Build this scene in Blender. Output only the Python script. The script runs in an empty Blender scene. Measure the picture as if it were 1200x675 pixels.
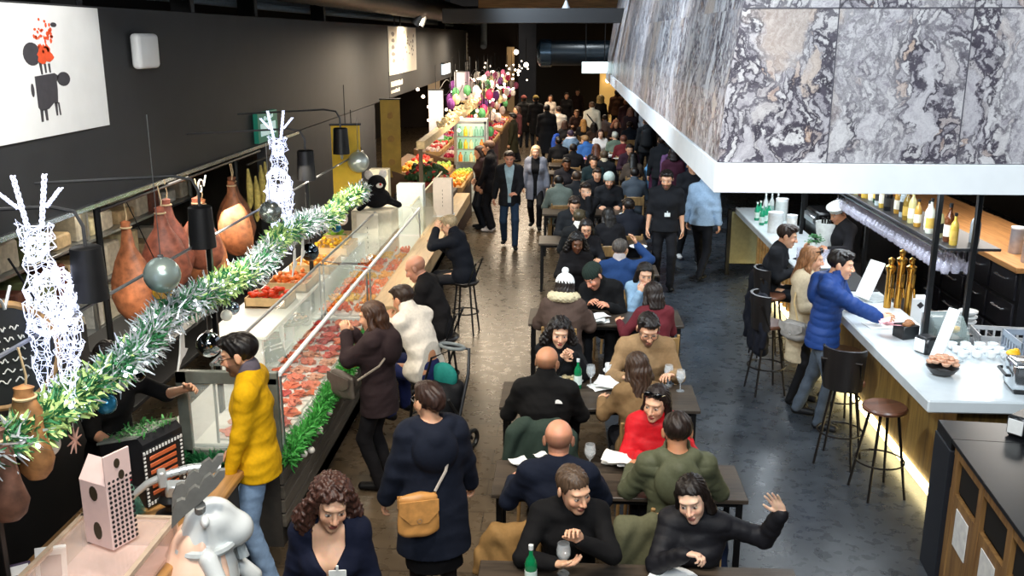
import bpy, bmesh, math, random
import numpy as np
from mathutils import Vector, Matrix, Euler
PI = math.pi
random.seed(7)
SC = bpy.context.scene
COL = SC.collection
R = math.radians

# ------------------------------------------------------------------ materials
def lin(h):
    if isinstance(h, str):
        h = h.lstrip('#')
        h = [int(h[i:i + 2], 16) / 255 for i in (0, 2, 4)]
    return tuple((c / 12.92 if c <= .04045 else ((c + .055) / 1.055) ** 2.4) for c in h)

_M = {}
def new_mat(name):
    m = bpy.data.materials.new(name)
    m.use_nodes = True
    nt = m.node_tree
    return m, nt, nt.nodes['Principled BSDF']

def mat(name, color='#808080', rough=.55, metal=0., var=.12, scale=18., bump=.0, spec=.5, coat=0., alpha=None, trans=0.):
    """procedural noise-varied principled material"""
    if name in _M: return _M[name]
    m, nt, b = new_mat(name)
    c = lin(color)
    tc = nt.nodes.new('ShaderNodeTexCoord')
    n = nt.nodes.new('ShaderNodeTexNoise'); n.inputs['Scale'].default_value = scale; n.inputs['Detail'].default_value = 4
    nt.links.new(tc.outputs['Object'], n.inputs['Vector'])
    r = nt.nodes.new('ShaderNodeValToRGB')
    r.color_ramp.elements[0].position = .3; r.color_ramp.elements[1].position = .7
    r.color_ramp.elements[0].color = tuple(x * (1 - var) for x in c) + (1,)
    r.color_ramp.elements[1].color = tuple(min(1, x * (1 + var)) for x in c) + (1,)
    nt.links.new(n.outputs['Fac'], r.inputs['Fac']); nt.links.new(r.outputs['Color'], b.inputs['Base Color'])
    b.inputs['Roughness'].default_value = rough; b.inputs['Metallic'].default_value = metal
    b.inputs['Specular IOR Level'].default_value = spec
    b.inputs['Coat Weight'].default_value = coat
    if trans: b.inputs['Transmission Weight'].default_value = trans
    if alpha is not None: b.inputs['Alpha'].default_value = alpha
    if bump:
        bp = nt.nodes.new('ShaderNodeBump'); bp.inputs['Strength'].default_value = bump; bp.inputs['Distance'].default_value = .004
        nt.links.new(n.outputs['Fac'], bp.inputs['Height']); nt.links.new(bp.outputs['Normal'], b.inputs['Normal'])
    _M[name] = m
    return m

def emit(name, color, strength):
    if name in _M: return _M[name]
    m, nt, b = new_mat(name)
    b.inputs['Base Color'].default_value = lin(color) + (1,)
    b.inputs['Emission Color'].default_value = lin(color) + (1,)
    b.inputs['Emission Strength'].default_value = strength
    _M[name] = m
    return m

def glass(name, tint='#ffffff', alpha=.18, rough=.03):
    """thin clear pane: mostly see-through, mirror-like highlights"""
    if name in _M: return _M[name]
    m, nt, b = new_mat(name)
    b.inputs['Base Color'].default_value = lin(tint) + (1,)
    b.inputs['Roughness'].default_value = rough
    b.inputs['Alpha'].default_value = alpha
    b.inputs['Specular IOR Level'].default_value = .8
    _M[name] = m
    return m

def fabric(color, rough=.85, var=.09, scale=45, bump=.25, spec=.2, sheen=0):
    n = 'fabric_%s_%d' % (color.strip('#'), int(rough * 100))
    return mat(n, color, rough, 0, var, scale, bump, spec)

# ------------------------------------------------------------------ mesh builder
class MB:
    def __init__(s): s.v = []; s.f = []; s.m = []; s.n = 0
    def add(s, vs, fs, mi=0):
        s.v += [tuple(v) for v in vs]; s.f += [tuple(i + s.n for i in f) for f in fs]; s.m += [mi] * len(fs); s.n = len(s.v)
        return s
    def bm(s, bm, M=None, mi=0):
        bm.verts.ensure_lookup_table(); bm.verts.index_update()
        s.add([(M @ v.co) if M else v.co for v in bm.verts], [[v.index for v in f.verts] for f in bm.faces], mi)
        bm.free(); return s
    def box(s, c, size, bev=0., rot=None, mi=0, seg=1):
        b = bmesh.new(); bmesh.ops.create_cube(b, size=1)
        for v in b.verts: v.co = Vector((v.co.x * size[0], v.co.y * size[1], v.co.z * size[2]))
        bev = min(bev, min(size) * .45)
        if bev > 0: bmesh.ops.bevel(b, geom=list(b.edges), offset=bev, segments=seg, affect='EDGES', profile=.5)
        M = Matrix.Translation(c) @ (Euler(rot).to_matrix().to_4x4() if rot else Matrix())
        return s.bm(b, M, mi)
    def b2(s, lo, hi, bev=0., mi=0):
        return s.box([(a + b) / 2 for a, b in zip(lo, hi)], [abs(b - a) for a, b in zip(lo, hi)], bev, None, mi)
    def tube(s, pts, r, n=8, mi=0, closed=False, caps=True):
        pts = [Vector(p) for p in pts]; N = len(pts)
        rs = r if isinstance(r, (list, tuple)) else [r] * N
        vs = []; fs = []; up = None
        for i, p in enumerate(pts):
            a = pts[(i - 1) % N] if (closed or i > 0) else p
            b = pts[(i + 1) % N] if (closed or i < N - 1) else p
            t = (b - a).normalized() if (b - a).length > 1e-9 else Vector((0, 0, 1))
            if up is None:
                up = Vector((0, 0, 1)) if abs(t.z) < .9 else Vector((1, 0, 0))
            e1 = (up - t * up.dot(t)).normalized(); e2 = t.cross(e1); up = e1
            for k in range(n):
                q = 2 * PI * k / n
                vs.append(p + (e1 * math.cos(q) + e2 * math.sin(q)) * rs[i])
        M_ = N if closed else N - 1
        for i in range(M_):
            j = (i + 1) % N
            for k in range(n):
                l = (k + 1) % n
                fs.append((i * n + k, i * n + l, j * n + l, j * n + k))
        if caps and not closed:
            fs.append(tuple(range(n))[::-1]); fs.append(tuple((N - 1) * n + k for k in range(n)))
        return s.add(vs, fs, mi)
    def lathe(s, prof, c=(0, 0, 0), n=20, mi=0, rot=None, sx=1., sy=1.):
        vs = []; fs = []; N = len(prof)
        Rm = Euler(rot).to_matrix() if rot else Matrix.Identity(3)
        for (r, z) in prof:
            for k in range(n):
                q = 2 * PI * k / n
                vs.append(Vector(c) + Rm @ Vector((r * math.cos(q) * sx, r * math.sin(q) * sy, z)))
        for i in range(N - 1):
            for k in range(n):
                l = (k + 1) % n
                fs.append((i * n + k, i * n + l, (i + 1) * n + l, (i + 1) * n + k))
        if prof[0][0] > 1e-6: fs.append(tuple(range(n))[::-1])
        if prof[-1][0] > 1e-6: fs.append(tuple((N - 1) * n + k for k in range(n)))
        return s.add(vs, fs, mi)
    def cyl(s, c, r, h, n=20, mi=0, rot=None, r2=None):
        r2 = r if r2 is None else r2
        b = min(.006, r * .2, h * .2)
        return s.lathe([(r - b, 0), (r, b), (r2, h - b), (r2 - b, h)], c, n, mi, rot)
    def ball(s, c, r, n=14, mi=0, rot=None):
        r = r if isinstance(r, (list, tuple)) else (r, r, r)
        b = bmesh.new(); bmesh.ops.create_uvsphere(b, u_segments=n, v_segments=max(5, n * 2 // 3), radius=1)
        Rm = Euler(rot).to_matrix() if rot else Matrix.Identity(3)
        for v in b.verts: v.co = Vector(c) + Rm @ Vector((v.co.x * r[0], v.co.y * r[1], v.co.z * r[2]))
        return s.bm(b, None, mi)
    def torus(s, c, Rr, r, n=24, m=8, mi=0, rot=None, sy=1.):
        Rm = Euler(rot).to_matrix() if rot else Matrix.Identity(3)
        pts = [Vector(c) + Rm @ Vector((Rr * math.cos(2 * PI * k / n), Rr * sy * math.sin(2 * PI * k / n), 0)) for k in range(n)]
        return s.tube(pts, r, m, mi, closed=True)
    def prism(s, poly, axis, a, b, mi=0):
        """poly: 2D points, extruded along axis 0/1/2 from a to b"""
        def P(u, w, t):
            return {0: (t, u, w), 1: (u, t, w), 2: (u, w, t)}[axis]
        n = len(poly)
        vs = [P(u, w, a) for u, w in poly] + [P(u, w, b) for u, w in poly]
        fs = [tuple(range(n)), tuple(range(2 * n - 1, n - 1, -1))] + [(i, i + n, (i + 1) % n + n, (i + 1) % n) for i in range(n)]
        return s.add(vs, fs, mi)
    def quad(s, a, b, c, d, mi=0): return s.add([a, b, c, d], [(0, 1, 2, 3)], mi)
    def xf(s, M):
        s.v = [tuple(M @ Vector(v)) for v in s.v]; return s
    def build(s, name, mats, parent=None, smooth=True, loc=None, rz=0, fix=True):
        me = bpy.data.meshes.new(name)
        me.from_pydata(s.v, [], s.f)
        mats = mats if isinstance(mats, (list, tuple)) else [mats]
        for m in mats: me.materials.append(m)
        if len(mats) > 1: me.polygons.foreach_set('material_index', s.m)
        if fix:
            b = bmesh.new(); b.from_mesh(me); bmesh.ops.recalc_face_normals(b, faces=b.faces); b.to_mesh(me); b.free()
        if smooth:
            me.polygons.foreach_set('use_smooth', [True] * len(me.polygons))
            try: me.set_sharp_from_angle(angle=R(38))
            except Exception: pass
        o = bpy.data.objects.new(name, me); COL.objects.link(o)
        if parent is not None: o.parent = parent
        if loc is not None: o.location = loc
        if rz: o.rotation_euler = (0, 0, rz)
        return o

def tag(o, label=None, cat=None, group=None, kind=None):
    if label: o['label'] = label
    if cat: o['category'] = cat
    if group: o['group'] = group
    if kind: o['kind'] = kind
    return o

def empty(name, loc, label, cat, group=None, rz=0):
    o = bpy.data.objects.new(name, None); COL.objects.link(o)
    o.empty_display_size = .1
    o.location = loc; o.rotation_euler = (0, 0, rz)
    return tag(o, label, cat, group)

def struct(o): o['kind'] = 'structure'; return o

def dup(o, loc=None, rz=None, label=None, parent=None, mats=None):
    """copy a thing and its parts (and their sub-parts); mesh data shared"""
    c = o.copy(); COL.objects.link(c)
    if parent is not None: c.parent = parent
    if loc is not None: c.location = loc
    if rz is not None: c.rotation_euler = (0, 0, rz)
    if label: c['label'] = label
    for ch in list(KIDS(o)): dup(ch, parent=c)
    return c

def KIDS(o): return [x for x in o.children]
# ------------------------------------------------------------------ people: signed-distance modelling
QF = globals().get('QF', 1.0)          # grid coarseness factor
V3 = lambda *a: np.array(a if len(a) == 3 else a[0], float)
def rotx(a): c, s = math.cos(a), math.sin(a); return np.array([[1, 0, 0], [0, c, -s], [0, s, c]])
def roty(a): c, s = math.cos(a), math.sin(a); return np.array([[c, 0, s], [0, 1, 0], [-s, 0, c]])
def rotz(a): c, s = math.cos(a), math.sin(a); return np.array([[c, -s, 0], [s, c, 0], [0, 0, 1]])
def unit(v): return v / max(1e-9, np.linalg.norm(v))

def cap(a, b, ra, rb):
    a, b = V3(a), V3(b); r = max(ra, rb)
    ba = b - a; L = max(1e-9, ba @ ba)
    def f(X, Y, Z):
        x, y, z = X - a[0], Y - a[1], Z - a[2]
        h = np.clip((x * ba[0] + y * ba[1] + z * ba[2]) / L, 0, 1)
        return np.sqrt((x - h * ba[0]) ** 2 + (y - h * ba[1]) ** 2 + (z - h * ba[2]) ** 2) - (ra + (rb - ra) * h)
    return f, np.minimum(a, b) - r, np.maximum(a, b) + r

def ell(c, r, M=None):
    c, r = V3(c), V3(r); M = np.eye(3) if M is None else M
    ext = np.abs(M) @ r
    def f(X, Y, Z):
        x, y, z = X - c[0], Y - c[1], Z - c[2]
        u = M[0, 0] * x + M[1, 0] * y + M[2, 0] * z
        v = M[0, 1] * x + M[1, 1] * y + M[2, 1] * z
        w = M[0, 2] * x + M[1, 2] * y + M[2, 2] * z
        k0 = np.sqrt((u / r[0]) ** 2 + (v / r[1]) ** 2 + (w / r[2]) ** 2)
        k1 = np.sqrt((u / r[0] ** 2) ** 2 + (v / r[1] ** 2) ** 2 + (w / r[2] ** 2) ** 2) + 1e-9
        return k0 * (k0 - 1) / k1
    return f, c - ext, c + ext

def ecap(a, b, wa, wb, lat=(1, 0, 0)):
    """elliptic cone a->b; wa, wb = (half width along lat, half depth)"""
    a, b = V3(a), V3(b); ba = b - a; L = np.linalg.norm(ba); ax = ba / L
    l = V3(lat); l = unit(l - ax * (l @ ax)); d = np.cross(ax, l)
    r = max(wa + wb)
    def f(X, Y, Z):
        x, y, z = X - a[0], Y - a[1], Z - a[2]
        t = x * ax[0] + y * ax[1] + z * ax[2]
        u = x * l[0] + y * l[1] + z * l[2]
        v = x * d[0] + y * d[1] + z * d[2]
        h = np.clip(t / L, 0, 1); e = t - h * L
        w = wa[0] + (wb[0] - wa[0]) * h; q = wa[1] + (wb[1] - wa[1]) * h
        m = np.minimum(w, q)
        k0 = np.sqrt((u / w) ** 2 + (v / q) ** 2 + (e / m) ** 2)
        k1 = np.sqrt((u / w ** 2) ** 2 + (v / q ** 2) ** 2 + (e / m ** 2) ** 2) + 1e-6
        return np.where(k0 < 1e-4, -m, k0 * (k0 - 1) / k1)
    return f, np.minimum(a, b) - r, np.maximum(a, b) + r

class Field:
    def __init__(s, lo, hi, res, fine=()):
        s.res = res; s.ax = []
        for i in range(3):
            x = lo[i]; p = [x]
            while x < hi[i]:
                r = res
                for (a, b, rr) in fine:
                    if a[i] - rr <= x <= b[i]: r = min(r, rr)
                x += r; p.append(x)
            s.ax.append(np.array(p))
        s.v = np.full([len(a) for a in s.ax], .5, np.float32)
    def sl(s, lo, hi, pad):
        o = []
        for i in range(3):
            a = max(0, np.searchsorted(s.ax[i], lo[i] - pad) - 1); b = min(len(s.ax[i]), np.searchsorted(s.ax[i], hi[i] + pad) + 1)
            o.append(slice(a, max(a, b)))
        return tuple(o)
    def G(s, q):
        return s.ax[0][q[0]][:, None, None], s.ax[1][q[1]][None, :, None], s.ax[2][q[2]][None, None, :]
    def add(s, prim, k=.01, pad=None):
        f, lo, hi = prim; q = s.sl(lo, hi, (k + 2.5 * s.res) if pad is None else pad)
        if min(x.stop - x.start for x in q) < 1: return s
        d = f(*s.G(q)); a = s.v[q]
        if k > 0:
            h = np.maximum(k - np.abs(a - d), 0) / k; s.v[q] = np.minimum(a, d) - h * h * k * .25
        else: s.v[q] = np.minimum(a, d)
        return s
    def cut(s, prim, k=.006):
        f, lo, hi = prim; q = s.sl(lo, hi, k + 2 * s.res)
        if min(x.stop - x.start for x in q) < 1: return s
        d = -f(*s.G(q)); a = s.v[q]
        h = np.maximum(k - np.abs(a - d), 0) / max(k, 1e-9); s.v[q] = np.maximum(a, d) + h * h * k * .25
        return s
    def fn(s, f):
        q = tuple(slice(0, len(a)) for a in s.ax); s.v = f(s.v, *s.G(q)).astype(np.float32); return s
    def plane(s, p, n):
        """drop what lies on the +n side"""
        n = unit(V3(n)); p = V3(p)
        return s.fn(lambda v, X, Y, Z: np.maximum(v, (X - p[0]) * n[0] + (Y - p[1]) * n[1] + (Z - p[2]) * n[2]))
    def mesh(s):
        v = s.v; v[0] = v[-1] = .1; v[:, 0] = v[:, -1] = .1; v[:, :, 0] = v[:, :, -1] = .1
        S = v < 0; nx, ny, nz = v.shape
        c = np.zeros((nx - 1, ny - 1, nz - 1), np.int8)
        for i in (0, 1):
            for j in (0, 1):
                for k in (0, 1): c += S[i:nx - 1 + i, j:ny - 1 + j, k:nz - 1 + k]
        mx = (c > 0) & (c < 8); I, J, K = np.nonzero(mx); n = len(I)
        idx = np.full(c.shape, -1, np.int32); idx[I, J, K] = np.arange(n)
        pos = np.zeros((n, 3)); w = np.zeros(n); B = np.stack([I, J, K], 1)
        for a in range(3):
            for p in (0, 1):
                for q in (0, 1):
                    o = np.zeros(3, int); o[(a + 1) % 3] = p; o[(a + 2) % 3] = q
                    e = np.zeros(3, int); e[a] = 1
                    A = B + o; D = A + e
                    v0 = v[A[:, 0], A[:, 1], A[:, 2]]; v1 = v[D[:, 0], D[:, 1], D[:, 2]]
                    m = (v0 < 0) != (v1 < 0)
                    t = (v0 / (v0 - v1 + 1e-12))[m]
                    pos[m] += A[m] + t[:, None] * e; w[m] += 1
        pos /= w[:, None]
        out = np.stack([np.interp(pos[:, i], np.arange(len(s.ax[i])), s.ax[i]) for i in range(3)], 1)
        F = []
        for a in range(3):
            b, d = (a + 1) % 3, (a + 2) % 3
            s0 = [slice(1, None)] * 3; s1 = [slice(1, None)] * 3
            s0[a] = slice(0, -1); s1[a] = slice(1, None)
            S0 = S[tuple(s0)]; S1 = S[tuple(s1)]
            E = np.nonzero(S0 != S1); inside0 = S0[E]
            Q = np.stack(E, 1); Q[:, b] += 1; Q[:, d] += 1
            ok = (Q[:, b] < idx.shape[b]) & (Q[:, d] < idx.shape[d]); Q = Q[ok]; inside0 = inside0[ok]
            def at(db, dd):
                T = Q.copy(); T[:, b] += db; T[:, d] += dd
                return idx[T[:, 0], T[:, 1], T[:, 2]]
            f = np.stack([at(-1, -1), at(0, -1), at(0, 0), at(-1, 0)], 1)
            f[~inside0] = f[~inside0][:, ::-1]
            F.append(f)
        F = np.concatenate(F) if F else np.zeros((0, 4), int)
        return out, F[(F >= 0).all(1)]

def sdf_obj(field, name, m, parent, paint=None, loc=None):
    vs, fs = field.mesh()
    me = bpy.data.meshes.new(name)
    me.vertices.add(len(vs)); me.vertices.foreach_set('co', vs.astype(np.float32).ravel())
    me.loops.add(len(fs) * 4); me.loops.foreach_set('vertex_index', fs.astype(np.int32).ravel())
    me.polygons.add(len(fs)); me.polygons.foreach_set('loop_start', np.arange(0, len(fs) * 4, 4, dtype=np.int32))
    try: me.polygons.foreach_set('loop_total', np.full(len(fs), 4, np.int32))
    except Exception: pass
    me.update(calc_edges=True); me.validate()
    me.polygons.foreach_set('use_smooth', [True] * len(me.polygons))
    me.materials.append(m)
    if paint is not None:
        ca = me.color_attributes.new('Col', 'FLOAT_COLOR', 'POINT')
        c = np.ones((len(me.vertices), 4), np.float32)
        co = np.empty(len(me.vertices) * 3, np.float32); me.vertices.foreach_get('co', co)
        c[:, :3] = paint(co.reshape(-1, 3))
        ca.data.foreach_set('color', c.ravel())
    o = bpy.data.objects.new(name, me); COL.objects.link(o); o.parent = parent
    if loc is not None: o.location = loc
    return o

def skin_mat():
    if 'skin' in _M: return _M['skin']
    m, nt, b = new_mat('skin')
    a = nt.nodes.new('ShaderNodeAttribute'); a.attribute_name = 'Col'
    n = nt.nodes.new('ShaderNodeTexNoise'); n.inputs['Scale'].default_value = 35
    mx = nt.nodes.new('ShaderNodeMixRGB'); mx.blend_type = 'MULTIPLY'; mx.inputs['Fac'].default_value = .18
    nt.links.new(a.outputs['Color'], mx.inputs[1]); nt.links.new(n.outputs['Color'], mx.inputs[2])
    nt.links.new(mx.outputs[0], b.inputs['Base Color'])
    b.inputs['Roughness'].default_value = .48
    b.inputs['Subsurface Weight'].default_value = .12; b.inputs['Subsurface Radius'].default_value = (.012, .005, .003)
    _M['skin'] = m
    return m

def hair_mat(color):
    n = 'hair_' + color.strip('#')
    if n in _M: return _M[n]
    m, nt, b = new_mat(n)
    tc = nt.nodes.new('ShaderNodeTexCoord')
    mp = nt.nodes.new('ShaderNodeMapping'); mp.inputs['Scale'].default_value = (110, 110, 9)
    no = nt.nodes.new('ShaderNodeTexNoise'); no.inputs['Scale'].default_value = 1; no.inputs['Detail'].default_value = 3
    r = nt.nodes.new('ShaderNodeValToRGB'); c = lin(color)
    r.color_ramp.elements[0].position = .35; r.color_ramp.elements[1].position = .7
    r.color_ramp.elements[0].color = tuple(x * .6 for x in c) + (1,); r.color_ramp.elements[1].color = tuple(min(1, x * 1.5) for x in c) + (1,)
    bp = nt.nodes.new('ShaderNodeBump'); bp.inputs['Strength'].default_value = .5; bp.inputs['Distance'].default_value = .004
    L = nt.links.new
    L(tc.outputs['Object'], mp.inputs[0]); L(mp.outputs[0], no.inputs['Vector']); L(no.outputs['Fac'], r.inputs['Fac'])
    L(r.outputs['Color'], b.inputs['Base Color']); L(no.outputs['Fac'], bp.inputs['Height']); L(bp.outputs['Normal'], b.inputs['Normal'])
    b.inputs['Roughness'].default_value = .45; b.inputs['Specular IOR Level'].default_value = .35
    _M[n] = m
    return m

def ik(a, t, l1, l2, hint):
    d = t - a; D = np.linalg.norm(d); u = d / max(D, 1e-6); D = min(max(D, abs(l1 - l2) + .02), (l1 + l2) * .998)
    x = (l1 * l1 - l2 * l2 + D * D) / (2 * D); h = math.sqrt(max(0, l1 * l1 - x * x))
    p = V3(hint); p = unit(p - u * (p @ u))
    return a + u * x + p * h, a + u * D

SKIN = dict(fair='#e2b292', light='#dba684', tan='#c98f6b', red='#d59678', dark='#6b432c', pale='#ecc4aa')

def person(label, loc, rz=0, h=1.75, sex='m', pose='stand', lean=0, twist=0, side=0, look=(0, 0, 0), hands=None, hdir=None, curl=(.45, .45),
           skin='light', hair='short', hcol='#1c1512', hlen=.22, beard=None, top=None, inner=None, legs='#20242c', skirt=None, shoes='#151515', feet=None,
           hat=None, glasses=None, lod=1, group=None, bulk=1., scarf=None, badge=None, seat=.45, elbow=None, lips=None, extras=None, name='person', pz=None, spread=.5, hood=None, head=None):
    s = h / 1.75; fem = sex == 'f'
    res = {0: .010, 1: .014, 2: .024}[lod] * QF
    root = empty(name, loc, label, 'person', group, rz)
    sw = (.143 if fem else .168) * s * (bulk * .4 + .6)
    if pz is None: pz = {'stand': .93 * s, 'sit': seat + .085}[pose]
    P = V3(0, 0, pz)
    tw = rotz(R(twist)) @ roty(R(side)); Rh = rotx(R(lean) * .5); Rf = tw @ rotx(R(lean))
    W = P + Rh @ V3(0, 0, .16) * s
    T = lambda x, y, z: W + Rf @ V3(x, y, z) * s
    C, U, N = T(0, -.005, .18), T(0, .005, .30), T(0, .012, .385)
    S = {g: T(g * sw / s, .012, .318) for g in (1, -1)}
    Hm = rotz(R(look[0])) @ rotx(R(look[1])) @ roty(R(look[2]))
    hs = s * (.99 if fem else 1.) * 1.11
    Hc = N + (Rf @ V3(0, -.014, .046) + Hm @ V3(0, -.018, .088)) * s
    HP = lambda x, y, z: Hc + Hm @ V3(x, y, z) * hs
    # arms
    hands = hands or {}; hdir = hdir or {}; elbow = elbow or {}
    E, Wr, HD, HN = {}, {}, {}, {}
    for g in (1, -1):
        t = hands.get(g)
        if t is None: t = (g * .27 * s, -.06, .80 * s) if pose == 'stand' else (g * .17, -.36, pz + .24)
        hint = elbow.get(g, (g * .45, .55, -.75))
        E[g], Wr[g] = ik(S[g], V3(t), .285 * s, .25 * s, hint)
        fd = unit(Wr[g] - E[g])
        dd = hdir.get(g)
        HD[g] = unit(V3(dd[:3])) if dd is not None else fd
        n = V3(dd[3:]) if dd is not None and len(dd) == 6 else V3(-g * .8, 0, -.6) if pose == 'stand' else V3(-g * .5, .1, -.85)
        HN[g] = unit(n - HD[g] * (n @ HD[g]))
    # legs
    if head is not None:
        tp = Hc + V3(0, 0, .128 * hs) + Hm @ V3(0, .012, 0)
        wp = at(head[0], head[1], tp[2]); o_ = rotz(rz) @ tp
        loc = (wp[0] - o_[0], wp[1] - o_[1], 0)
        root.location = loc
    hipx = .088 * s; K, A = {}, {}
    for g in (1, -1):
        hp = P + V3(g * hipx, 0, -.02)
        ft = (feet or {}).get(g)
        if ft is None: ft = (g * .1 * s, .02, .085) if pose == 'stand' else (g * .12, -.44, max(.085, seat - .40))
        K[g], A[g] = ik(hp, V3(ft), .43 * s, .425 * s, (g * .12, -1, .15))
    bw = bulk
    torso = lambda t, bot=.05: [(ecap(P - V3(0, 0, bot * s), W, ((.165 * bw + t) * s, (.112 * bw + t) * s), ((.135 * bw + t) * s, (.10 * bw + t) * s)), .03),
                      (ecap(W, C, ((.135 * bw + t) * s, (.10 * bw + t) * s), ((.158 * bw + t) * s, (.112 * bw + t) * s), Rf @ V3(1, 0, 0)), .04),
                      (ecap(C, U, ((.158 * bw + t) * s, (.112 * bw + t) * s), ((.135 + t) * s, (.08 + t) * s), Rf @ V3(1, 0, 0)), .04),
                      (cap(S[1], S[-1], (.049 + t * .8) * s, (.049 + t * .8) * s), .06),
                      (cap(T(sw * .42 / s, .015, .362), T(-sw * .42 / s, .015, .362), (.046 + t * .7) * s, (.046 + t * .7) * s), .06)] + \
        ([(ell(T(g * .07, -.085, .16), V3(.065 + t, .055 + t, .06 + t) * s), .04) for g in (1, -1)] if fem else [])
    allp = [P, W, N, HP(0, 0, .25)] + list(E.values()) + [Wr[g] + HD[g] * .2 for g in Wr] + list(Wr.values()) + list(K.values()) + list(A.values())
    lo = np.min(allp, 0) - .30; hi = np.max(allp, 0) + .26; lo[2] = max(lo[2], -.02)
    for q in (0, 1): lo[q] = min(lo[q], -.36); hi[q] = max(hi[q], .36)
    # ------------------------------------------------ body (one continuous skin)
    fine = []
    if lod == 0:
        r = .0042 * QF
        fine.append((Hc - V3(.085, .125, .135), Hc + V3(.085, .125, .12), r))
    if lod <= 1:
        r = (.0048 if lod == 0 else .0085) * QF
        for g in (1, -1):
            c = Wr[g] + HD[g] * .09; fine.append((c - .10, c + .10, r))
    F = Field(lo, hi, res, fine)
    for p, k in torso(-.006): F.add(p, k)
    nr = (.047 if fem else .057) * s
    F.add(cap(N - Rf @ V3(0, 0, .04), HP(0, .018, -.055), nr * 1.12, nr), .03)
    # head
    for p, k in [(ell(HP(0, .014, .034), V3(.076, .096, .083) * hs, Hm), .01), (ell(HP(0, -.028, -.035), V3(.060, .066, .086) * hs, Hm), .03),
                 (ell(HP(0, -.072, -.098), V3(.024 if fem else .029, .02, .02) * hs, Hm), .025), (ell(HP(0, -.075, .03), V3(.05, .022, .012) * hs, Hm), .02)]: F.add(p, k)
    for g in (1, -1):
        F.add(ell(HP(g * .036, -.066, -.028), V3(.024, .024, .024) * hs, Hm), .02)
        if lod < 2:
            F.cut(ell(HP(g * .031, -.101, .002), V3(.017, .013, .011) * hs, Hm), .010)
            F.add(ell(HP(g * .031, -.080, .002), V3(.0135, .0125, .0125) * hs, Hm), .002)
        F.add(ell(HP(g * .079, .012, -.004), V3(.009, .021, .032) * hs, Hm @ rotz(g * .35)), .006)
    F.add(cap(HP(0, -.090, .010), HP(0, -.112, -.030), .0085 * hs, .0125 * hs), .012)
    for g in (1, -1): F.add(ell(HP(g * .0125, -.101, -.036), V3(.009, .010, .008) * hs, Hm), .008)
    if lod < 2:
        F.add(ell(HP(0, -.0925, -.0625), V3(.023, .010, .0065) * hs, Hm), .006)
        F.add(ell(HP(0, -.091, -.0735), V3(.019, .011, .007) * hs, Hm), .006)
    # arms
    for g in (1, -1):
        F.add(cap(S[g], E[g], .050 * s, .039 * s), .03); F.add(cap(E[g], Wr[g], .040 * s, .026 * s), .02)
        d, n = HD[g], HN[g]; e = np.cross(d, n) * (-g); hh = s * (.92 if fem else 1.)   # e: toward the thumb side
        fr = max(1., res * .55 / .0085) if lod == 2 else 1.
        pc = Wr[g] + d * .045 * hh
        M = np.stack([e, d, n], 1)
        F.add(ell(pc, V3(.041, .056, .017 * fr) * hh, M), .014)
        cu = curl[0] if g == 1 else curl[1]
        for i, (off, ln, an) in enumerate([(.030, .073, 1), (.010, .081, .3), (-.010, .075, -.35), (-.029, .058, -1)]):
            b = Wr[g] + d * (.083 - abs(off) * .25) * hh + e * off * hh
            ang = 0.; fd = unit(d + e * an * .16 * spread)
            cc = cu * (1 + .12 * (i - 1))
            pts = [b]; rr = [.0095, .0085, .0078, .0068]
            for j, (fl, ba) in enumerate([(.46, 55), (.30, 75), (.26, 50)]):
                ang += R(ba) * cc
                pts.append(pts[-1] + (fd * math.cos(ang) + n * math.sin(ang)) * ln * fl * hh * 1.08)
            for j in range(3): F.add(cap(pts[j], pts[j + 1], rr[j] * hh * fr, rr[j + 1] * hh * fr), .004)
        t0 = Wr[g] + d * .022 * hh + e * .026 * hh
        t1 = t0 + unit(e * .75 + d * .75 + n * (.25 + .3 * cu)) * .042 * hh
        t2 = t1 + unit(e * (.45 - .5 * cu) + d * .95 + n * (.2 + .6 * cu)) * .034 * hh
        t3 = t2 + unit(e * (.25 - .7 * cu) + d * .9 + n * (.2 + .8 * cu)) * .024 * hh
        F.add(cap(t0, t1, .016 * hh, .0115 * hh * fr), .01); F.add(cap(t1, t2, .0105 * hh * fr, .0095 * hh * fr), .004); F.add(cap(t2, t3, .0095 * hh * fr, .0075 * hh * fr), .004)
    for g in (1, -1):
        hp = P + V3(g * hipx, 0, -.02)
        F.add(cap(hp, K[g], .08 * s * bw, .053 * s), .03); F.add(cap(K[g], A[g], .054 * s, .036 * s), .02)
        F.add(cap(A[g] - V3(0, -.02, .04), A[g] + V3(g * .015, -.13, -.055), .034, .026), .02)
    base = np.array(lin(SKIN.get(skin, skin))); hl = np.array(lin(hcol))
    eyec = np.array(lin('#d9cfc6')); iris = np.array(lin('#2a1a10')); lipc = np.array(lin(lips or ('#b3584f' if fem else '#a9665a')))
    if skin == 'dark': lipc = np.array(lin('#6a3a30'))
    def paint(co):
        q = (co - Hc) @ Hm / hs; x, y, z = q[:, 0], q[:, 1], q[:, 2]; ax = np.abs(x)
        c = np.tile(base, (len(co), 1)); head = (np.linalg.norm(q, axis=1) < .16)
        def mixin(w, col):
            nonlocal c
            w = np.clip(w, 0, 1)[:, None] * head[:, None]; c = c * (1 - w) + col * w
        fr = y < -.04
        mixin(.35 * np.exp(-((ax - .042) ** 2 + (z + .03) ** 2) / .0005) * fr, base * np.array([1.0, .55, .5]))
        mixin(.3 * np.exp(-(x ** 2 + (z + .032) ** 2) / .0003) * (y < -.09), base * np.array([1.0, .6, .55]))
        if beard:
            bz = np.clip((-.036 - z) / .012, 0, 1) * (y < .03) + ((ax > .052) & (z < .01) & (z > -.06) & (y < -.0) & (y > -.06)) * .8
            m_ = 1 - .9 * np.exp(-((x / .024) ** 2 + ((z + .068) / .010) ** 2) ** 2)
            mixin(np.minimum(bz, 1) * beard * m_ * (z > -.125), hl)
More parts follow.
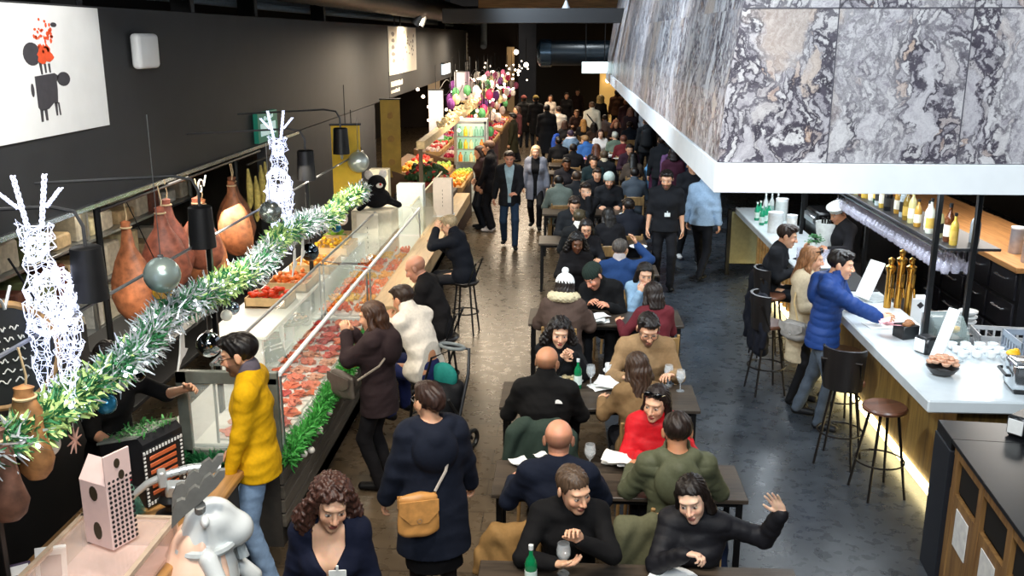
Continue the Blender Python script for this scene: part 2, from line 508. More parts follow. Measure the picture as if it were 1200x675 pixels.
        if hair in ('bald', 'shaved'):
            rim = np.clip((.052 - z) / .02, 0, 1) * np.clip((y + .02) / .02, 0, 1) * (z > -.06)
            mixin(rim * (.45 if hair == 'bald' else .6), hl)
            if hair == 'shaved': mixin((z > .05) * np.clip((y + .055) / .02, 0, 1) * .55, hl)
        if lod < 2:
            mixin(np.exp(-((ax - .033) / .021) ** 4 - ((z - .0255 + (ax - .034) ** 2 * 9) / .0046) ** 4) * fr * (.45 if fem else .62), np.minimum(hl, .2) * .8)
            ex = ax - .031
            de = (ex / .0145) ** 2 + ((z - .002) / .0068) ** 2
            mixin((1.6 - de) * 1.5 * (y < -.078), base * .35)
            mixin((1.0 - de) * 5 * (y < -.078), eyec)
            mixin((1.0 - (ex ** 2 + (z - .002) ** 2) / .0070 ** 2) * 6 * (y < -.08) * (de < 1.05), iris)
            mixin(np.exp(-(ex / .016) ** 4 - ((z - .0098) / .003) ** 2) * (y < -.076) * (.9 if fem else .65), base * .12)
            mixin((1.15 - ((x / .0235) ** 2 + ((z + .068) / .0125) ** 2)) * 3 * (y < -.08), lipc)
            mixin(np.exp(-(x / .022) ** 4 - ((z + .0678) / .0022) ** 2) * (y < -.085) * .8, lipc * .35)
        else:
            mixin(np.exp(-((ax - .031) / .016) ** 2 - ((z - .008) / .013) ** 2) * fr * .75, base * .2)
            mixin(np.exp(-(x / .024) ** 2 - ((z + .068) / .010) ** 2) * (y < -.07) * .7, lipc)
        return c
    sdf_obj(F, 'body', skin_mat(), root, paint)
    # ------------------------------------------------ hair
    rh = (.006 if lod == 0 else .009 if lod == 1 else .018) * QF
    ln = hlen
    def headfield(rad=.2, down=.15):
        return Field(Hc - V3(rad, rad, rad * .75 + down), Hc + V3(rad, rad, rad + .02), rh)
    def toq(X, Y, Z):
        x, y, z = X - Hc[0], Y - Hc[1], Z - Hc[2]
        return [(Hm[0, i] * x + Hm[1, i] * y + Hm[2, i] * z) / hs for i in range(3)]
    def hairline(sidez=-.015, backz=-.07, front=.058):
        def f(v, X, Y, Z):
            x, y, z = toq(X, Y, Z)
            lim = np.interp(y, [-.12, -.075, -.045, -.02, .02, .05, .12], [front + .004, front, front - .012, sidez + .01, sidez, backz, backz])
            return np.maximum(v, (lim - z) * hs * .8)
        return f
    def strands(amp, fr=30):
        def f(v, X, Y, Z):
            x, y, z = toq(X, Y, Z); a = np.arctan2(x, y + .02)
            return v + amp * (np.sin(a * fr + 3 * np.sin(z * 40)) * .6 + np.sin(x * 160 + y * 90 + z * 30) * .4)
        return f
    def curls(amp, f0=130):
        def f(v, X, Y, Z):
            return v + amp * (np.sin(X * f0 + 2 * np.sin(Z * f0 * .6)) * np.sin(Y * f0 * 1.1 + 1.3) + np.sin(Z * f0 * .9 + 2 * np.sin(X * f0 * .7)) * .7)
        return f
    if hair and hair not in ('bald', 'shaved'):
        H = headfield(.2 + (.06 if hair in ('curly', 'afro') else 0), ln if hair in ('long', 'pony', 'curly', 'bob') else .06)
        big = {'curly': 1.22, 'afro': 1.5, 'bob': 1.06, 'long': 1.04}.get(hair, 1.)
        H.add(ell(HP(0, .018, .040), V3(.083 * big, .101 * (1 + (big - 1) * .7), .085 * (1 + (big - 1) * .8)) * hs, Hm), 0)
        if hair in ('short', 'quiff', 'crop'):
            if hair != 'crop': H.add(ell(HP(.01, -.03, .088), V3(.062, .07, .04 if hair == 'quiff' else .034) * hs, Hm), .02)
            H.fn(hairline(-.02, -.075, .062 if hair != 'quiff' else .066)); 
            if lod < 2 and hair != 'crop':
                for q in range(16):
                    a_ = q * 2.4; rr_ = .018 * math.sqrt(q + .5)
                    H.add(ell(HP(rr_ * math.sin(a_) * .95, -.018 + rr_ * math.cos(a_) * 1.15, (.112 if hair == 'crop' else .119) - rr_ * rr_ * 5.5), V3(.016, .024, .011) * hs, Hm @ rotz(a_ * .6)), .008)
            H.fn(strands(.0036 if lod < 2 else 0, 17))
        elif hair in ('bun', 'tied', 'updo'):
            if hair == 'bun': H.add(ell(HP(0, .105, .055), V3(.042, .040, .042) * hs, Hm), .012)
            if hair == 'updo': H.add(ell(HP(0, .095, .02), V3(.055, .04, .06) * hs, Hm), .02)
            H.add(ell(HP(0, -.02, .085), V3(.066, .075, .036) * hs, Hm), .02); H.fn(hairline(-.025, -.07, .062)); H.fn(strands(.0036, 20))
        elif hair == 'pony':
            H.fn(hairline(-.02, -.06, .060))
            p0, p1, p2 = HP(0, .10, .05), HP(0, .14, .0), HP(0, .12, -ln)
            H.add(cap(p0, p1, .025, .032), .015); H.add(cap(p1, p2, .032, .015), .02); H.fn(strands(.003, 24))
        elif hair in ('bob', 'long', 'curly', 'afro'):
            H.fn(hairline(-.11 if hair != 'afro' else -.06, -.11, .068))
            w = {'bob': .034, 'long': .032, 'curly': .052, 'afro': .05}[hair]
            L_ = {'bob': min(ln, .13), 'long': ln, 'curly': ln, 'afro': .10}[hair]
            dn = V3(0, 0, -1)
            for g in (1, -1):
                a = HP(g * (.072 if hair != 'curly' else .082), .008, .02); b = HP(g * (.084 if hair != 'curly' else .115), .02, -.09)
                H.add(cap(a, b, w * .8, w), .02)
                if L_ > .12: H.add(cap(b, b + dn * (L_ - .10) + Hm @ V3(0, -.02 if hair == 'long' else .01, 0), w, w * .8), .02)
            bk = HP(0, .075, -.03); en = HP(0, .085, -.08) + dn * max(0, L_ - .08) + Rf @ V3(0, .02 + .05 * (L_ > .2), 0)
            H.add(ecap(HP(0, .06, .03), bk, (.075, .05), (.085 + .3 * (w - .032), .05), Hm @ V3(1, 0, 0)), .02)
            H.add(ecap(bk, en, (.085, .048), (.085 if hair != 'curly' else .11, .03), Hm @ V3(1, 0, 0)), .02)
            if hair in ('curly', 'afro'): H.fn(curls(.0065 if lod < 2 else .004, 150 if lod < 2 else 70))
            else: H.fn(strands(.004, 26))
            H.cut(ell(HP(0, -.118, -.020), V3(.060, .092, .108) * hs, Hm), .008)
        sdf_obj(H, 'hair', hair_mat(hcol), root)
    if hat:
        H = headfield(.2, .05)
        H.add(ell(HP(0, .012, .05), V3(.092, .108, .098) * hs, Hm), 0)
        H.fn(lambda v, X, Y, Z: np.maximum(v, (.018 - toq(X, Y, Z)[2] + (toq(X, Y, Z)[1] > .0) * .03) * hs))
        if hat.get('pom'): H.add(ell(HP(0, .03, .17), V3(.034, .034, .034) * hs, Hm), .008)
        if hat.get('flat'): H.add(ell(HP(.02, -.0, .095), V3(.125, .13, .034) * hs, Hm @ roty(.15)), .02)
        H.fn(lambda v, X, Y, Z: v + .003 * np.sin(np.arctan2(toq(X, Y, Z)[0], toq(X, Y, Z)[1]) * 22))
        sdf_obj(H, hat.get('name', 'beanie'), fabric(hat['color']), root)
    # ------------------------------------------------ clothing
    rg = res * (1.0 if lod == 0 else .9)
    rnd = np.random.RandomState(abs(hash(label)) % 2 ** 31 if False else (sum(map(ord, label)) * 7919) % 2 ** 31)
    def folds(amp):
        ks = [(rnd.normal(size=3) * V3(.6, .6, 1.3)) for _ in range(5)]; ph = rnd.rand(5) * 6.3; fq = [38, 52, 70, 90, 120]
        def f(v, X, Y, Z):
            o = 0
            for k, p, q in zip(ks, ph, fq):
                k = unit(k) * q; o = o + (1 - np.abs(np.sin(.5 * (k[0] * X + k[1] * Y + k[2] * Z + p + 1.4 * np.sin(11 * X + 9 * Y + 7 * Z)))) * 2) * (34 / q)
            return v - amp * o * .62
        return f
    def garment(g_, nm):
        t = g_.get('t', .012); sl = g_.get('sleeve', .92); hem = g_.get('hem', .10); neck = g_.get('neck', 'crew'); col = g_['color']
        a = [P - V3(.28, .28, .32 + max(0, hem)), N + V3(.26, .26, .14)] + [S[g] + .14 for g in S] + [S[g] - .14 for g in S] + [E[g] + .12 for g in E] + [E[g] - .12 for g in E] + [Wr[g] + .08 for g in Wr] + [Wr[g] - .08 for g in Wr]
        l, u = np.min(a, 0), np.max(a, 0); l[2] = max(l[2], .0)
        G = Field(l, u, rg)
        qp = g_.get('quilt')
        co_ = g_.get('collar')
        if not co_:
            for p, k in torso(t, .05): G.add(p, k)
        if hem > .05 and not co_:
            if pose == 'stand':
                G.add(ecap(P, P - V3(0, 0, hem * s), ((.168 * bw + t) * s, (.118 * bw + t) * s), ((.175 * bw + t + g_.get('flare', 0)) * s, (.13 * bw + t + g_.get('flare', 0)) * s)), .03)
            else:
                for g in (1, -1):
                    hp = P + V3(g * hipx, 0, 0)
                    G.add(cap(hp, hp + (K[g] - hp) * min(.9, hem * 1.2), (.09 * bw + t) * s, (.085 + t) * s), .04)
        if neck in ('crew', 'v', 'open'): G.add(cap(N - Rf @ V3(0, 0, .03), N + Rf @ V3(0, -.004, .005), nr + .012 + t * .5, nr + .008 + t * .5), .03)
        elif neck in ('turtle', 'collar', 'stand'):
            G.add(cap(N - Rf @ V3(0, 0, .03), N + (HP(0, .018, -.055) - N) * (.62 if neck != 'turtle' else .8), nr + .014 + t * .7, nr + .010 + t * .7), .02)
        vest = g_.get('vest')
        for g in (1, -1):
            if sl > 0:
                e = Wr[g] if sl >= .9 else E[g]
                G.add(cap(S[g], E[g], (.050 + t * .85) * s, (.043 + t * .85) * s), .06)
                if sl > .5: G.add(cap(E[g], E[g] + (Wr[g] - E[g]) * sl, (.044 + t * .85) * s, (.031 + t * .85) * s), .02)
            if sl <= .5 and sl > 0:
                G.plane(S[g] + (E[g] - S[g]) * 1.1, E[g] - S[g]) if False else None
        if qp:
            ax_ = Rf @ V3(0, 0, 1)
            def quilt(v, X, Y, Z):
                d = (X - W[0]) * ax_[0] + (Y - W[1]) * ax_[1] + (Z - W[2]) * ax_[2]
                o = np.abs(np.sin(d * PI / qp))
                for g in (1, -1):
                    near = None
                    for (pa, pb) in ((S[g], E[g]), (E[g], Wr[g])):
                        b_ = unit(pb - pa); Lm = np.linalg.norm(pb - pa)
                        t_ = (X - pa[0]) * b_[0] + (Y - pa[1]) * b_[1] + (Z - pa[2]) * b_[2]
                        rr = np.sqrt(np.maximum(0, (X - pa[0]) ** 2 + (Y - pa[1]) ** 2 + (Z - pa[2]) ** 2 - t_ ** 2))
                        m_ = (rr < .1) & (t_ > .06) & (t_ < Lm + .05)
                        o = np.where(m_, np.abs(np.sin(t_ * PI / (qp * .8))) * .75 + .12, o)
                return v - g_.get('puff', .010) * np.power(o, .32) + g_.get('puff', .010) * .75
            G.fn(quilt)
        G.fn(folds(g_.get('fold', .0035) * (1 if lod < 2 else .5)))
        if neck == 'hood' or g_.get('hood'):
            for q in (1, -1):
                G.add(cap(T(q * .075, -.055, .37), T(q * .098, .05, .385), .030, .050), .02)
                G.add(cap(T(q * .098, .05, .385), T(0, .15, .335), .050, .062), .02)
            G.add(ell(T(0, .138, .245), V3(.15, .062 + t * .5, .155) * s, Rf), .02)
            pass
            G.cut(cap(T(0, .0, .40), T(0, .055, .52), .066, .09), .012)
        if neck == 'v' or neck == 'open':
            zv = g_.get('vz', .12); wd = g_.get('vw', .45)
            def vcut(v, X, Y, Z):
                x, y, z = X - W[0], Y - W[1], Z - W[2]
                a_ = Rf[0, 0] * x + Rf[1, 0] * y + Rf[2, 0] * z; b_ = Rf[0, 1] * x + Rf[1, 1] * y + Rf[2, 1] * z; c_ = Rf[0, 2] * x + Rf[1, 2] * y + Rf[2, 2] * z
                wv = np.clip((c_ / s - zv) * wd, g_.get('vmin', -.02), .085)
                d_ = np.maximum(np.abs(a_) / s - wv, b_ / s + .035)
                return np.maximum(v, -d_)
            G.fn(vcut)
        if pose == 'stand': G.plane(P - V3(0, 0, hem * s), (0, 0, -1))
        return sdf_obj(G, nm, g_.get('mat') or fabric(col, g_.get('rough', .85), spec=g_.get('spec', .2)), root)
    tops = []
    if inner: tops.append(garment(dict(dict(t=.004, sleeve=.0, hem=.05, neck='crew'), **inner), inner.get('name', 'shirt')))
    if top: tops.append(garment(top, top.get('name', 'sweater')))
    # legs: trousers or tights and a skirt
    if legs:
        a = [P + .24, P - .24] + [K[g] + .13 for g in K] + [K[g] - .13 for g in K] + [A[g] + .1 for g in A] + [A[g] - .1 for g in A]
        l, u = np.min(a, 0), np.max(a, 0); l[2] = max(l[2], 0)
        G = Field(l, u, rg); tt = .008 if skirt else .014
        G.add(ecap(P - V3(0, 0, .07), P + V3(0, 0, .03), ((.160 * bw + tt * .4) * s, (.108 * bw + tt * .4) * s), ((.150 * bw) * s, (.100 * bw) * s)), 0)
        for g in (1, -1):
            hp = P + V3(g * hipx, 0, -.02)
            G.add(cap(hp - V3(0, 0, .02), K[g], (.077 * bw + tt * .8) * s, (.056 + tt) * s), .025); G.add(cap(K[g], A[g] + (A[g] - K[g]) * .04, (.057 + tt) * s, (.038 + tt * 1.3) * s), .02)
        G.fn(folds(.0015 if skirt else .004 * (1 if lod < 2 else .4)))
        lc = legs if isinstance(legs, str) else legs['color']
        sdf_obj(G, 'trousers' if not skirt else 'tights', fabric(lc, .8), root)
    if skirt:
        G = Field(P - V3(.34, .34, .66), P + V3(.34, .34, .16), rg)
        G.add(ecap(P + V3(0, 0, .06), P - V3(0, 0, skirt['len']), (.165 * s, .125 * s), (.20 * s + skirt.get('flare', 0), .165 * s + skirt.get('flare', 0))), 0)
        G.fn(folds(.004)); G.plane(P - V3(0, 0, skirt['len']), (0, 0, -1)); G.plane(P + V3(0, 0, .1), (0, 0, 1))
        sdf_obj(G, 'skirt', fabric(skirt['color']), root)
    if shoes:
        for g in (1, -1):
            toe = A[g] + V3(g * .02, -.155, 0); heel = A[g] + V3(0, .03, 0)
            fz = A[g][2] - .085
            G = Field(np.minimum(toe, heel) - V3(.09, .09, .11), np.maximum(toe, heel) + V3(.09, .09, .10), max(.006, rg * .6))
            hz, tz = V3(heel[0], heel[1], fz + .042), V3(toe[0], toe[1], fz + .036)
            G.add(ecap(hz, tz, (.036, .04), (.044, .032), (1, 0, 0)), 0); G.add(cap(hz + V3(0, -.02, .01), A[g] + V3(0, 0, .015), .04, .044), .02)
            G.plane((0, 0, fz), (0, 0, -1))
            so = sdf_obj(G, 'shoe', fabric(shoes, .5), root)
    # ------------------------------------------------ worn small things
    def Q(*a): return Vector(HP(*a))
    if glasses:
        b = MB()
        if glasses == 'top':
            for g in (1, -1):
                b.ball(HP(g * .034, -.072, .098), (.03 * hs, .012 * hs, .022 * hs), 12, 0, None)
            b.tube([HP(-.07, .02, .07), HP(-.06, -.06, .10), HP(.06, -.06, .10), HP(.07, .02, .07)], .004, 6)
            b.build('sunglasses', mat('sunglass_black', '#0b0b0d', .12, 0, .05), root)
        else:
            for g in (1, -1):
                b.tube([HP(g * .033 + .024 * math.cos(t), -.107 + .004 * abs(math.cos(t)), .0 + .019 * math.sin(t)) for t in np.linspace(0, 2 * PI, 16, endpoint=False)], .0022, 5, closed=True)
                b.tube([HP(g * .057, -.102, .006), HP(g * .079, -.04, .008), HP(g * .083, .01, .004)], .0022, 5)
            b.tube([HP(-.010, -.109, .004), HP(0, -.112, .007), HP(.010, -.109, .004)], .0022, 5)
            b.build('glasses', mat('glasses_black', '#141214', .3, 0, .05), root)
    if badge:
        # badge hung on the chest
        m4 = Matrix([list(Rf[i]) + [0] for i in range(3)] + [[0, 0, 0, 1]])
        c = Vector(T(badge[0], badge[1], badge[2]))
        b = MB(); b.box((0, 0, 0), (.085, .006, .058), .003); b.box((0, -.002, .040), (.012, .008, .03), .002, None, 0)
        b.xf(Matrix.Translation(c) @ m4); b.build('name_badge', mat('badge_white', '#dfe3e0', .4), root)
    if scarf:
        G = Field(N - .2, N + .2, rg)
        for k in range(14):
            q0, q1 = 2 * PI * k / 14, 2 * PI * (k + 1) / 14
            rr = nr + scarf.get('r', .05)
            G.add(cap(N + Rf @ V3(math.cos(q0) * rr * 1.1, math.sin(q0) * rr, .03), N + Rf @ V3(math.cos(q1) * rr * 1.1, math.sin(q1) * rr, .03), scarf.get('w', .04), scarf.get('w', .04)), .01)
        if scarf.get('fur'): G.fn(curls(.006, 190))
        else: G.fn(folds(.005))
        sdf_obj(G, scarf.get('name', 'scarf'), fabric(scarf['color']), root)
    root['_'] = 0; del root['_']
    info = dict(root=root, T=T, HP=HP, Wr=Wr, HD=HD, HN=HN, P=P, A=A, K=K, S=S, E=E, N=N, Rf=Rf)
    return info
# ------------------------------------------------------------------ camera numbers (also used to turn a photo point into a point in the hall)
F_PX, CAM_Z = 1112., 3.7
TH = math.atan(294.5 / F_PX); PS = math.atan(62 * math.cos(TH) / F_PX)
_fw = np.array([-math.sin(PS) * math.cos(TH), math.cos(PS) * math.cos(TH), -math.sin(TH)])
_rt = np.array([math.cos(PS), math.sin(PS), 0.]); _up = np.cross(_rt, _fw)
def at(px, py, z):
    d = _fw * F_PX + _rt * (px - 600) - _up * (py - 337.5); t = (z - CAM_Z) / d[2]
    return np.array([0, 0, CAM_Z]) + d * t

# ------------------------------------------------------------------ surfaces of the hall
def floor_mat():
    m, nt, b = new_mat('floor_resin'); L = nt.links.new; N = nt.nodes.new
    g = N('ShaderNodeNewGeometry'); sx = N('ShaderNodeSeparateXYZ'); L(g.outputs['Position'], sx.inputs[0])
    n1 = N('ShaderNodeTexNoise'); n1.inputs['Scale'].default_value = 1.1; n1.inputs['Detail'].default_value = 7; n1.inputs['Roughness'].default_value = .68
    n2 = N('ShaderNodeTexNoise'); n2.inputs['Scale'].default_value = 9; n2.inputs['Detail'].default_value = 5
    L(g.outputs['Position'], n1.inputs['Vector']); L(g.outputs['Position'], n2.inputs['Vector'])
    # slate grey on the bar side, brown with tile lines on the counter side, changing under the tables
    r1 = N('ShaderNodeValToRGB'); e = r1.color_ramp.elements
    e[0].position = .34; e[0].color = lin('#22262b') + (1,); e[1].position = .68; e[1].color = lin('#474c52') + (1,)
    r2 = N('ShaderNodeValToRGB'); e = r2.color_ramp.elements
    e[0].position = .3; e[0].color = lin('#43392c') + (1,); e[1].position = .7; e[1].color = lin('#655643') + (1,)
    mx0 = N('ShaderNodeMixRGB'); mx0.inputs[0].default_value = .35; L(n1.outputs['Fac'], mx0.inputs[1]); L(n2.outputs['Fac'], mx0.inputs[2])
    L(mx0.outputs[0], r1.inputs['Fac']); L(mx0.outputs[0], r2.inputs['Fac'])
    br = N('ShaderNodeTexBrick'); br.offset = .5
    br.inputs['Scale'].default_value = 1.; br.inputs['Brick Width'].default_value = 1.2; br.inputs['Row Height'].default_value = .3
    br.inputs['Mortar Size'].default_value = .006; br.inputs['Color1'].default_value = (1, 1, 1, 1); br.inputs['Color2'].default_value = (.80, .80, .80, 1); br.inputs['Mortar'].default_value = (.45, .45, .45, 1)
    L(g.outputs['Position'], br.inputs['Vector'])
    mu = N('ShaderNodeMixRGB'); mu.blend_type = 'MULTIPLY'; mu.inputs[0].default_value = 1.; L(r2.outputs['Color'], mu.inputs[1]); L(br.outputs['Color'], mu.inputs[2])
    st = N('ShaderNodeMath'); st.operation = 'GREATER_THAN'; st.inputs[1].default_value = .45; L(sx.outputs['X'], st.inputs[0])
    mx = N('ShaderNodeMixRGB'); L(st.outputs[0], mx.inputs[0]); L(mu.outputs[0], mx.inputs[1]); L(r1.outputs['Color'], mx.inputs[2])
    L(mx.outputs[0], b.inputs['Base Color'])
    rr = N('ShaderNodeMapRange'); rr.inputs['To Min'].default_value = .16; rr.inputs['To Max'].default_value = .42; L(n2.outputs['Fac'], rr.inputs['Value']); L(rr.outputs[0], b.inputs['Roughness'])
    bp = N('ShaderNodeBump'); bp.inputs['Strength'].default_value = .05; bp.inputs['Distance'].default_value = .01
    L(mx0.outputs[0], bp.inputs['Height']); L(bp.outputs['Normal'], b.inputs['Normal'])
    return m

def marble_mat():
    m, nt, b = new_mat('breccia_marble'); L = nt.links.new; N = nt.nodes.new
    g = N('ShaderNodeNewGeometry')
    wn = N('ShaderNodeTexNoise'); wn.inputs['Scale'].default_value = 1.7; wn.inputs['Detail'].default_value = 5
    L(g.outputs['Position'], wn.inputs['Vector'])
    off = N('ShaderNodeVectorMath'); off.operation = 'SCALE'; off.inputs['Scale'].default_value = .75; L(wn.outputs['Color'], off.inputs[0])
    wn2 = N('ShaderNodeTexNoise'); wn2.inputs['Scale'].default_value = 9; wn2.inputs['Detail'].default_value = 6; wn2.inputs['Roughness'].default_value = .7; L(g.outputs['Position'], wn2.inputs['Vector'])
    off2 = N('ShaderNodeVectorMath'); off2.operation = 'SCALE'; off2.inputs['Scale'].default_value = .16; L(wn2.outputs['Color'], off2.inputs[0])
    # every slab is cut elsewhere from the block: shift by slab number
    sx = N('ShaderNodeSeparateXYZ'); L(g.outputs['Position'], sx.inputs[0])
    def slab(o, w, o0):
        a = N('ShaderNodeMath'); a.operation = 'SUBTRACT'; a.inputs[1].default_value = o0; L(sx.outputs[o], a.inputs[0])
        d = N('ShaderNodeMath'); d.operation = 'DIVIDE'; d.inputs[1].default_value = w; L(a.outputs[0], d.inputs[0])
        f = N('ShaderNodeMath'); f.operation = 'FLOOR'; L(d.outputs[0], f.inputs[0]); return f
    fx, fy, fz = slab('X', 1.0, 1.07), slab('Y', 1.6, 7.5), slab('Z', 1.17, 2.74)
    cb = N('ShaderNodeCombineXYZ'); L(fx.outputs[0], cb.inputs[0]); L(fy.outputs[0], cb.inputs[1]); L(fz.outputs[0], cb.inputs[2])
    sc = N('ShaderNodeVectorMath'); sc.operation = 'MULTIPLY'; sc.inputs[1].default_value = (3.7, 2.3, 5.1); L(cb.outputs[0], sc.inputs[0])
    ad = N('ShaderNodeVectorMath'); L(g.outputs['Position'], ad.inputs[0]); L(off.outputs[0], ad.inputs[1])
    ad1 = N('ShaderNodeVectorMath'); L(ad.outputs[0], ad1.inputs[0]); L(off2.outputs[0], ad1.inputs[1]); ad2 = N('ShaderNodeVectorMath'); L(ad1.outputs[0], ad2.inputs[0]); L(sc.outputs[0], ad2.inputs[1])
    wh = N('ShaderNodeTexWhiteNoise'); L(cb.outputs[0], wh.inputs['Vector'])
    mp = N('ShaderNodeMapping'); mp.inputs['Rotation'].default_value = (0, R(24), 0); mp.inputs['Scale'].default_value = (1.7, 1.3, .62); L(ad2.outputs[0], mp.inputs[0])
    def vor(s, feat, ranm=1.):
        v = N('ShaderNodeTexVoronoi'); v.feature = feat; v.inputs['Scale'].default_value = s; v.inputs['Randomness'].default_value = ranm; L(mp.outputs[0], v.inputs['Vector']); return v
    def mth(op, x, y):
        n_ = N('ShaderNodeMath'); n_.operation = op
        for i_, q in enumerate((x, y)):
            if isinstance(q, (int, float)): n_.inputs[i_].default_value = q
            else: L(q, n_.inputs[i_])
        return n_.outputs[0]
    def mix(f, c1, c2, bl='MIX'):
        n_ = N('ShaderNodeMixRGB'); n_.blend_type = bl
        for i_, q in enumerate((f, c1, c2)):
            if isinstance(q, (int, float)): n_.inputs[i_].default_value = q
            elif isinstance(q, str): n_.inputs[i_].default_value = lin(q) + (1,)
            else: L(q, n_.inputs[i_])
        return n_.outputs[0]
    def noise(s_, det=6, rough=.65, dist=0.):
        n_ = N('ShaderNodeTexNoise'); n_.inputs['Scale'].default_value = s_; n_.inputs['Detail'].default_value = det; n_.inputs['Roughness'].default_value = rough; n_.inputs['Distortion'].default_value = dist
        L(mp.outputs[0], n_.inputs['Vector']); return n_.outputs['Fac']
    def ramp(src, stops):
        r = N('ShaderNodeValToRGB'); el = r.color_ramp.elements
        while len(el) < len(stops): el.new(.5)
        for e_, (p, c) in zip(el, stops): e_.position = p; e_.color = lin(c) + (1,)
        L(src, r.inputs['Fac']); return r.outputs[0]
    # cloudy lilac grey and white ground with swirls
    ground = ramp(noise(2.6, 9, .72, 1.6), [(.28, '#5f5a64'), (.42, '#8a858d'), (.52, '#c9c6c8'), (.60, '#9d979d'), (.75, '#6f6972')])
    swirl = ramp(noise(5.5, 8, .7, 2.4), [(.40, '#58535d'), (.485, '#c9c7c8'), (.515, '#e6e4e3'), (.56, '#8d8890')])
    ground = mix(.42, ground, swirl)
    # pebbly breccia: clasts with uneven dark edges
    jag = noise(16, 4, .6)
    def clasts(sc_, w0, w1, stops):
        d, f = vor(sc_, 'DISTANCE_TO_EDGE'), vor(sc_, 'F1')
        sp = N('ShaderNodeSeparateXYZ'); L(f.outputs['Color'], sp.inputs[0])
        e_ = mth('ADD', d.outputs['Distance'], mth('MULTIPLY', mth('SUBTRACT', jag, .5), .22))
        body = ramp(e_, [(w0, '#000000'), (w1, '#ffffff')])
        return body, ramp(sp.outputs[0], stops), sp
    b1, c1, s1 = clasts(9, .06, .16, [(0, '#77727b'), (.3, '#98949a'), (.6, '#c6c4c4'), (.9, '#8d8486'), (.985, '#ab8a70')])
    b2, c2, s2 = clasts(3.2, .05, .12, [(0, '#98949c'), (.35, '#b7b4b8'), (.7, '#cfcdcc'), (.93, '#a39a96'), (.99, '#b39c86')])
    dark = ramp(noise(11, 5, .6), [(.3, '#2f2b34'), (.7, '#544f5a')])
    small = mix(b1, dark, mix(.35, c1, swirl))
    large = mix(b2, dark, mix(.45, c2, ground))
    thr = N('ShaderNodeMapRange'); thr.inputs['To Min'].default_value = .25; thr.inputs['To Max'].default_value = .8; L(wh.outputs['Value'], thr.inputs['Value'])
    pick = mth('GREATER_THAN', s2.outputs[1], thr.outputs[0])
    brec = mix(mth('MULTIPLY', pick, b2), small, large)
    zone = ramp(noise(1.1, 3, .5), [(.50, '#000000'), (.60, '#ffffff')])
    final = mix(zone, brec, mix(.5, ground, brec))
    # one long tan band in some slabs
    tan_ = ramp(noise(.9, 2, .4), [(.60, '#000000'), (.64, '#ffffff')])
    final = mix(mth('MULTIPLY', tan_, .75), final, mix(.35, '#b09a86', ground))
    L(final, b.inputs['Base Color'])
    b.inputs['Roughness'].default_value = .32
    return m

def wood_mat(name, c1, c2, scale=(2, 2, 26), rough=.5, axis=2):
    if name in _M: return _M[name]
    m, nt, b = new_mat(name); L = nt.links.new; N = nt.nodes.new
    tc = N('ShaderNodeTexCoord'); mp = N('ShaderNodeMapping')
    s = [14, 14, 14]; s[axis] = 1.2; mp.inputs['Scale'].default_value = s
    n = N('ShaderNodeTexNoise'); n.inputs['Scale'].default_value = 1.3; n.inputs['Detail'].default_value = 7; n.inputs['Distortion'].default_value = 1.2
    r = N('ShaderNodeValToRGB'); r.color_ramp.elements[0].position = .3; r.color_ramp.elements[1].position = .72
    r.color_ramp.elements[0].color = lin(c1) + (1,); r.color_ramp.elements[1].color = lin(c2) + (1,)
    L(tc.outputs['Object'], mp.inputs[0]); L(mp.outputs[0], n.inputs['Vector']); L(n.outputs['Fac'], r.inputs['Fac']); L(r.outputs[0], b.inputs['Base Color'])
    b.inputs['Roughness'].default_value = rough
    _M[name] = m; return m

BLACK = mat('black_metal', '#0e0f11', .42, .3, .1)
DARK = mat('dark_paint', '#17181a', .6, 0, .1, 6)
FASC = mat('charcoal_fascia', '#27292c', .68, 0, .10, 3, .05)
WHITE = mat('white_paint', '#e8ecee', .45, 0, .03, 5)
STEEL = mat('brushed_steel', '#b7bcc0', .28, .9, .06, 40)
OAK = wood_mat('oak', '#7d5a34', '#b88a55', rough=.5)
OAKY = wood_mat('oak_counter', '#8a6436', '#c29258', rough=.4, axis=1)
DWOOD = wood_mat('dark_oak_table', '#2c2722', '#51463b', rough=.38, axis=0)
GLASS = glass('clear_glass', '#dfeee9', .16)
PAPER = mat('paper_white', '#e6e8e6', .7, 0, .04, 30)

m = MB().b2((-7, -3, -.12), (9.5, 60, 0)); struct(m.build('floor', floor_mat()))
ceil_m = mat('ceiling_dark', '#1a1a1c', .8, 0, .15, 2)
struct(MB().b2((-7, -3, 6.6), (9.5, 60, 6.75)).build('ceiling', ceil_m))
struct(MB().b2((-7.15, -3, 0), (-7, 60, 6.6)).build('wall_left', DARK))
struct(MB().b2((9.5, -3, 0), (9.65, 60, 6.6)).build('wall_right', DARK))
struct(MB().b2((-7, 60, 0), (9.5, 60.15, 6.6)).build('wall_back', mat('brown_wall', '#2a211b', .8, 0, .3, 1.5)))
struct(MB().b2((-7, -3.15, 0), (9.5, -3, 6.6)).build('wall_front', DARK))
# charcoal fascia over the food counters
struct(MB().b2((-4.2, -2.9, 2.33), (-4.0, 45.5, 3.95), .004).build('wall_fascia', FASC))
struct(MB().b2((-4.2, 45.6, 2.33), (-4.0, 59.5, 3.95), .004).build('wall_fascia_far', mat('blue_grey_fascia', '#6f8294', .6, 0, .08, 3)))
struct(MB().b2((-4.03, -2.9, 2.285), (-3.965, 14.2, 2.33), .004).build('trim_1', mat('trim_steel', '#c9cdd0', .25, .9, .05, 30)))
struct(MB().b2((-4.12, 12.6, 0), (-4.0, 20.2, 2.32)).build('wall_partition', mat('charcoal_partition', '#2a2c31', .7, 0, .1, 3)))
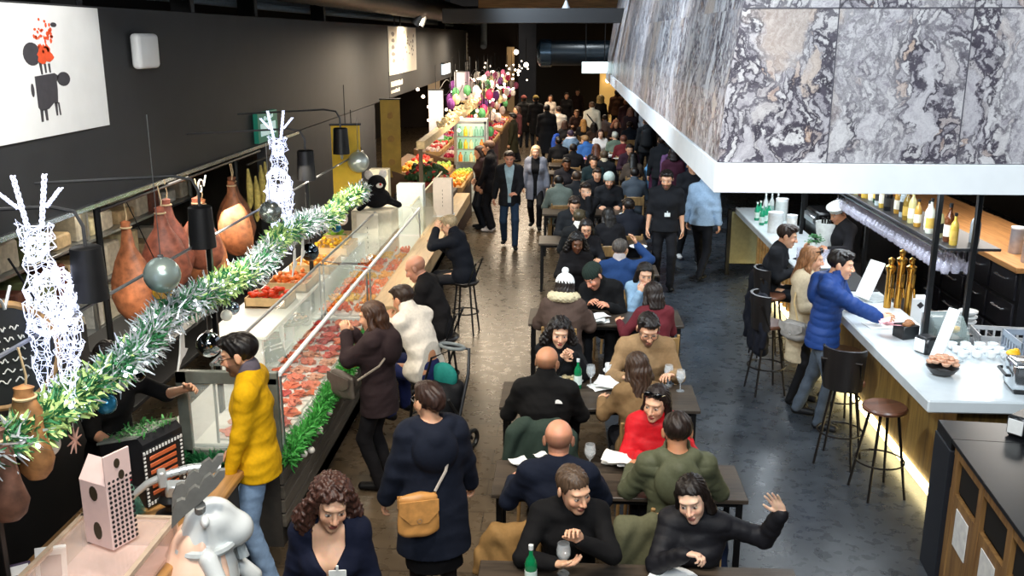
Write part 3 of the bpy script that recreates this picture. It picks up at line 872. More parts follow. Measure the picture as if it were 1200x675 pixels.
# beams under the roof
for k, y in enumerate((22, 34, 46)):
    struct(MB().b2((-3.0, y, 4.5 + .012 * (y - 20)), (9.4, y + .35, 4.86 + .012 * (y - 20)), .01).build('beam_%d' % (k + 1), wood_mat('beam_wood', '#8a6a3f', '#b99458', axis=0)))
for k, y in enumerate((24, 28, 32, 37, 42)):
    struct(MB().b2((-3.0, y, 3.95 + .0172 * (y - 20)), (9.4, y + .22, 4.3 + .0172 * (y - 20)), .01).build('beam_%d' % (k + 4), mat('beam_dark', '#1d1d1f', .6)))

# ------------------------------------------------------------------ hood over the bar
HY0, HY1 = 7.6, 28.2
prof = [(1.22, 2.74), (1.255, 3.25), (1.37, 4.05), (1.50, 4.75)]     # left face leans back as it rises
h = empty('bar_hood', (0, 0, 0), 'huge marble clad hood with white lower band hung above the bar', 'hood')
MARB = marble_mat()
b = MB()
fx = [(p[0], p[1]) for p in prof]
pl = fx + [(8.5, 4.75), (8.5, 2.74)]
b.prism(pl, 1, HY0, HY1); b.build('marble_cladding', MARB, h, smooth=False)
b = MB()
b.b2((1.20, HY0 - .03, 2.5), (8.5, HY1 + .02, 2.735), .004)
b.build('white_band', WHITE, h, smooth=False)
jm = mat('joint_grey', '#4a4850', .6)
b = MB()
for x in (2.07, 3.07, 4.07, 5.07): b.b2((x - .004, HY0 - .004, 2.74), (x + .004, HY0 + .01, 4.7))
b.b2((1.36, HY0 - .004, 3.905), (8.5, HY0 + .01, 3.915))
for k in range(12):
    y = 9.1 + 1.6 * k
    for (xa, za), (xb, zb) in zip(prof[:-1], prof[1:]):
        b.add([(xa - .004, y, za), (xa - .004, y + .008, za), (xb - .004, y + .008, zb), (xb - .004, y, zb)], [(0, 1, 2, 3)])
b.build('joint', jm, h, smooth=False)

# ------------------------------------------------------------------ things up on the fascia and under the roof
# pixel-free helpers: art is laid out in metres along the fascia (y) and up it (z)
def on_fascia(b, polys, x=-3.985, mi=0, t=.004):
    for poly in polys: b.prism([(y, z) for y, z in poly], 0, x, x + t, mi)
po = empty('poster', (-4, 7.3, 3.45), 'white poster with a dark bull, a smaller animal on its back and an orange splash', 'poster')
b = MB().b2((-3.998, 6.0, 2.95), (-3.984, 8.23, 3.935), .002); o = b.build('sheet', WHITE, po); o.matrix_parent_inverse = po.matrix_basis.inverted()
ink = mat('ink_grey', '#3d3c42', .7); red = mat('ink_orange', '#e0532a', .6)
def blob(cy, cz, ry, rz_, n=18, j=0.):
    return [(cy + ry * math.cos(2 * PI * k / n) * (1 + j * random.uniform(-1, 1)), cz + rz_ * math.sin(2 * PI * k / n) * (1 + j * random.uniform(-1, 1))) for k in range(n)]
b = MB()
on_fascia(b, [[(7.11, 3.41), (7.11, 3.18), (7.14, 3.15), (7.26, 3.16), (7.34, 3.2), (7.40, 3.19), (7.42, 3.3), (7.42, 3.36), (7.46, 3.40), (7.4, 3.425)],
              blob(7.53, 3.375, .10, .055), [(7.13, 3.16), (7.13, 3.07), (7.16, 3.07), (7.17, 3.16)], [(7.19, 3.16), (7.2, 3.075), (7.23, 3.075), (7.23, 3.16)],
              [(7.35, 3.2), (7.36, 3.10), (7.38, 3.10), (7.39, 3.2)], [(7.40, 3.2), (7.41, 3.10), (7.43, 3.10), (7.42, 3.2)], blob(7.06, 3.31, .022, .05),
              ])
o = b.build('bull_print', ink, po, smooth=False); o.matrix_parent_inverse = po.matrix_basis.inverted()
b = MB()
on_fascia(b, [blob(7.11, 3.575, .12, .085), [(7.19, 3.52), (7.21, 3.42), (7.23, 3.42), (7.23, 3.52)], [(7.26, 3.5), (7.27, 3.43), (7.29, 3.43), (7.29, 3.5)], [(7.32, 3.5), (7.33, 3.43), (7.35, 3.43), (7.35, 3.5)], blob(7.47, 3.79, .045, .018)])
o = b.build('small_animal_print', ink, po, smooth=False); o.matrix_parent_inverse = po.matrix_basis.inverted()
b = MB(); on_fascia(b, [blob(7.29, 3.57, .11, .07, 22, .28)] + [blob(7.30 + random.gauss(0, .07), 3.70 + random.gauss(0, .055), random.uniform(.008, .022), random.uniform(.008, .02), 7, .2) for _ in range(34)], t=.005)
o = b.build('orange_splash', red, po, smooth=False); o.matrix_parent_inverse = po.matrix_basis.inverted()
def P_(o, root): o.matrix_parent_inverse = root.matrix_basis.inverted(); return o

gl = empty('wall_speaker', (-4, 9, 3.57), 'small white rounded speaker box on the charcoal fascia beside the bull poster', 'speaker')
P_(MB().box((-3.93, 8.98, 3.57), (.10, .44, .32), .04, None, 0, 3).build('casing', WHITE, gl), gl)
P_(MB().box((-3.985, 8.98, 3.57), (.05, .3, .2), .01).build('bracket', BLACK, gl), gl)
def far_poster(y0, y1, z0, z1, label, seed, caps=True):
    rn = random.Random(seed); p = empty('poster', (-4, (y0 + y1) / 2, (z0 + z1) / 2), label, 'poster')
    P_(MB().b2((-3.998, y0, z0), (-3.984, y1, z1), .002).build('sheet', mat('poster_cream', '#e9e4d6', .55, 0, .04), p), p)
    b = MB(); w = y1 - y0
    on_fascia(b, [blob(y0 + w * (.12 + .05 * rn.random()), z0 + (z1 - z0) * (.85 - .14 * k), w * .05, .05, 9, .3) for k in range(5)] + [blob(y0 + w * rn.uniform(.42, .92), z0 + (z1 - z0) * rn.uniform(.2, .9), w * .02, .03, 7, .3) for _ in range(24)])
    P_(b.build('print', mat('ink_soft', '#8d8580', .7), p, smooth=False), p)
    if caps:
        b = MB()
        for (zz, n, hgt) in ((2.63, 8, .12), (2.47, 6, .09)):
            y = y0 + .2
            for k in range(n):
                ww = rn.uniform(.12, .2) * w / 4
                b.b2((-3.998, y, zz - hgt / 2), (-3.99, y + ww, zz + hgt / 2 * rn.choice((.5, 1, 1)))); y += ww * 1.25
        P_(b.build('caption', mat('caption_white', '#e8e2d2', .6), p, smooth=False), p)
far_poster(22., 26.1, 2.84, 3.93, 'pale poster with grey specks lit by a lamp bracket halfway along the fascia', 3)
far_poster(39.6, 43.2, 2.75, 3.85, 'third white poster along the fascia above the flower stall', 4)
far_poster(50., 56., 2.8, 3.87, 'farthest white poster on the pale blue end of the fascia', 5, False)
s = empty('small_sign', (-4, 32.2, 2.7), 'small white hanging light box low on the fascia above the market stalls', 'sign')
P_(MB().b2((-3.99, 31.4, 2.5), (-3.9, 33.2, 2.85), .01).build('face', emit('lightbox_white', '#dceaf2', .9), s), s)
P_(MB().b2((-3.99, 31.35, 2.84), (-3.89, 33.25, 2.88), .005).build('frame', BLACK, s), s)
# green emergency exit sign
e = empty('exit_sign', (-4, 12.7, 2.55), 'green and white emergency exit sign tilted at the lower edge of the fascia', 'sign')
P_(MB().prism([(12.15, 2.36), (13.0, 2.36), (13.0, 2.74), (12.15, 2.74)], 0, -3.99, -3.93).build('green_box', emit('exit_green', '#0f6b58', .35), e), e)
b = MB(); b.prism([(12.25, 2.44), (12.9, 2.44), (12.9, 2.60), (12.25, 2.60)], 0, -3.93, -3.925)
b.prism(blob(12.45, 2.66, .05, .03), 0, -3.93, -3.925); b.prism([(12.55, 2.62), (12.8, 2.66), (12.8, 2.70), (12.5, 2.66)], 0, -3.93, -3.925)
P_(b.build('pictogram', emit('exit_white', '#bfe0e0', .5), e), e)
# lamp bracket over the second poster
def lamp_bracket(y, label):
    l = empty('spotlight_bracket', (-4, y, 4), label, 'lamp')
    b = MB(); b.tube([(-4.05, y, 3.9), (-4.05, y, 4.25), (-3.6, y, 4.3), (-3.45, y, 4.15)], .018, 7); b.tube([(-4.05, y + .8, 3.9), (-4.05, y + .8, 4.25), (-3.6, y + .8, 4.3), (-3.45, y + .8, 4.15)], .018, 7); b.tube([(-3.6, y - .3, 4.3), (-3.6, y + 1.2, 4.3)], .018, 7)
    P_(b.build('arm', BLACK, l), l)
    for k in (0, .8):
        hh = MB().lathe([(.05, 0), (.11, .24), (.10, .24), (.04, .02)], (-3.42, y + k, 4.18), 12, 0, (0, R(215), 0)).build('lamp_head', mat('lamp_grey', '#777a7c', .4, .5), l); P_(hh, l)
        q = MB().ball((-3.53, y + k, 4.06), .06, 8).build('bulb', emit('warm_bulb', '#ffe2b0', 14), l); P_(q, l)
lamp_bracket(23.2, 'twin spotlight bracket lighting the speckled poster on the fascia')
lamp_bracket(40.6, 'twin spotlight bracket above the third poster on the fascia')
# ribbed duct and pipes
b = MB(); pts = [(-3.55, y, 4.42) for y in np.linspace(9, 40, 125)]
b.tube(pts, [.26 + .035 * (k % 2) for k in range(125)], 16); tag(b.build('ribbed_duct', BLACK), 'black ribbed air duct running along above the fascia', 'duct')
b = MB(); b.tube([(-3.3, 39.9, 4.8), (-3.3, 39.9, 3.5), (-3.3, 39.7, 3.3)], .13, 10); tag(b.build('drain_pipe', mat('pipe_grey', '#8d9aa3', .4)), 'pale grey vertical pipe at the end of the ribbed duct', 'pipe')
b = MB(); b.tube([(-3.2, 40.3, 4.6), (-2.8, 40.3, 4.4), (-2.5, 40.3, 3.9), (-2.7, 40.3, 3.5), (-3.1, 40.3, 3.3)], .03, 7); tag(b.build('looped_cable', mat('cable_grey', '#9aa0a4', .5)), 'looped grey cable beside the vertical pipe', 'cable')
b = MB()
for z, x in ((4.12, -4.35), (4.22, -4.7)): b.tube([(x, -2.5, z), (x, 38, z)], .05, 8)
tag(b.build('ceiling_conduit', mat('conduit_pale', '#9fb0bb', .35, .6)), 'pale metal conduit running behind the top edge of the fascia', 'pipe')
for k, y in enumerate((8.0, 10.5, 12.7, 16.4, 33.)):
    o = MB().b2((-4.28, y, 3.9), (-4.05, y + .12, 6.55), .01).build('hanger_post', BLACK); tag(o, None, 'hanger', 'black hangers holding up the fascia'); o['label'] = 'black steel hanger holding up the top of the fascia'
d = empty('round_duct', (.2, 28.5, 3.25), 'big round dark duct end hanging across the far end of the hall', 'duct')
P_(MB().lathe([(.36, 0), (.36, 2.6)], (-.5, 28.6, 3.24), 24, 0, (0, R(90), 0)).build('pipe', mat('duct_teal', '#26313a', .35, .5), d), d)
P_(MB().lathe([(.05, -.42), (.28, -.40), (.4, -.3), (.4, 0), (.37, .02)], (-.4, 28.6, 3.24), 24, 0, (0, R(90), 0)).build('end_cap', mat('duct_cap', '#3d5366', .25, .6), d), d)
s = empty('light_box', (.9, 27.9, 2.85), 'blank white light box sign hanging beside the far corner of the hood', 'sign')
P_(MB().b2((.50, 27.85, 2.69), (1.24, 27.95, 3.0), .01).build('face', emit('lightbox_cyan', '#d8f2f4', 1.3), s), s)
P_(MB().b2((.49, 27.95, 2.68), (1.25, 28.0, 3.01), .01).build('housing', WHITE, s), s)
for x in (.6, 1.14):
    P_(MB().tube([(x, 27.95, 3.0), (x, 27.95, 4.2)], .012, 6).build('hanger', BLACK, s), s)
p = empty('pendant_lamp', (.02, 25, 4.4), 'small bright cone pendant lamp hanging from the roof beam', 'lamp')
P_(MB().tube([(.02, 25, 4.58), (.02, 25, 5.2)], .012, 6).build('cord', BLACK, p), p)
P_(MB().lathe([(.13, 0), (.04, .2), (.03, .24)], (.02, 25, 4.34), 14).build('shade', mat('lamp_pale', '#c5c9cc', .4), p), p)
P_(MB().ball((.02, 25, 4.38), .05, 8).build('bulb', emit('cool_bulb', '#eef6ff', 10), p), p)
# pillars with warm light put in as a glow, and dark openings on the far wall
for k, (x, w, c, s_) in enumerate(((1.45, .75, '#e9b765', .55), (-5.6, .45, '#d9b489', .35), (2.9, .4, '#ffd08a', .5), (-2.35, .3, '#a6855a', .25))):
    struct(MB().b2((x, 39.6, 0), (x + w, 40.0, 3.3), .01).build('pillar_%d' % (k + 1), emit('glow_panel_%d' % k, c, s_)))
struct(MB().b2((-7, 40.2, 0), (-1.9, 40.4, 4.9), .01).build('wall_far_left', mat('far_brown', '#241a14', .8)))
struct(MB().b2((-1.2, 41, 0), (9.4, 41.3, 4.9), .01).build('wall_far', mat('far_dark', '#15110f', .8)))
for k, (x, z) in enumerate(((-1.55, 2.6), (2.35, 2.75), (1.75, 2.0), (-1.95, 3.1))):
    o = MB().ball((x, 39.3, z), .10, 10).build('globe_lamp', emit('warm_globe', '#fff0d0', 9))
    tag(o, ['round glowing globe lamp on the dark far wall near the stalls', 'round glowing lamp under the blank light box', 'glowing lamp against the warm glowing far pillar', 'highest glowing globe lamp on the dark far wall'][k], 'lamp')
    MB().tube([(x, 39.3, z), (x, 39.3, z + 1.0)], .012, 5).build('cord', BLACK, o)
# ------------------------------------------------------------------ bar counter under the hood
BARTOP = mat('bar_stone', '#c6cdd0', .25, 0, .05, 8)
BARW = wood_mat('bar_oak', '#6d5128', '#a58040', rough=.45)
br = empty('bar_counter', (3.2, 10.8, 0), 'long wood fronted bar counter with thick pale stone top', 'bar counter')
b = MB(); b.b2((2.72, 6.72, 1.0), (5.6, 8.0, 1.1), .012); b.b2((2.72, 7.98, 1.0), (3.36, 14.95, 1.1), .012)
P_(b.build('stone_top', BARTOP, br, smooth=False), br)
b = MB(); b.b2((3.06, 7.0, .12), (5.5, 7.04, 1.0)); b.b2((3.06, 7.0, .12), (3.1, 14.8, 1.0))
P_(b.build('wood_front', BARW, br, smooth=False), br)
b = MB()
for k in range(16):
    y = 11.4 + k * .21; b.b2((3.035, y, .12), (3.06, y + .1, 1.0), .004)
P_(b.build('batten', OAKY, br), br)
P_(MB().b2((3.12, 7.08, 0), (5.45, 14.75, .12)).build('plinth', DARK, br), br)
P_(MB().b2((3.035, 7.05, .045), (3.115, 14.8, .115)).build('led_strip', emit('led_warm', '#ffe9a8', 9), br), br)
P_(MB().b2((2.66, 14.98, .18), (3.3, 15.05, 1.02), .01).build('end_panel', mat('end_cream', '#8d855e', .5), br), br)
P_(MB().b2((2.62, 14.97, 0), (2.68, 15.06, 1.06), .005).build('end_post', BLACK, br), br)
P_(MB().b2((3.4, 8.1, .2), (4.0, 14.6, .86), .01).build('work_shelf', mat('bar_work_dark', '#1b1c1e', .35, .4), br), br)

# steel frame with bottle shelf and hanging glasses
sh = empty('bar_rack', (3.5, 11, 0), 'black steel rack behind the bar holding bottles above and glasses below', 'rack')
for (x, y, z0, z1) in ((3.22, 8.21, 1.1, 2.5), (3.59, 8.3, .86, 2.5), (3.62, 11.3, .86, 2.5), (3.62, 14.2, .86, 2.5), (3.25, 12.9, 1.1, 2.5)):
    P_(MB().b2((x - .022, y - .022, z0), (x + .022, y + .022, z1), .003).build('post', BLACK, sh), sh)
P_(MB().b2((3.38, 8.35, 1.875), (3.85, 14.2, 1.90), .004).build('shelf', mat('shelf_dark', '#2c2d30', .4, .4), sh), sh)
b = MB()
for x in (3.40, 3.5, 3.6, 3.7): b.b2((x, 8.5, 1.83), (x + .02, 14.0, 1.845))
P_(b.build('glass_rail', STEEL, sh), sh)
# wine glasses hanging upside down, in rows
WG = mat('wine_glass', '#c9c8d8', .08, 0, .05, 40, alpha=.34)
wg = MB().lathe([(.034, .0), (.036, -.005), (.004, -.012), (.004, -.09), (.02, -.105), (.040, -.135), (.042, -.165), (.034, -.205), (.031, -.205), (.038, -.165), (.034, -.135), (.0, -.11)], n=12)
g0 = wg.build('wine_glass', WG); n = 0
tag(g0, 'clear wine glass hanging upside down under the black bottle shelf', 'wine glass', 'wine glasses hanging under the bottle shelf')
for i in range(34):
    for j in range(3):
        o = g0 if n == 0 else dup(g0); n += 1
        o.location = (3.46 + .1 * j + random.uniform(-.006, .006), 8.55 + i * .105 + random.uniform(-.012, .012), 1.832)
# bottles on the shelf
BC = [('#c9a94a', 'amber'), ('#8a6f2c', 'honey coloured'), ('#d9dccf', 'clear'), ('#14161a', 'black'), ('#cfc58a', 'straw coloured'), ('#2f5a3a', 'green'), ('#b98b3a', 'golden'), ('#5a3018', 'brown'), ('#b9c6cc', 'pale blue'), ('#e0ddd0', 'milky white')]
def bottle(loc, col, h=.31, r=.038, label='', group=None, labelcol=None, name='bottle', capc='#1b1b1d'):
    m_ = mat('bottle_' + col.strip('#'), col, .1, 0, .05, 10, alpha=.88)
    o = MB().lathe([(r * .9, 0), (r, .01), (r, h * .58), (r * .8, h * .68), (r * .36, h * .78), (r * .33, h * .96), (0, h * .97)], n=12).build(name, m_)
    o.location = loc; tag(o, label, 'bottle', group)
    MB().lathe([(r * .40, h * .90), (r * .42, h * 1.0), (0, h * 1.01)], n=10).build('cap', mat('cap_' + capc.strip('#'), capc, .4), o)
    if labelcol: MB().lathe([(r * 1.02, h * .15), (r * 1.02, h * .45)], n=12).build('paper_label', mat('lab_' + labelcol.strip('#'), labelcol, .6), o)
    return o
ys = 8.5; used = {}
ords = ['nearest', 'second', 'third', 'fourth', 'fifth', 'sixth', 'seventh', 'eighth', 'ninth']
i = 0
while ys < 13.6:
    c, nm = BC[(i * 7 + i // 3) % 10]
    used[nm] = used.get(nm, 0) + 1
    bottle((3.5 + random.uniform(-.03, .03), ys, 1.9), c, random.uniform(.27, .36), random.uniform(.034, .045), '%s bottle on the shelf over the hanging glasses, %s of its colour' % (nm, ords[used[nm] - 1]), 'bottles on the rack shelf', random.choice([None, '#e6e0cc', '#1d1d1d', '#c5a24a']))
    ys += random.uniform(.12, .2); i += 1
bottle((3.72, 8.62, 1.9), '#9aa3a8', .3, .045, 'bottle with a red pourer top at the near end of the shelf', 'bottles on the rack shelf', None, capc='#c2182c')

# back counter: wood top on black drawers
bk = empty('back_counter', (5.0, 11, 0), 'black drawer unit with a wooden top behind the bar', 'cabinet')
P_(MB().b2((4.55, 9.5, 1.40), (5.6, 14.5, 1.46), .006).build('wood_top', wood_mat('back_wood', '#9c6b3c', '#c9935c', axis=1), bk), bk)
P_(MB().b2((4.64, 9.55, .1), (5.6, 14.5, 1.40)).build('body', mat('drawer_black', '#26262a', .4, .3), bk), bk)
for r_ in range(3):
    for c_ in range(4):
        y0 = 9.62 + c_ * .62; z0 = .42 + r_ * .33
        d = MB().b2((4.615, y0, z0), (4.645, y0 + .57, z0 + .29), .006).build('drawer', mat('drawer_face', '#303036', .35, .3), bk); P_(d, bk)
        hd = MB().tube([(4.62, y0 + .17, z0 + .2), (4.585, y0 + .17, z0 + .2), (4.585, y0 + .41, z0 + .2), (4.62, y0 + .41, z0 + .2)], .010, 6).build('handle', mat('handle_bright', '#e2e4ea', .2, .8), d)
c = empty('canister', (4.8, 9.75, 1.46), 'grey lidded metal canister on the wooden back counter', 'canister')
MB().lathe([(.09, 0), (.095, .01), (.088, .24), (.08, .245)], n=20).build('pot', mat('canister_grey', '#a7a6ad', .3, .6), c); MB().lathe([(.091, .235), (.093, .26), (0, .268)], n=20).build('lid', mat('canister_lid', '#c9c9cf', .3, .5), c)
c = empty('canister', (4.85, 10.2, 1.46), 'second grey metal canister behind the lidded one', 'canister')
MB().lathe([(.07, 0), (.075, .01), (.07, .27), (.06, .275)], n=20).build('pot', mat('canister_grey', '#a7a6ad', .3, .6), c); MB().lathe([(.072, .265), (.074, .285), (0, .29)], n=20).build('lid', WHITE, c)
s = empty('yellow_card', (5.05, 10.0, 1.46), 'yellow card sign standing on the wooden back counter', 'card')
MB().box((0, 0, .13), (.10, .006, .22), .002, (R(-8), 0, R(-25))).build('sheet', mat('card_yellow', '#e3c52a', .6), s)
o = MB().box((0, -.006, .16), (.06, .004, .012), 0, (R(-8), 0, R(-25))).box((0, -.006, .13), (.06, .004, .008), 0, (R(-8), 0, R(-25))).build('print', mat('ink_dark', '#4a3d18', .7), s)
c = empty('steel_tray', (4.95, 9.62, 1.46), 'small steel tray on the near end of the wooden back counter', 'tray')
MB().box((0, 0, .05), (.22, .16, .1), .02).build('body', STEEL, c)
o = MB().box((0, 0, .17), (.26, .2, .34), .05).build('coffee_grinder', mat('teal_plastic', '#1c4a5a', .35)); o.location = (5.25, 10.3, 1.46); tag(o, 'dark teal grinder on the wooden back counter', 'grinder')

# draught tap: brass columns
t = empty('beer_tap', (3.33, 9.25, .86), 'tall brass beer tap with three columns on the bar', 'beer tap')
BRASS = mat('brass', '#b98a3c', .2, .95, .12, 12)
MB().cyl((0, 0, 0), .13, .05, 20).build('base', BRASS, t)
for k, (x, y) in enumerate(((-.10, 0), (0, 0), (.10, 0))):
    hh = .68 + (.08 if k == 1 else 0)
    MB().lathe([(.05, .04), (.036, .1), (.036, hh - .08), (.05, hh - .05), (.05, hh - .02), (.02, hh), (.032, hh + .03), (.03, hh + .055), (0, hh + .075)], (x, y, 0), 14).build('column', BRASS, t)
    MB().tube([(x, -.03, .45), (x, -.13, .46), (x, -.15, .38)], .012, 7).tube([(x, -.08, .47), (x, -.09, .6)], .016, 7).build('spout', BRASS, t)

# things on the bar
def menu(loc, rz, label, w=.22, h=.40):
    s = empty('menu_stand', loc, label, 'menu', None, rz)
    MB().box((0, .0, h / 2 + .02), (w, .012, h), .004, (R(-24), 0, 0)).build('board', WHITE, s)
    MB().box((0, .09, .012), (w, .24, .02), .004).build('foot', mat('acrylic', '#cfd8da', .15, alpha=.6), s)
menu((3.12, 9.5, 1.1), R(-68), 'white leaning menu board on the bar by the man in the blue jacket')
menu((3.12, 7.55, 1.1), R(-58), 'white leaning menu board beside the pastry bowl', .11, .46)
for k, (x, y, rz, lab) in enumerate(((3.02, 8.95, .5, 'white paper sheet on the bar under the blue jacket man\'s arm'), (2.98, 8.62, .2, 'white paper sheet nearest the bread box on the bar'), (3.18, 8.78, 1.0, 'pale paper sheet overlapping the others near the beer tap'))):
    o = MB().box((0, 0, .002), (.30, .21, .003)).build('paper_sheet', PAPER); o.location = (x, y, 1.1 + .003 * k); o.rotation_euler = (0, 0, rz); tag(o, lab, 'paper')
c = empty('napkin_box', (3.1, 7.85, 1.1), 'black napkin dispenser with white napkins showing on the bar', 'napkin dispenser', None, R(25))
MB().box((0, 0, .075), (.14, .15, .15), .02).build('case', mat('black_plastic', '#16171a', .3), c); MB().box((-.073, 0, .075), (.012, .11, .11), .003).build('napkins', PAPER, c)
c = empty('bread_box', (3.08, 8.28, 1.1), 'black box topped with brown bread and pink napkins on the bar', 'box', None, R(20))
MB().box((0, 0, .06), (.17, .15, .12), .006).build('box', mat('black_plastic', '#16171a', .3), c)
b = MB()
for k in range(6): b.ball((random.uniform(-.06, .06), random.uniform(-.05, .05), .13), (.04, .035, .022), 8)
b.build('bread', mat('bread_brown', '#8a5a34', .8, 0, .3, 30), c)
b = MB()
for k in range(5): b.box((-.12 - random.uniform(0, .04), random.uniform(.0, .1), .11 + .008 * k), (.12, .09, .004), 0, (.1 * k, .1, k))
b.build('napkins', mat('pink_paper', '#e0a5ac', .7), c)
c = empty('pastry_bowl', (3.03, 7.30, 1.1), 'dark bowl heaped with ruffled tan pastries at the bar corner', 'bowl')
MB().lathe([(.05, 0), (.09, .02), (.125, .07), (.118, .07), (.08, .025), (0, .02)], n=20).build('bowl', mat('bowl_dark', '#2c2726', .4), c)
for k in range(20):
    a = k * 2.4; rr = .024 * math.sqrt(k); zz = .085 + .05 * (1 - k / 20)
    MB().lathe([(.0, .0), (.026, .006), (.034, .022), (.024, .03), (.022, .024), (0, .02)], n=9).build('pastry', mat('pastry_tan', '#d0a184', .75, 0, .3, 40), c, loc=(rr * math.cos(a), rr * math.sin(a), zz), rz=a)
# plate stacks and cups
def stack(loc, n, r, h, nm, label, part):
    for k in range(n):
        o = MB().lathe([(r * .55, 0), (r, h * .7), (r, h), (r * .9, h), (r * .5, h * .4), (0, h * .4)], n=20).build(nm, WHITE)
        o.location = (loc[0] + random.uniform(-.004, .004), loc[1] + random.uniform(-.004, .004), loc[2] + k * h); tag(o, label + (', %s from the bottom' % ords[k].replace('nearest', 'first')), part, label.split(' in ')[-1])
stack((3.72, 9.2, .86), 6, .10, .032, 'plate', 'white plate in the stack right of the brass tap', 'plate')
stack((3.62, 9.0, .86), 4, .075, .055, 'cup', 'white bowl in the short stack before the plates', 'bowl')
stack((3.98, 9.15, .86), 5, .09, .05, 'bowl', 'white bowl in the stack by the near rack post', 'bowl')
c = empty('white_box', (3.55, 9.32, .86), 'white upright box with a dark mark beside the brass tap', 'box')
MB().box((0, 0, .17), (.2, .16, .34), .012).build('box', WHITE, c); MB().box((-.0, -.082, .27), (.05, .004, .05), 0, (0, R(45), 0)).build('mark', mat('ink_dark2', '#2a2a2e', .6), c)
c = empty('fruit_tray', (3.6, 8.62, .86), 'white tray of yellow fruit on the bar under the steel posts', 'tray')
MB().b2((-.17, -.12, .18), (.17, .12, .2), .006).b2((-.15, -.1, 0), (.15, .1, .18), .01).build('tray', mat('tray_black', '#1a1b1d', .4), c)
for k in range(9):
    MB().ball((random.uniform(-.11, .11), random.uniform(-.07, .07), .225), (.045, .034, .032), 9, 0, (0, 0, k)).build('lemon', mat('lemon', '#e8b417', .45, 0, .1), c)
# glass display
c = empty('glass_display', (3.40, 8.22, 1.1), 'small slanted glass display case on the bar corner', 'display case', None, R(10))
MB().prism([(-.2, .0), (.2, .0), (.2, .30), (-.02, .30), (-.2, .1)], 0, -.2, .2).build('glass', glass('display_glass', '#cfe4e0', .22), c)
MB().b2((-.21, -.21, -.0), (.21, .21, .02), .004).b2((-.21, .19, .0), (.21, .21, .31), .004).build('frame', STEEL, c)
MB().b2((-.17, -.15, .02), (.17, .15, .05), .01).lathe([(.07, .05), (.07, .15), (.0, .16)], (-.05, .03, 0), 14).build('contents', mat('dark_pots', '#35383a', .4), c)
c.scale = (.72, .72, .72)
def crate(loc, rz, size, label, col='#a9adb2'):
    c = empty('plastic_crate', loc, label, 'crate', None, rz)
    w, d, h_ = size; mm = mat('crate_' + col.strip('#'), col, .45)
    b = MB().b2((-w / 2, -d / 2, 0), (w / 2, d / 2, .012))
    for (x0, y0, x1, y1) in ((-w / 2, -d / 2, w / 2, -d / 2 + .012), (-w / 2, d / 2 - .012, w / 2, d / 2), (-w / 2, -d / 2, -w / 2 + .012, d / 2), (w / 2 - .012, -d / 2, w / 2, d / 2)):
        b.b2((x0, y0, 0), (x1, y1, h_ * .35)); b.b2((x0, y0, h_ * .75), (x1, y1, h_))
        nn = 7
        for k in range(nn + 1):
            if x1 - x0 > .1: xx = x0 + (x1 - x0 - .018) * k / nn; b.b2((xx, y0, h_ * .3), (xx + .018, y1, h_ * .8))
            else: yy = y0 + (y1 - y0 - .018) * k / nn; b.b2((x0, yy, h_ * .3), (x1, yy + .018, h_ * .8))
    b.build('basket', mm, c, smooth=False)
    return c
crate((4.1, 8.62, .9), R(-8), (.5, .36, .16), 'pale grey slotted plastic crate behind the bar posts', '#b9bcbf')
crate((4.05, 7.7, 1.1), R(-4), (.62, .42, .2), 'grey slotted crate full of glasses on the near bar end', '#8e99a6')
g = MB().lathe([(.03, 0), (.036, .1), (.033, .1), (.028, .006), (0, .006)], n=12).build('tumbler', WG); k_ = 0
for i in range(5):
    for j in range(3):
        o = g if k_ == 0 else dup(g); k_ += 1
        o.location = (3.82 + i * .115, 7.58 + j * .11, 1.113); tag(o, 'clear tumbler standing in the grey crate on the near bar end', 'glass', 'tumblers in the grey crate')
c = empty('mustard_pot', (3.62, 7.42, 1.1), 'small pot with orange yellow top between the menu board and crate', 'pot')
MB().lathe([(.04, 0), (.045, .02), (.038, .12), (.03, .13)], n=14).build('jar', mat('jar_amber', '#b0741c', .3), c); MB().ball((0, 0, .15), (.055, .05, .03), 10).ball((.03, .02, .16), (.03, .03, .025), 8).build('filling', mat('orange_yellow', '#eeb21c', .5), c)
c = empty('steel_toaster', (3.62, 6.98, 1.1), 'silver toaster with black slots on the near edge of the bar', 'toaster', None, R(-8))
MB().box((0, 0, .13), (.44, .26, .22), .035, None, 0, 3).build('shell', mat('chrome', '#c9ced2', .15, .9, .05), c)
MB().b2((-.2, -.13, 0), (.2, .13, .03), .008).build('base', mat('black_plastic', '#16171a', .3), c)
MB().b2((-.16, -.09, .236), (.16, -.03, .243)).b2((-.16, .03, .236), (.16, .09, .243)).b2((-.12, -.136, .06), (.14, -.130, .19)).build('slot', mat('slot_black', '#0b0c0e', .4), c)
MB().tube([(-.23, -.1, .14), (-.26, -.1, .14), (-.26, .1, .14), (-.23, .1, .14)], .012, 6).build('lever', BLACK, c)
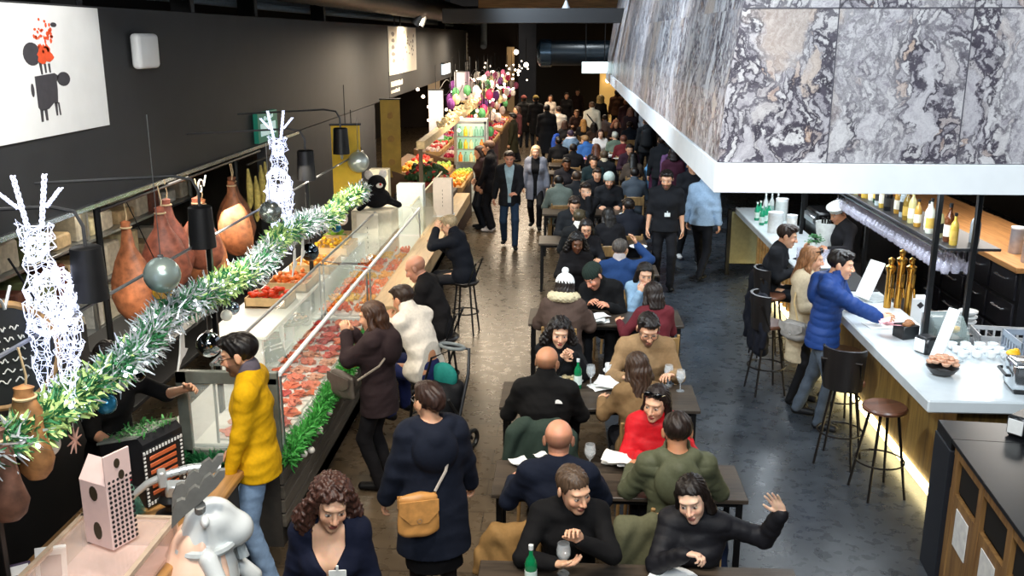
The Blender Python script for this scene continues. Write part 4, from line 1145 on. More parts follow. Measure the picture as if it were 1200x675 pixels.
# far end of the bar
for k, (x, y, r, hh, c_, lab) in enumerate(((2.92, 13.0, .10, .26, '#dfe2e2', 'wide white cylinder canister on the far part of the bar'), (3.12, 12.9, .07, .24, '#e8e8e4', 'narrow white cylinder canister beside the wide one'), (3.2, 13.9, .09, .30, '#c9d0d0', 'pale tall canister at the far end of the bar'))):
    c = empty('canister', (x, y, 1.1), lab, 'canister')
    MB().lathe([(r, 0), (r, hh), (r * .9, hh + .005)], n=18).build('pot', mat('can_' + c_.strip('#'), c_, .4), c); MB().lathe([(r * 1.02, hh - .02), (r * 1.02, hh + .02), (0, hh + .03)], n=18).build('lid', WHITE, c)
for k in range(5):
    bottle((2.84 + .07 * (k % 3), 13.5 + .12 * k, 1.1), '#1f9a6e', .27, .036, 'green bottle on the far end of the bar, %s in its row' % ords[k], 'green bottles on the far bar end', '#cfe5dc', capc='#d9e6e0')
for k in range(3):
    bottle((3.05 + .09 * k, 14.3, 1.1), '#d7dedc', .33, .04, 'clear bottle at the far bar end, %s from the aisle' % ords[k].replace('nearest', 'first'), 'clear bottles on the far bar end', '#8fb0a8', capc='#e8ecec')
o = MB().box((0, 0, .15), (.42, .3, .3), .03).build('red_box', mat('red_gloss', '#a8232c', .35)); o.location = (3.6, 14.3, 1.75); tag(o, 'red box high at the far end of the bar', 'box')
o2 = MB().b2((-.3, -.25, -.05), (.3, .25, 0), .005).build('bracket_shelf', BLACK); o2.location = (3.62, 14.3, 1.75); tag(o2, 'black bracket shelf under the red box at the far end of the bar', 'shelf')
c = empty('coffee_machine', (3.65, 13.2, .86), 'dark coffee machine behind the far part of the bar', 'coffee machine')
MB().box((0, 0, .28), (.4, .62, .5), .03).build('body', mat('machine_black', '#141517', .3, .3), c); MB().box((-.22, 0, .42), (.08, .55, .1), .02).build('front_panel', STEEL, c); MB().box((-.2, 0, .05), (.16, .55, .08), .01).build('drip_tray', STEEL, c)
c = empty('dark_cabinet', (3.72, 12.45, .86), 'tall black drinks cooler with green lights behind the bartender', 'cooler')
MB().box((0, 0, .35), (.3, .4, .7), .015).build('case', mat('machine_black', '#141517', .3, .3), c); MB().box((-.155, 0, .4), (.01, .32, .5), .003).build('door', mat('cooler_door', '#1d2a26', .15), c)
c = empty('ice_bucket', (3.38, 12.1, 1.06), 'white ice bucket holding dark bottles on the bar', 'bucket')
MB().lathe([(.10, .04), (.11, .05), (.155, .36), (.148, .36), (.10, .07), (0, .07)], n=22).build('bucket', mat('bucket_white', '#e4e8e6', .35), c)
for k in range(5): bottle((3.38 + .07 * math.cos(k * 1.3), 12.1 + .07 * math.sin(k * 1.3), 1.15), '#11140f', .32, .035, 'dark bottle standing in the white ice bucket', 'bottles in the ice bucket', capc='#0e0e10')
for k, (x, y) in enumerate(((2.80, 11.1), (2.98, 11.05), (3.1, 11.2), (2.9, 11.5), (3.2, 11.4))):
    o = MB().lathe([(.03, 0), (.036, .11), (.033, .11), (.028, .006), (0, .006)], n=12).build('tumbler', WG); o.location = (x, y, 1.1); tag(o, 'clear tumbler on the bar before the man in the black sweater', 'glass', 'tumblers on the bar')
def plant_pot(loc, label):
    c = empty('herb_pot', loc, label, 'potted plant'); MB().lathe([(.05, 0), (.07, .11), (.062, .11), (.05, .09), (0, .09)], n=16).build('pot', WHITE, c)
    b = MB()
    for k in range(70):
        a, e_ = random.uniform(0, 6.3), random.uniform(.2, 1.4); L_ = random.uniform(.06, .14)
        p = Vector((0, 0, .1)) + Vector((math.cos(a) * math.cos(e_), math.sin(a) * math.cos(e_), math.sin(e_))) * L_
        s_ = .02; b.quad(p + Vector((-s_, 0, 0)), p + Vector((0, -s_, .008)), p + Vector((s_, 0, 0)), p + Vector((0, s_, .01)))
    b.build('leaves', mat('herb_green', '#2f7a3a', .6, 0, .3), c, fix=False)
ec = MB().lathe([(.022, 0), (.04, .02), (.042, .06), (.038, .06), (.034, .02), (0, .012)], n=16); ec.torus((.05, 0, .035), .016, .005, 12, 6, 0, (R(90), 0, 0))
e0 = ec.build('coffee_cup', WHITE)
for k in range(12):
    o = e0 if k == 0 else dup(e0)
    o.location = (3.36 + .115 * (k % 4), 7.72 + .12 * (k // 4), 1.1); o.rotation_euler = (0, 0, k * 1.3); tag(o, 'white coffee cup standing beside the grey crate on the bar', 'cup', 'coffee cups beside the grey crate')
o = MB().b2((-.26, -.5, 0), (.26, .5, .012), .004).build('bar_mat', mat('mat_black', '#151618', .7)); o.location = (3.08, 10.35, 1.1); tag(o, 'black rubber mat lying on the bar past the leaning menu board', 'mat')
plant_pot((3.15, 11.75, 1.1), 'small herb pot with green leaves by the ice bucket')

# ------------------------------------------------------------------ stools
def stool(loc, rz, label, back=False):
    s = empty('bar_stool', loc, label, 'stool', 'bar stools along the bar', rz)
    MB().lathe([(.0, .735), (.15, .735), (.175, .745), (.18, .765), (.17, .78), (0, .775)], n=24).build('seat', wood_mat('stool_wood', '#4a2c1f', '#6d4431', rough=.35, axis=0), s)
    lm = mat('stool_metal', '#1c1715', .4, .5)
    for a in (45, 135, 225, 315):
        c_, s_ = math.cos(R(a)), math.sin(R(a))
        MB().tube([(.11 * c_, .11 * s_, .74), (.23 * c_, .23 * s_, .0)], [.013, .011], 8).build('leg', lm, s)
    MB().torus((0, 0, .30), .195, .008, 28, 6).build('foot_ring', lm, s)
    if back:
        MB().tube([(-.16, .05, .74), (-.17, .16, 1.0), (.17, .16, 1.0), (.16, .05, .74)], .012, 7).build('back_frame', lm, s)
        b = MB(); pts = [(.17 * math.sin(t) , .05 + .13 * math.cos(t)) for t in np.linspace(-1.5, 1.5, 12)]
        vs = [(x, y, .72) for x, y in pts] + [(x * 1.12, y * 1.12 + .01, 1.10) for x, y in pts] + [(x * .9, y * .9, .72) for x, y in pts] + [(x * 1.02, y * 1.02, 1.10) for x, y in pts]
        fs = []
        for k in range(11): fs += [(k, k + 1, 13 + k, 12 + k), (24 + k, 36 + k, 37 + k, 25 + k), (12 + k, 13 + k, 37 + k, 36 + k), (k, 24 + k, 25 + k, k + 1)]
        fs += [(0, 12, 36, 24), (11, 35, 47, 23)]
        b.add(vs, fs).build('backrest', mat('stool_leather', '#1a1716', .35), s)
    return s
stool((2.66, 7.42, 0), R(12), 'round brown wooden bar stool with ring footrest, nearest of the bar stools')
stool((2.50, 8.02, 0), R(150), 'black backed bar stool beside the man in the blue jacket', True)
stool((2.72, 8.85, 0), R(100), 'bar stool half hidden behind the blue jacket man, tucked under the bar', False)
stool((2.2, 9.75, 0), R(100), 'bar stool carrying dark coats beside the woman in the beige coat', True)
stool((2.45, 10.9, 0), R(95), 'bar stool by the man in the black sweater', True)

# black station with wooden flaps in the near right corner
st = empty('waste_station', (2.9, 5.2, 0), 'black topped wooden station with two dark openings and white notices', 'cabinet', None, R(6.4))
W_ = 1.6
M_ = Matrix.Translation((2.64, 6.0, 0)) @ Matrix.Rotation(R(-5.5), 4, 'Z')     # local: -y towards the camera along the face, +x into the unit
def stb(name, b, m_):
    b.xf(M_); return P_(b.build(name, m_, st, smooth=False), st)
stb('top', MB().b2((-.02, -2.0, 1.07), (.9, .02, 1.1), .004), mat('station_black', '#121316', .3, 0, .1))
stb('back_ledge', MB().b2((-.02, .02, 1.02), (.9, .36, 1.1), .004), mat('station_black', '#121316', .3))
stb('end_panel', MB().b2((-.03, .0, 0), (.9, .36, 1.02), .004), mat('station_side', '#1d222b', .5))
wf = wood_mat('station_wood', '#6f5032', '#a9834f', rough=.5)
b = MB()
b.b2((0, -2.0, 1.0), (.03, 0, 1.07)); b.b2((0, -2.0, 0), (.03, 0, .76))
for y in (-.06, -.56, -1.06, -1.56): b.b2((-.004, y - .04, 0), (.034, y + .04, 1.07), .003)
stb('wood_front', b, wf)
stb('inside', MB().b2((.12, -1.98, .02), (.9, -.02, 1.06)), mat('inside_black', '#060607', .8))
for k, (y, lab) in enumerate(((-.31, None), (-.81, None), (-1.31, None))):
    n_ = stb('notice', MB().b2((-.008, y - .12, .44), (-.002, y + .12, .70), .001), mat('notice_white', '#eef3f8', .5))
    b = MB()
    for q in range(7): b.b2((-.011, y - .09, .66 - q * .028), (-.008, y + random.uniform(.02, .09), .668 - q * .028))
    b.xf(M_); P_(b.build('print', mat('ink_blue_grey', '#8494a4', .6), n_, smooth=False), st)
    o_ = stb('flap_slot', MB().b2((.02, y - .2, .78), (.05, y + .2, .99), .003), mat('inside_black', '#060607', .8))
c = empty('napkin_box', (3.12, 6.13, 1.1), 'black napkin dispenser on the near corner of the black station', 'napkin dispenser', None, R(40))
MB().box((0, 0, .075), (.2, .13, .15), .02).build('case', mat('black_plastic', '#16171a', .3), c); MB().box((-.103, 0, .078), (.012, .1, .1), .003).build('napkins', PAPER, c)
# ------------------------------------------------------------------ deli counter run on the aisle
SLAT = wood_mat('grey_slats', '#4c4740', '#6d665b', rough=.6, axis=1)
dc = empty('deli_counter', (-2.5, 11, 0), 'long grey slatted food counter with glass fronts along the aisle', 'counter')
FX, DZ, Y0 = -2.02, .78, 6.28          # front plane, deck height and near end of the glass cases
b = MB()
for k in range(6): b.b2((FX - .03 + (.0 if k else .03), Y0, .05 + k * .115), (FX, 17.2, .152 + k * .115), .004)
P_(b.build('front_boards', SLAT, dc, smooth=False), dc)
P_(MB().b2((-3.0, Y0, 0), (FX - .03, 17.2, .74)).build('body', mat('counter_body', '#3a3631', .7), dc), dc)
P_(MB().b2((-3.05, Y0 - .04, .74), (FX + .02, 9.6, DZ - .012), .004).build('worktop', mat('steel_worktop', '#c9cfce', .3, .35, .06), dc), dc)
P_(MB().b2((FX - .02, 9.62, .74), (-1.70, 17.2, .93), .004).build('eating_ledge', wood_mat('ledge_wood', '#b7976c', '#d9bd92', axis=1, rough=.35), dc), dc)
P_(MB().b2((-3.05, 9.62, .74), (FX - .03, 17.2, .768), .004).build('rear_worktop', mat('steel_worktop', '#c9cfce', .3, .35, .06), dc), dc)
WHT = mat('display_white', '#e4e8e4', .35, 0, .03)
FRAME = mat('frame_greygreen', '#70766f', .45, .2)
def glass_case(y0, y1, label, end=True):
    c = empty('glass_case', (FX - .25, (y0 + y1) / 2, DZ), label, 'display case')
    x = FX
    P_(MB().b2((x - .012, y0, DZ + .01), (x, y1, 1.33)).build('front_glass', GLASS, c, smooth=False), c)
    P_(MB().tube([(x - .006, y0, 1.345), (x - .006, y1, 1.345)], .019, 8).build('top_rail', WHITE, c), c)
    P_(MB().b2((x - .5, y0, 1.40), (x - .02, y1, 1.408)).build('top_glass', GLASS, c, smooth=False), c)
    P_(MB().tube([(x - .5, y0, 1.41), (x - .5, y1, 1.41)], .014, 8).build('back_rail', STEEL, c), c)
    for y in (y0 + .02, y1 - .02):
        P_(MB().tube([(x - .5, y, DZ), (x - .5, y, 1.41), (x - .006, y, 1.345), (x - .006, y, DZ)], .012, 6).build('support', STEEL, c), c)
    P_(MB().b2((x - .68, y0, DZ - .01), (x - .02, y1, DZ + .012), .003).build('deck', WHT, c), c)
    return c
gc = glass_case(Y0 + .08, 9.5, 'glass deli case full of pink packed meats nearest the man in yellow')
e = empty('case_end_frame', (-2.35, Y0, .75), 'grey framed glass end panel of the meat case', 'panel')
b = MB(); y = Y0 - .05
b.b2((-2.74, y, .76), (-2.66, y + .05, 1.40), .004); b.b2((FX - .06, y, .76), (FX + .015, y + .05, 1.36), .004); b.b2((-2.74, y, 1.31), (FX + .015, y + .05, 1.40), .004); b.b2((-2.74, y, .74), (FX + .015, y + .05, .80), .004)
P_(b.build('frame', FRAME, e, smooth=False), e); P_(MB().b2((-2.66, y + .02, .80), (FX - .06, y + .028, 1.31)).build('pane', glass('end_pane', '#e8f4ef', .22), e, smooth=False), e)
glass_case(9.62, 13.2, 'second glass case beyond the meats with orange food inside')
# meat packs: each a tray with slices
MEAT = [('#d8503f', 'red'), ('#e27a5e', 'salmon pink'), ('#c23a35', 'deep red'), ('#e8a184', 'pale pink'), ('#d9653c', 'orange red')]
def slices(b, w, d, n, z, rn):
    for k in range(n):
        a = rn.uniform(0, 6.3); x, y = rn.uniform(-w, w) * .6, rn.uniform(-d, d) * .6
        rr = rn.uniform(.03, .06)
        vs = [(x + rr * math.cos(t + a) * (1 + .2 * math.sin(3 * t)), y + rr * .75 * math.sin(t + a), z + .006 + .012 * math.sin(2 * t + a) + rn.uniform(0, .03)) for t in np.linspace(0, 2 * PI, 10, endpoint=False)]
        vs += [(v[0], v[1], v[2] - .005) for v in vs]
        b.add(vs, [tuple(range(10)), tuple(range(19, 9, -1))] + [(i, i + 10, (i + 1) % 10 + 10, (i + 1) % 10) for i in range(10)])
rn = random.Random(5); n = 0
for r_ in range(15):
    for c_ in range(3):
        col, cn = MEAT[(r_ * 2 + c_ * 3 + r_ // 4) % 5]
        x = FX - .115 - c_ * .17; y = Y0 + .22 + r_ * .2
        t = empty('meat_tray', (x + rn.uniform(-.01, .01), y + rn.uniform(-.012, .012), DZ + .013), '', 'food tray', 'meat trays in the glass case', rn.uniform(-.12, .12))
        t['label'] = '%s sliced meat tray, %s of its column, %s' % (cn, ['nearest', 'second', 'third', 'fourth', 'fifth', 'sixth', 'seventh', 'eighth', 'ninth', 'tenth', 'eleventh', 'twelfth', 'thirteenth', 'fourteenth', 'farthest'][r_], ['against the front glass', 'middle column of the case', 'column behind'][c_])
        b = MB().b2((-.08, -.09, 0), (.08, .09, .018), .004); b.build('tray', mat('tray_white', '#e9e4df', .5), t)
        b = MB(); slices(b, .08, .085, 8, .018, rn); b.build('slices', mat('meat_' + cn.replace(' ', '_'), col, .4, 0, .35, 45), t)
# orange and yellow food in the second case, trays of pieces
for r_ in range(9):
    for c_ in range(3):
        col, cn = [('#e8762a', 'orange'), ('#f0a43c', 'golden'), ('#d9552a', 'red orange'), ('#f2c05a', 'yellow')][(r_ + c_ * 2 + r_ // 3) % 4]
        t = empty('food_tray', (FX - .15 - c_ * .19, 9.85 + r_ * .36, DZ + .013), '%s food tray in the second case, %s along, %s' % (cn, ['nearest', 'second', 'third', 'fourth', 'fifth', 'sixth', 'seventh', 'eighth', 'last'][r_], ['front row', 'middle row', 'back row'][c_]), 'food tray', 'food trays in the second case')
        MB().b2((-.085, -.16, 0), (.085, .16, .03), .006).build('tray', mat('tray_white', '#e9e4df', .5), t)
        b = MB()
        for k in range(26): b.ball((rn.uniform(-.065, .065), rn.uniform(-.13, .13), .04 + rn.uniform(0, .035)), (rn.uniform(.018, .034), rn.uniform(.015, .025), .016), 6, 0, (rn.random(), rn.random(), rn.random() * 6))
        b.build('pieces', mat('food_' + cn.replace(' ', '_'), col, .45, 0, .3, 40), t)
# back shelf of the stall with peppers, racks and boards
bs = empty('back_shelf', (-2.75, 9, 0), 'pale back shelf of the food stall carrying baskets and boards', 'shelf')
P_(MB().b2((-3.1, 7.7, 1.16), (-2.55, 12.2, 1.19), .004).build('top', WHT, bs), bs)
for y in (7.75, 9.9, 12.1): P_(MB().b2((-3.02, y, .766), (-2.6, y + .04, 1.16)).build('support', WHT, bs), bs)
def basket(loc, w, d, col, cn, label, nm, n=40, pr_=(.028, .02, .02)):
    c = empty('food_basket', loc, label, 'basket')
    b = MB().b2((-w / 2, -d / 2, 0), (w / 2, d / 2, .02))
    for (x0, y0, x1, y1) in ((-w / 2, -d / 2, w / 2, -d / 2 + .015), (-w / 2, d / 2 - .015, w / 2, d / 2), (-w / 2, -d / 2, -w / 2 + .015, d / 2), (w / 2 - .015, -d / 2, w / 2, d / 2)): b.b2((x0, y0, 0), (x1, y1, .10), .003)
    b.build('crate', mat('basket_' + nm, '#caa97a' if nm != 'w' else '#e5e5df', .7), c)
    pm = mat('heap_' + col.strip('#'), col, .4, 0, .28, 30)
    for k in range(n):
        MB().ball((0, 0, 0), pr_, 7).build(cn, pm, c, loc=(rn.uniform(-w, w) * .42, rn.uniform(-d, d) * .42, .05 + rn.uniform(0, .08)), rz=rn.random() * 6)
    return c
basket((-2.82, 8.75, 1.19), .40, .36, '#e0421a', 'pepper', 'basket heaped with bright red orange peppers on the back shelf', 'a', 34, (.045, .022, .022))
basket((-2.78, 9.4, 1.19), .42, .5, '#e87b33', 'pepper', 'basket of orange peppers beyond the red orange ones', 'b', 34, (.045, .026, .026))
basket((-2.75, 10.2, 1.19), .45, .55, '#f0a437', 'fritter', 'basket heaped with golden fritters on the back shelf', 'c', 40)
basket((-2.75, 11.1, 1.19), .45, .6, '#f3b92e', 'fritter', 'basket of yellow fritters farthest along the back shelf', 'd', 40)
basket((-2.85, 12.0 - .3, 1.19), .3, .3, '#6f9a2a', 'lettuce', 'small basket of green leaves at the far end of the back shelf', 'e', 12, (.05, .05, .03))
c = empty('wire_rack', (-2.80, 8.55, .80), 'white square rack beside the round board of meats', 'rack')
b = MB()
for x in (-.18, .18):
    for y in (-.16, .16): b.b2((x - .018, y - .018, 0), (x + .018, y + .018, .3), .004)
b.b2((-.2, -.18, .28), (.2, .18, .31), .004); b.b2((-.2, -.18, .02), (.2, .18, .04), .004)
b.build('frame', WHITE, c)
MB().box((0, 0, .09), (.28, .22, .1), .02).build('load', mat('ham_dark', '#8a4a3a', .5, 0, .3), c)
c = empty('round_board', (-2.66, 8.75, .96), 'round dark board of nuts and sliced meats on a white stand', 'board')
MB().lathe([(.19, .05), (.20, .06), (.20, .08), (.185, .085), (.18, .07), (0, .07)], n=26).build('board', mat('board_dark', '#3c2b22', .5), c)
MB().lathe([(.08, -.17), (.06, -.15), (.05, .03), (.12, .05), (0, .051)], n=16).build('stand', WHITE, c)
b = MB()
for k in range(50):
    a, q = rn.random() * 6.3, .165 * math.sqrt(rn.random()); b.ball((q * math.cos(a), q * math.sin(a), .085), (.022, .015, .011), 6, 0, (0, 0, a))
b.build('pieces', mat('nuts', '#b08464', .6, 0, .5, 60), c)
o = MB().lathe([(.055, 0), (.06, .005), (.06, .24), (.055, .25), (.0, .25)], n=20).build('steel_cylinder', STEEL); o.location = (-2.66, 9.35, .80); tag(o, 'polished steel cylinder standing behind the round board', 'canister')
for k, (x, y) in enumerate(((-2.72, 8.0), (-2.70, 7.65), (-2.62, 8.15))):
    c = empty('price_board', (x, y, .795), ['black price board with white writing, nearest the round board', 'black price board with white writing, nearest the yellow sweater man', 'smaller black price board leaning behind the meat trays'][k], 'sign', None, R(80 - 12 * k))
    MB().box((0, 0, .12), (.30 - .05 * k, .012, .2), .003, (R(-25), 0, 0)).build('board', mat('slate', '#1c1e1e', .6), c)
    b = MB()
    for q in range(4):
        b.box((rn.uniform(-.02, .02), -.012 + (q - 1.5) * .018, .185 - q * .042), (.2 - .03 * k, .003, .014), 0, (R(-25), 0, rn.uniform(-.05, .05)))
    b.build('writing', mat('chalk', '#cfd0ca', .8), c)
# cream boards standing on the counter
def board(loc, size, label, col='#e6dfcc', rz=0, mark=False):
    c = empty('cream_board', loc, label, 'board', None, rz)
    MB().box((0, 0, size[2] / 2), size, .006).build('panel', mat('cream_' + col.strip('#'), col, .6, 0, .04), c)
    MB().box((0, .02, .01), (size[0] * 1.1, size[1] + .1, .02), .004).build('foot', WHITE, c)
    if mark:
        b = MB()
        for k in range(5): b.box((0, -size[1] / 2 - .002, size[2] * (.3 + .1 * k)), (.01, .003, .03))
        b.build('writing', mat('ink_grey2', '#6b6a60', .7), c)
board((-2.60, 12.35, .768), (.29, .03, .66), 'tall cream board with faint writing standing past the orange food', mark=True)
board((-2.3, 14.2, .768), (.40, .25, .78), 'pale blue white upright box by the flower basket', '#d4e0dc')
board((-2.85, 14.6, .768), (.3, .2, .95), 'tall cream box behind the pale blue white one', '#dcd3ba')
board((-1.90, 14.9, .93), (.3, .2, .6), 'cream box with dark red marks beside the flower basket', '#d8ccc0', mark=True)
# long glass sneeze guard before the eating ledge
gd = empty('sneeze_guard', (-2.1, 15, .94), 'long slanted glass guard between the eaters and the counter', 'glass guard')
P_(MB().add([(-1.98, 13.3, .93), (-1.98, 17.0, .93), (-2.16, 17.0, 1.36), (-2.16, 13.3, 1.36), (-1.99, 13.3, .93), (-1.99, 17.0, .93), (-2.17, 17.0, 1.36), (-2.17, 13.3, 1.36)], [(0, 1, 2, 3), (7, 6, 5, 4), (0, 4, 5, 1), (1, 5, 6, 2), (2, 6, 7, 3), (3, 7, 4, 0)]).build('pane', glass('guard_glass', '#e6e6c8', .3), gd, smooth=False), gd)
P_(MB().tube([(-2.165, 13.3, 1.365), (-2.165, 17.0, 1.365)], .014, 7).build('rail', mat('rail_cream', '#ded9be', .3, .3), gd), gd)
# ------------------------------------------------------------------ garland rail with tinsel
gr = empty('garland_rail', (-2.7, 8, 0), 'thin black metal frame over the stall that carries the garland', 'frame')
for y in (4.0, 7.0, 9.9, 12.6): P_(MB().b2((-2.74, y, 0), (-2.70, y + .04, 2.2), .003).build('post', BLACK, gr), gr)
P_(MB().b2((-2.80, 3.6, 1.705), (-2.60, 12.8, 1.73), .003).build('shelf', mat('rail_black', '#141416', .5), gr), gr)
P_(MB().tube([(-2.72, 3.0, 2.2), (-2.72, 12.8, 2.2)], .012, 6).build('top_rod', mat('rod_grey', '#8d9094', .3, .6), gr), gr)
def garland(name, pts, label, r=.12, dens=900, fir='#2f7a4a', tinsel='#dfeaf4', lights=True, droop=0.):
    g = empty(name, pts[0], label, 'garland')
    pts = [np.array(p, float) for p in pts]
    seg = [np.linalg.norm(b_ - a_) for a_, b_ in zip(pts[:-1], pts[1:])]; tot = sum(seg)
    def pos(t):
        d = t * tot
        for a_, b_, s_ in zip(pts[:-1], pts[1:], seg):
            if d <= s_: return a_ + (b_ - a_) * d / s_
            d -= s_
        return pts[-1]
    rg_ = np.random.RandomState(len(label)); P_(MB().tube([pos(t) for t in np.linspace(0, 1, 60)], .018, 6).build('wire', mat('fir_stem', '#1c3a26', .8), g), g)
    def leaves(n, L, w, lo, hi, clump):
        b = MB()
        for k in range(n):
            t = rg_.rand()
            if clump and math.sin(t * tot * 3.1 + 1.1 * math.sin(t * tot * 1.3)) * clump < rg_.rand() * 1.4 - .7: continue
            p = pos(t); d = rg_.normal(size=3); d /= np.linalg.norm(d); d[2] -= droop
            q = p + d * r * rg_.uniform(lo, hi)
            e_ = d + rg_.normal(size=3) * .5; e_ /= np.linalg.norm(e_); s_ = np.cross(e_, rg_.normal(size=3)); s_ /= np.linalg.norm(s_) + 1e-9
            b.add([q - s_ * w, q + s_ * w, q + e_ * L + s_ * w * .3, q + e_ * L - s_ * w * .3], [(0, 1, 2, 3)])
        return b
    P_(leaves(int(dens * tot), .06, .009, .1, .9, 0).build('fir_needles', mat('fir_' + fir.strip('#'), fir, .6, 0, .35, 20), g, fix=False, smooth=False), g)
    if tinsel:
        P_(leaves(int(dens * tot * .8), .07, .007, .5, 1.15, 1).build('tinsel', mat('tinsel_silver', tinsel, .25, .55, .15), g, fix=False, smooth=False), g)
        P_(leaves(int(dens * tot * .6), .05, .012, .5, 1.1, -1).build('pale_leaves', mat('leaf_pale', '#b9d88a', .5, 0, .25), g, fix=False, smooth=False), g)
    if lights:
        b = MB()
        for k in range(int(tot * 22)):
            p = pos(rg_.rand()); d = rg_.normal(size=3); d /= np.linalg.norm(d); q = p + d * r * .95
            b.ball(q, .013, 5)
        P_(b.build('fairy_lights', emit('fairy_white', '#f2f6ff', 6), g), g)['kind'] = 'stuff'
    return pos
wav = lambda y: (-2.6 + .03 * math.sin(y * 5), y, 1.86 - .00 + .045 * math.sin(y * 2.3) - max(0, y - 9) * .04)
gpos = garland('christmas_garland', [wav(y) for y in np.linspace(3.2, 12.2, 40)], 'silver and green christmas garland with white lights along the black rail', .105, 1100)
garland('fir_garland', [(FX + .05, y, .74 + .02 * math.sin(y * 7)) for y in np.linspace(Y0 - .05, 9.5, 24)], 'bright green fir garland along the front edge of the meat case', .075, 1500, '#3f9a3f', None, False)
garland('fir_garland', [(x, Y0 - .12, .74 + .015 * math.sin(x * 20)) for x in np.linspace(-2.72, -2.04, 10)], 'short dark green fir garland under the grey glass end panel', .065, 1500, '#1f6a3c', None, False)
def ball(loc, r, col, label, rough=.15, metal=.8, hang=.12, cat='bauble'):
    o = MB().ball((0, 0, 0), r, 22).build('christmas_bauble', mat('bauble_' + col.strip('#') + str(int(rough * 100)), col, rough, metal, .08, 12)); o.location = loc; tag(o, label, cat, 'hanging christmas baubles')
    MB().cyl((0, 0, r * .95), r * .16, r * .18, 10).tube([(0, 0, r * 1.1), (0, 0, r * 1.1 + hang)], .003, 5).build('cap', STEEL, o)
    return o
ball((-2.6, 5.87, 2.2), .118, '#9fb3b0', 'large pale silver bauble hanging before the hams', .28, .6, .9)
ball((-2.6, 6.55, 1.5), .095, '#a9b4bd', 'mirrored silver bauble under the garland beside the yellow sweater man', .05, 1)
ball((-2.58, 4.92, 1.68), .062, '#2f7fa8', 'shiny blue bauble under the garland by the black shirt worker', .15, .6)
ball((-2.6, 4.32, 1.70), .068, '#e3e3dc', 'white glittery bauble under the near end of the garland', .6, .1)
ball((-2.6, 8.22, 2.19), .10, '#8f9a9a', 'dull silver bauble hanging near the second light reindeer', .25, .8, .5)
ball((-2.6, 11.95, 2.16), .135, '#cfd8d2', 'pale bauble hanging highest by the yellow banner', .3, .6, .4)
ball((-2.6, 9.44, 1.55), .095, '#4e5a66', 'dark mirror bauble under the garland above the peppers', .06, 1)
ball((-2.6, 10.9, 1.62), .075, '#d9c9c5', 'pinkish white bauble near the far end of the garland', .4, .3)
ball((-2.57, 10.5, 1.60), .06, '#1f5f86', 'small dark blue bauble near the far end of the garland', .15, .7)
ball((-2.6, 7.1, 1.62), .055, '#8fa3b5', 'small silver bauble beside the mirrored one', .1, .9)
ball((-2.58, 6.9, 1.62), .045, '#ecece4', 'small white bauble under the garland near the mirrored one', .6, .0)
ball((-2.57, 5.3, 1.73), .06, '#10131a', 'black glossy bauble half sunk in the garland', .08, .3)
ball((-2.6, 7.9, 1.66), .06, '#b5c0c6', 'clear silvery bauble under the middle of the garland', .1, .8)
for k, (y, z) in enumerate(((6.5, .66), (6.95, .66), (7.3, .67), (7.85, .66), (8.3, .66), (8.8, .66), (6.7, .60))):
    ball((FX + .10, y, z), .028 + .006 * (k % 2), '#e9e6dc', ['white bauble on the fir garland nearest the yellow sweater man', 'second white bauble along the fir garland on the case', 'third white bauble along the fir garland on the case', 'fourth white bauble along the fir garland on the case', 'white bauble on the case garland left of the brown coat woman', 'farthest white bauble on the case garland', 'lowest white bauble hanging below the case garland'][k], .5, .1, .03)
s = empty('straw_star', (-2.58, 4.55, 1.62), 'pink straw star hanging beside the white glittery bauble', 'ornament')
b = MB()
for k in range(8): a = k * PI / 4; b.tube([(0, 0, 0), (.0, .075 * math.cos(a), .075 * math.sin(a))], [.010, .003], 5)
b.build('star', mat('star_pink', '#e0b0a0', .6), s); MB().tube([(0, 0, .07), (0, 0, .2)], .003, 5).build('string', PAPER, s)
# white hand shaped paper ornaments
for k, (y, z) in enumerate(((5.95, 1.66), (8.7, 1.62), (9.0, 1.66))):
    o = empty('paper_bird', (-2.55, y, z), ['white paper dove hanging from the garland above the worker\'s arm', 'white paper dove under the garland before the peppers', 'second white paper dove beside the first, above the peppers'][k], 'ornament')
    b = MB(); b.prism([(-.10, -.12), (-.04, -.02), (.0, .10), (.05, .12), (.04, .0), (.09, -.02), (.03, -.05), (-.02, -.06)], 0, -.006, .006); b.build('bird', PAPER, o, smooth=False)
    MB().tube([(0, .03, .1), (0, .03, .22)], .003, 5).build('string', PAPER, o)
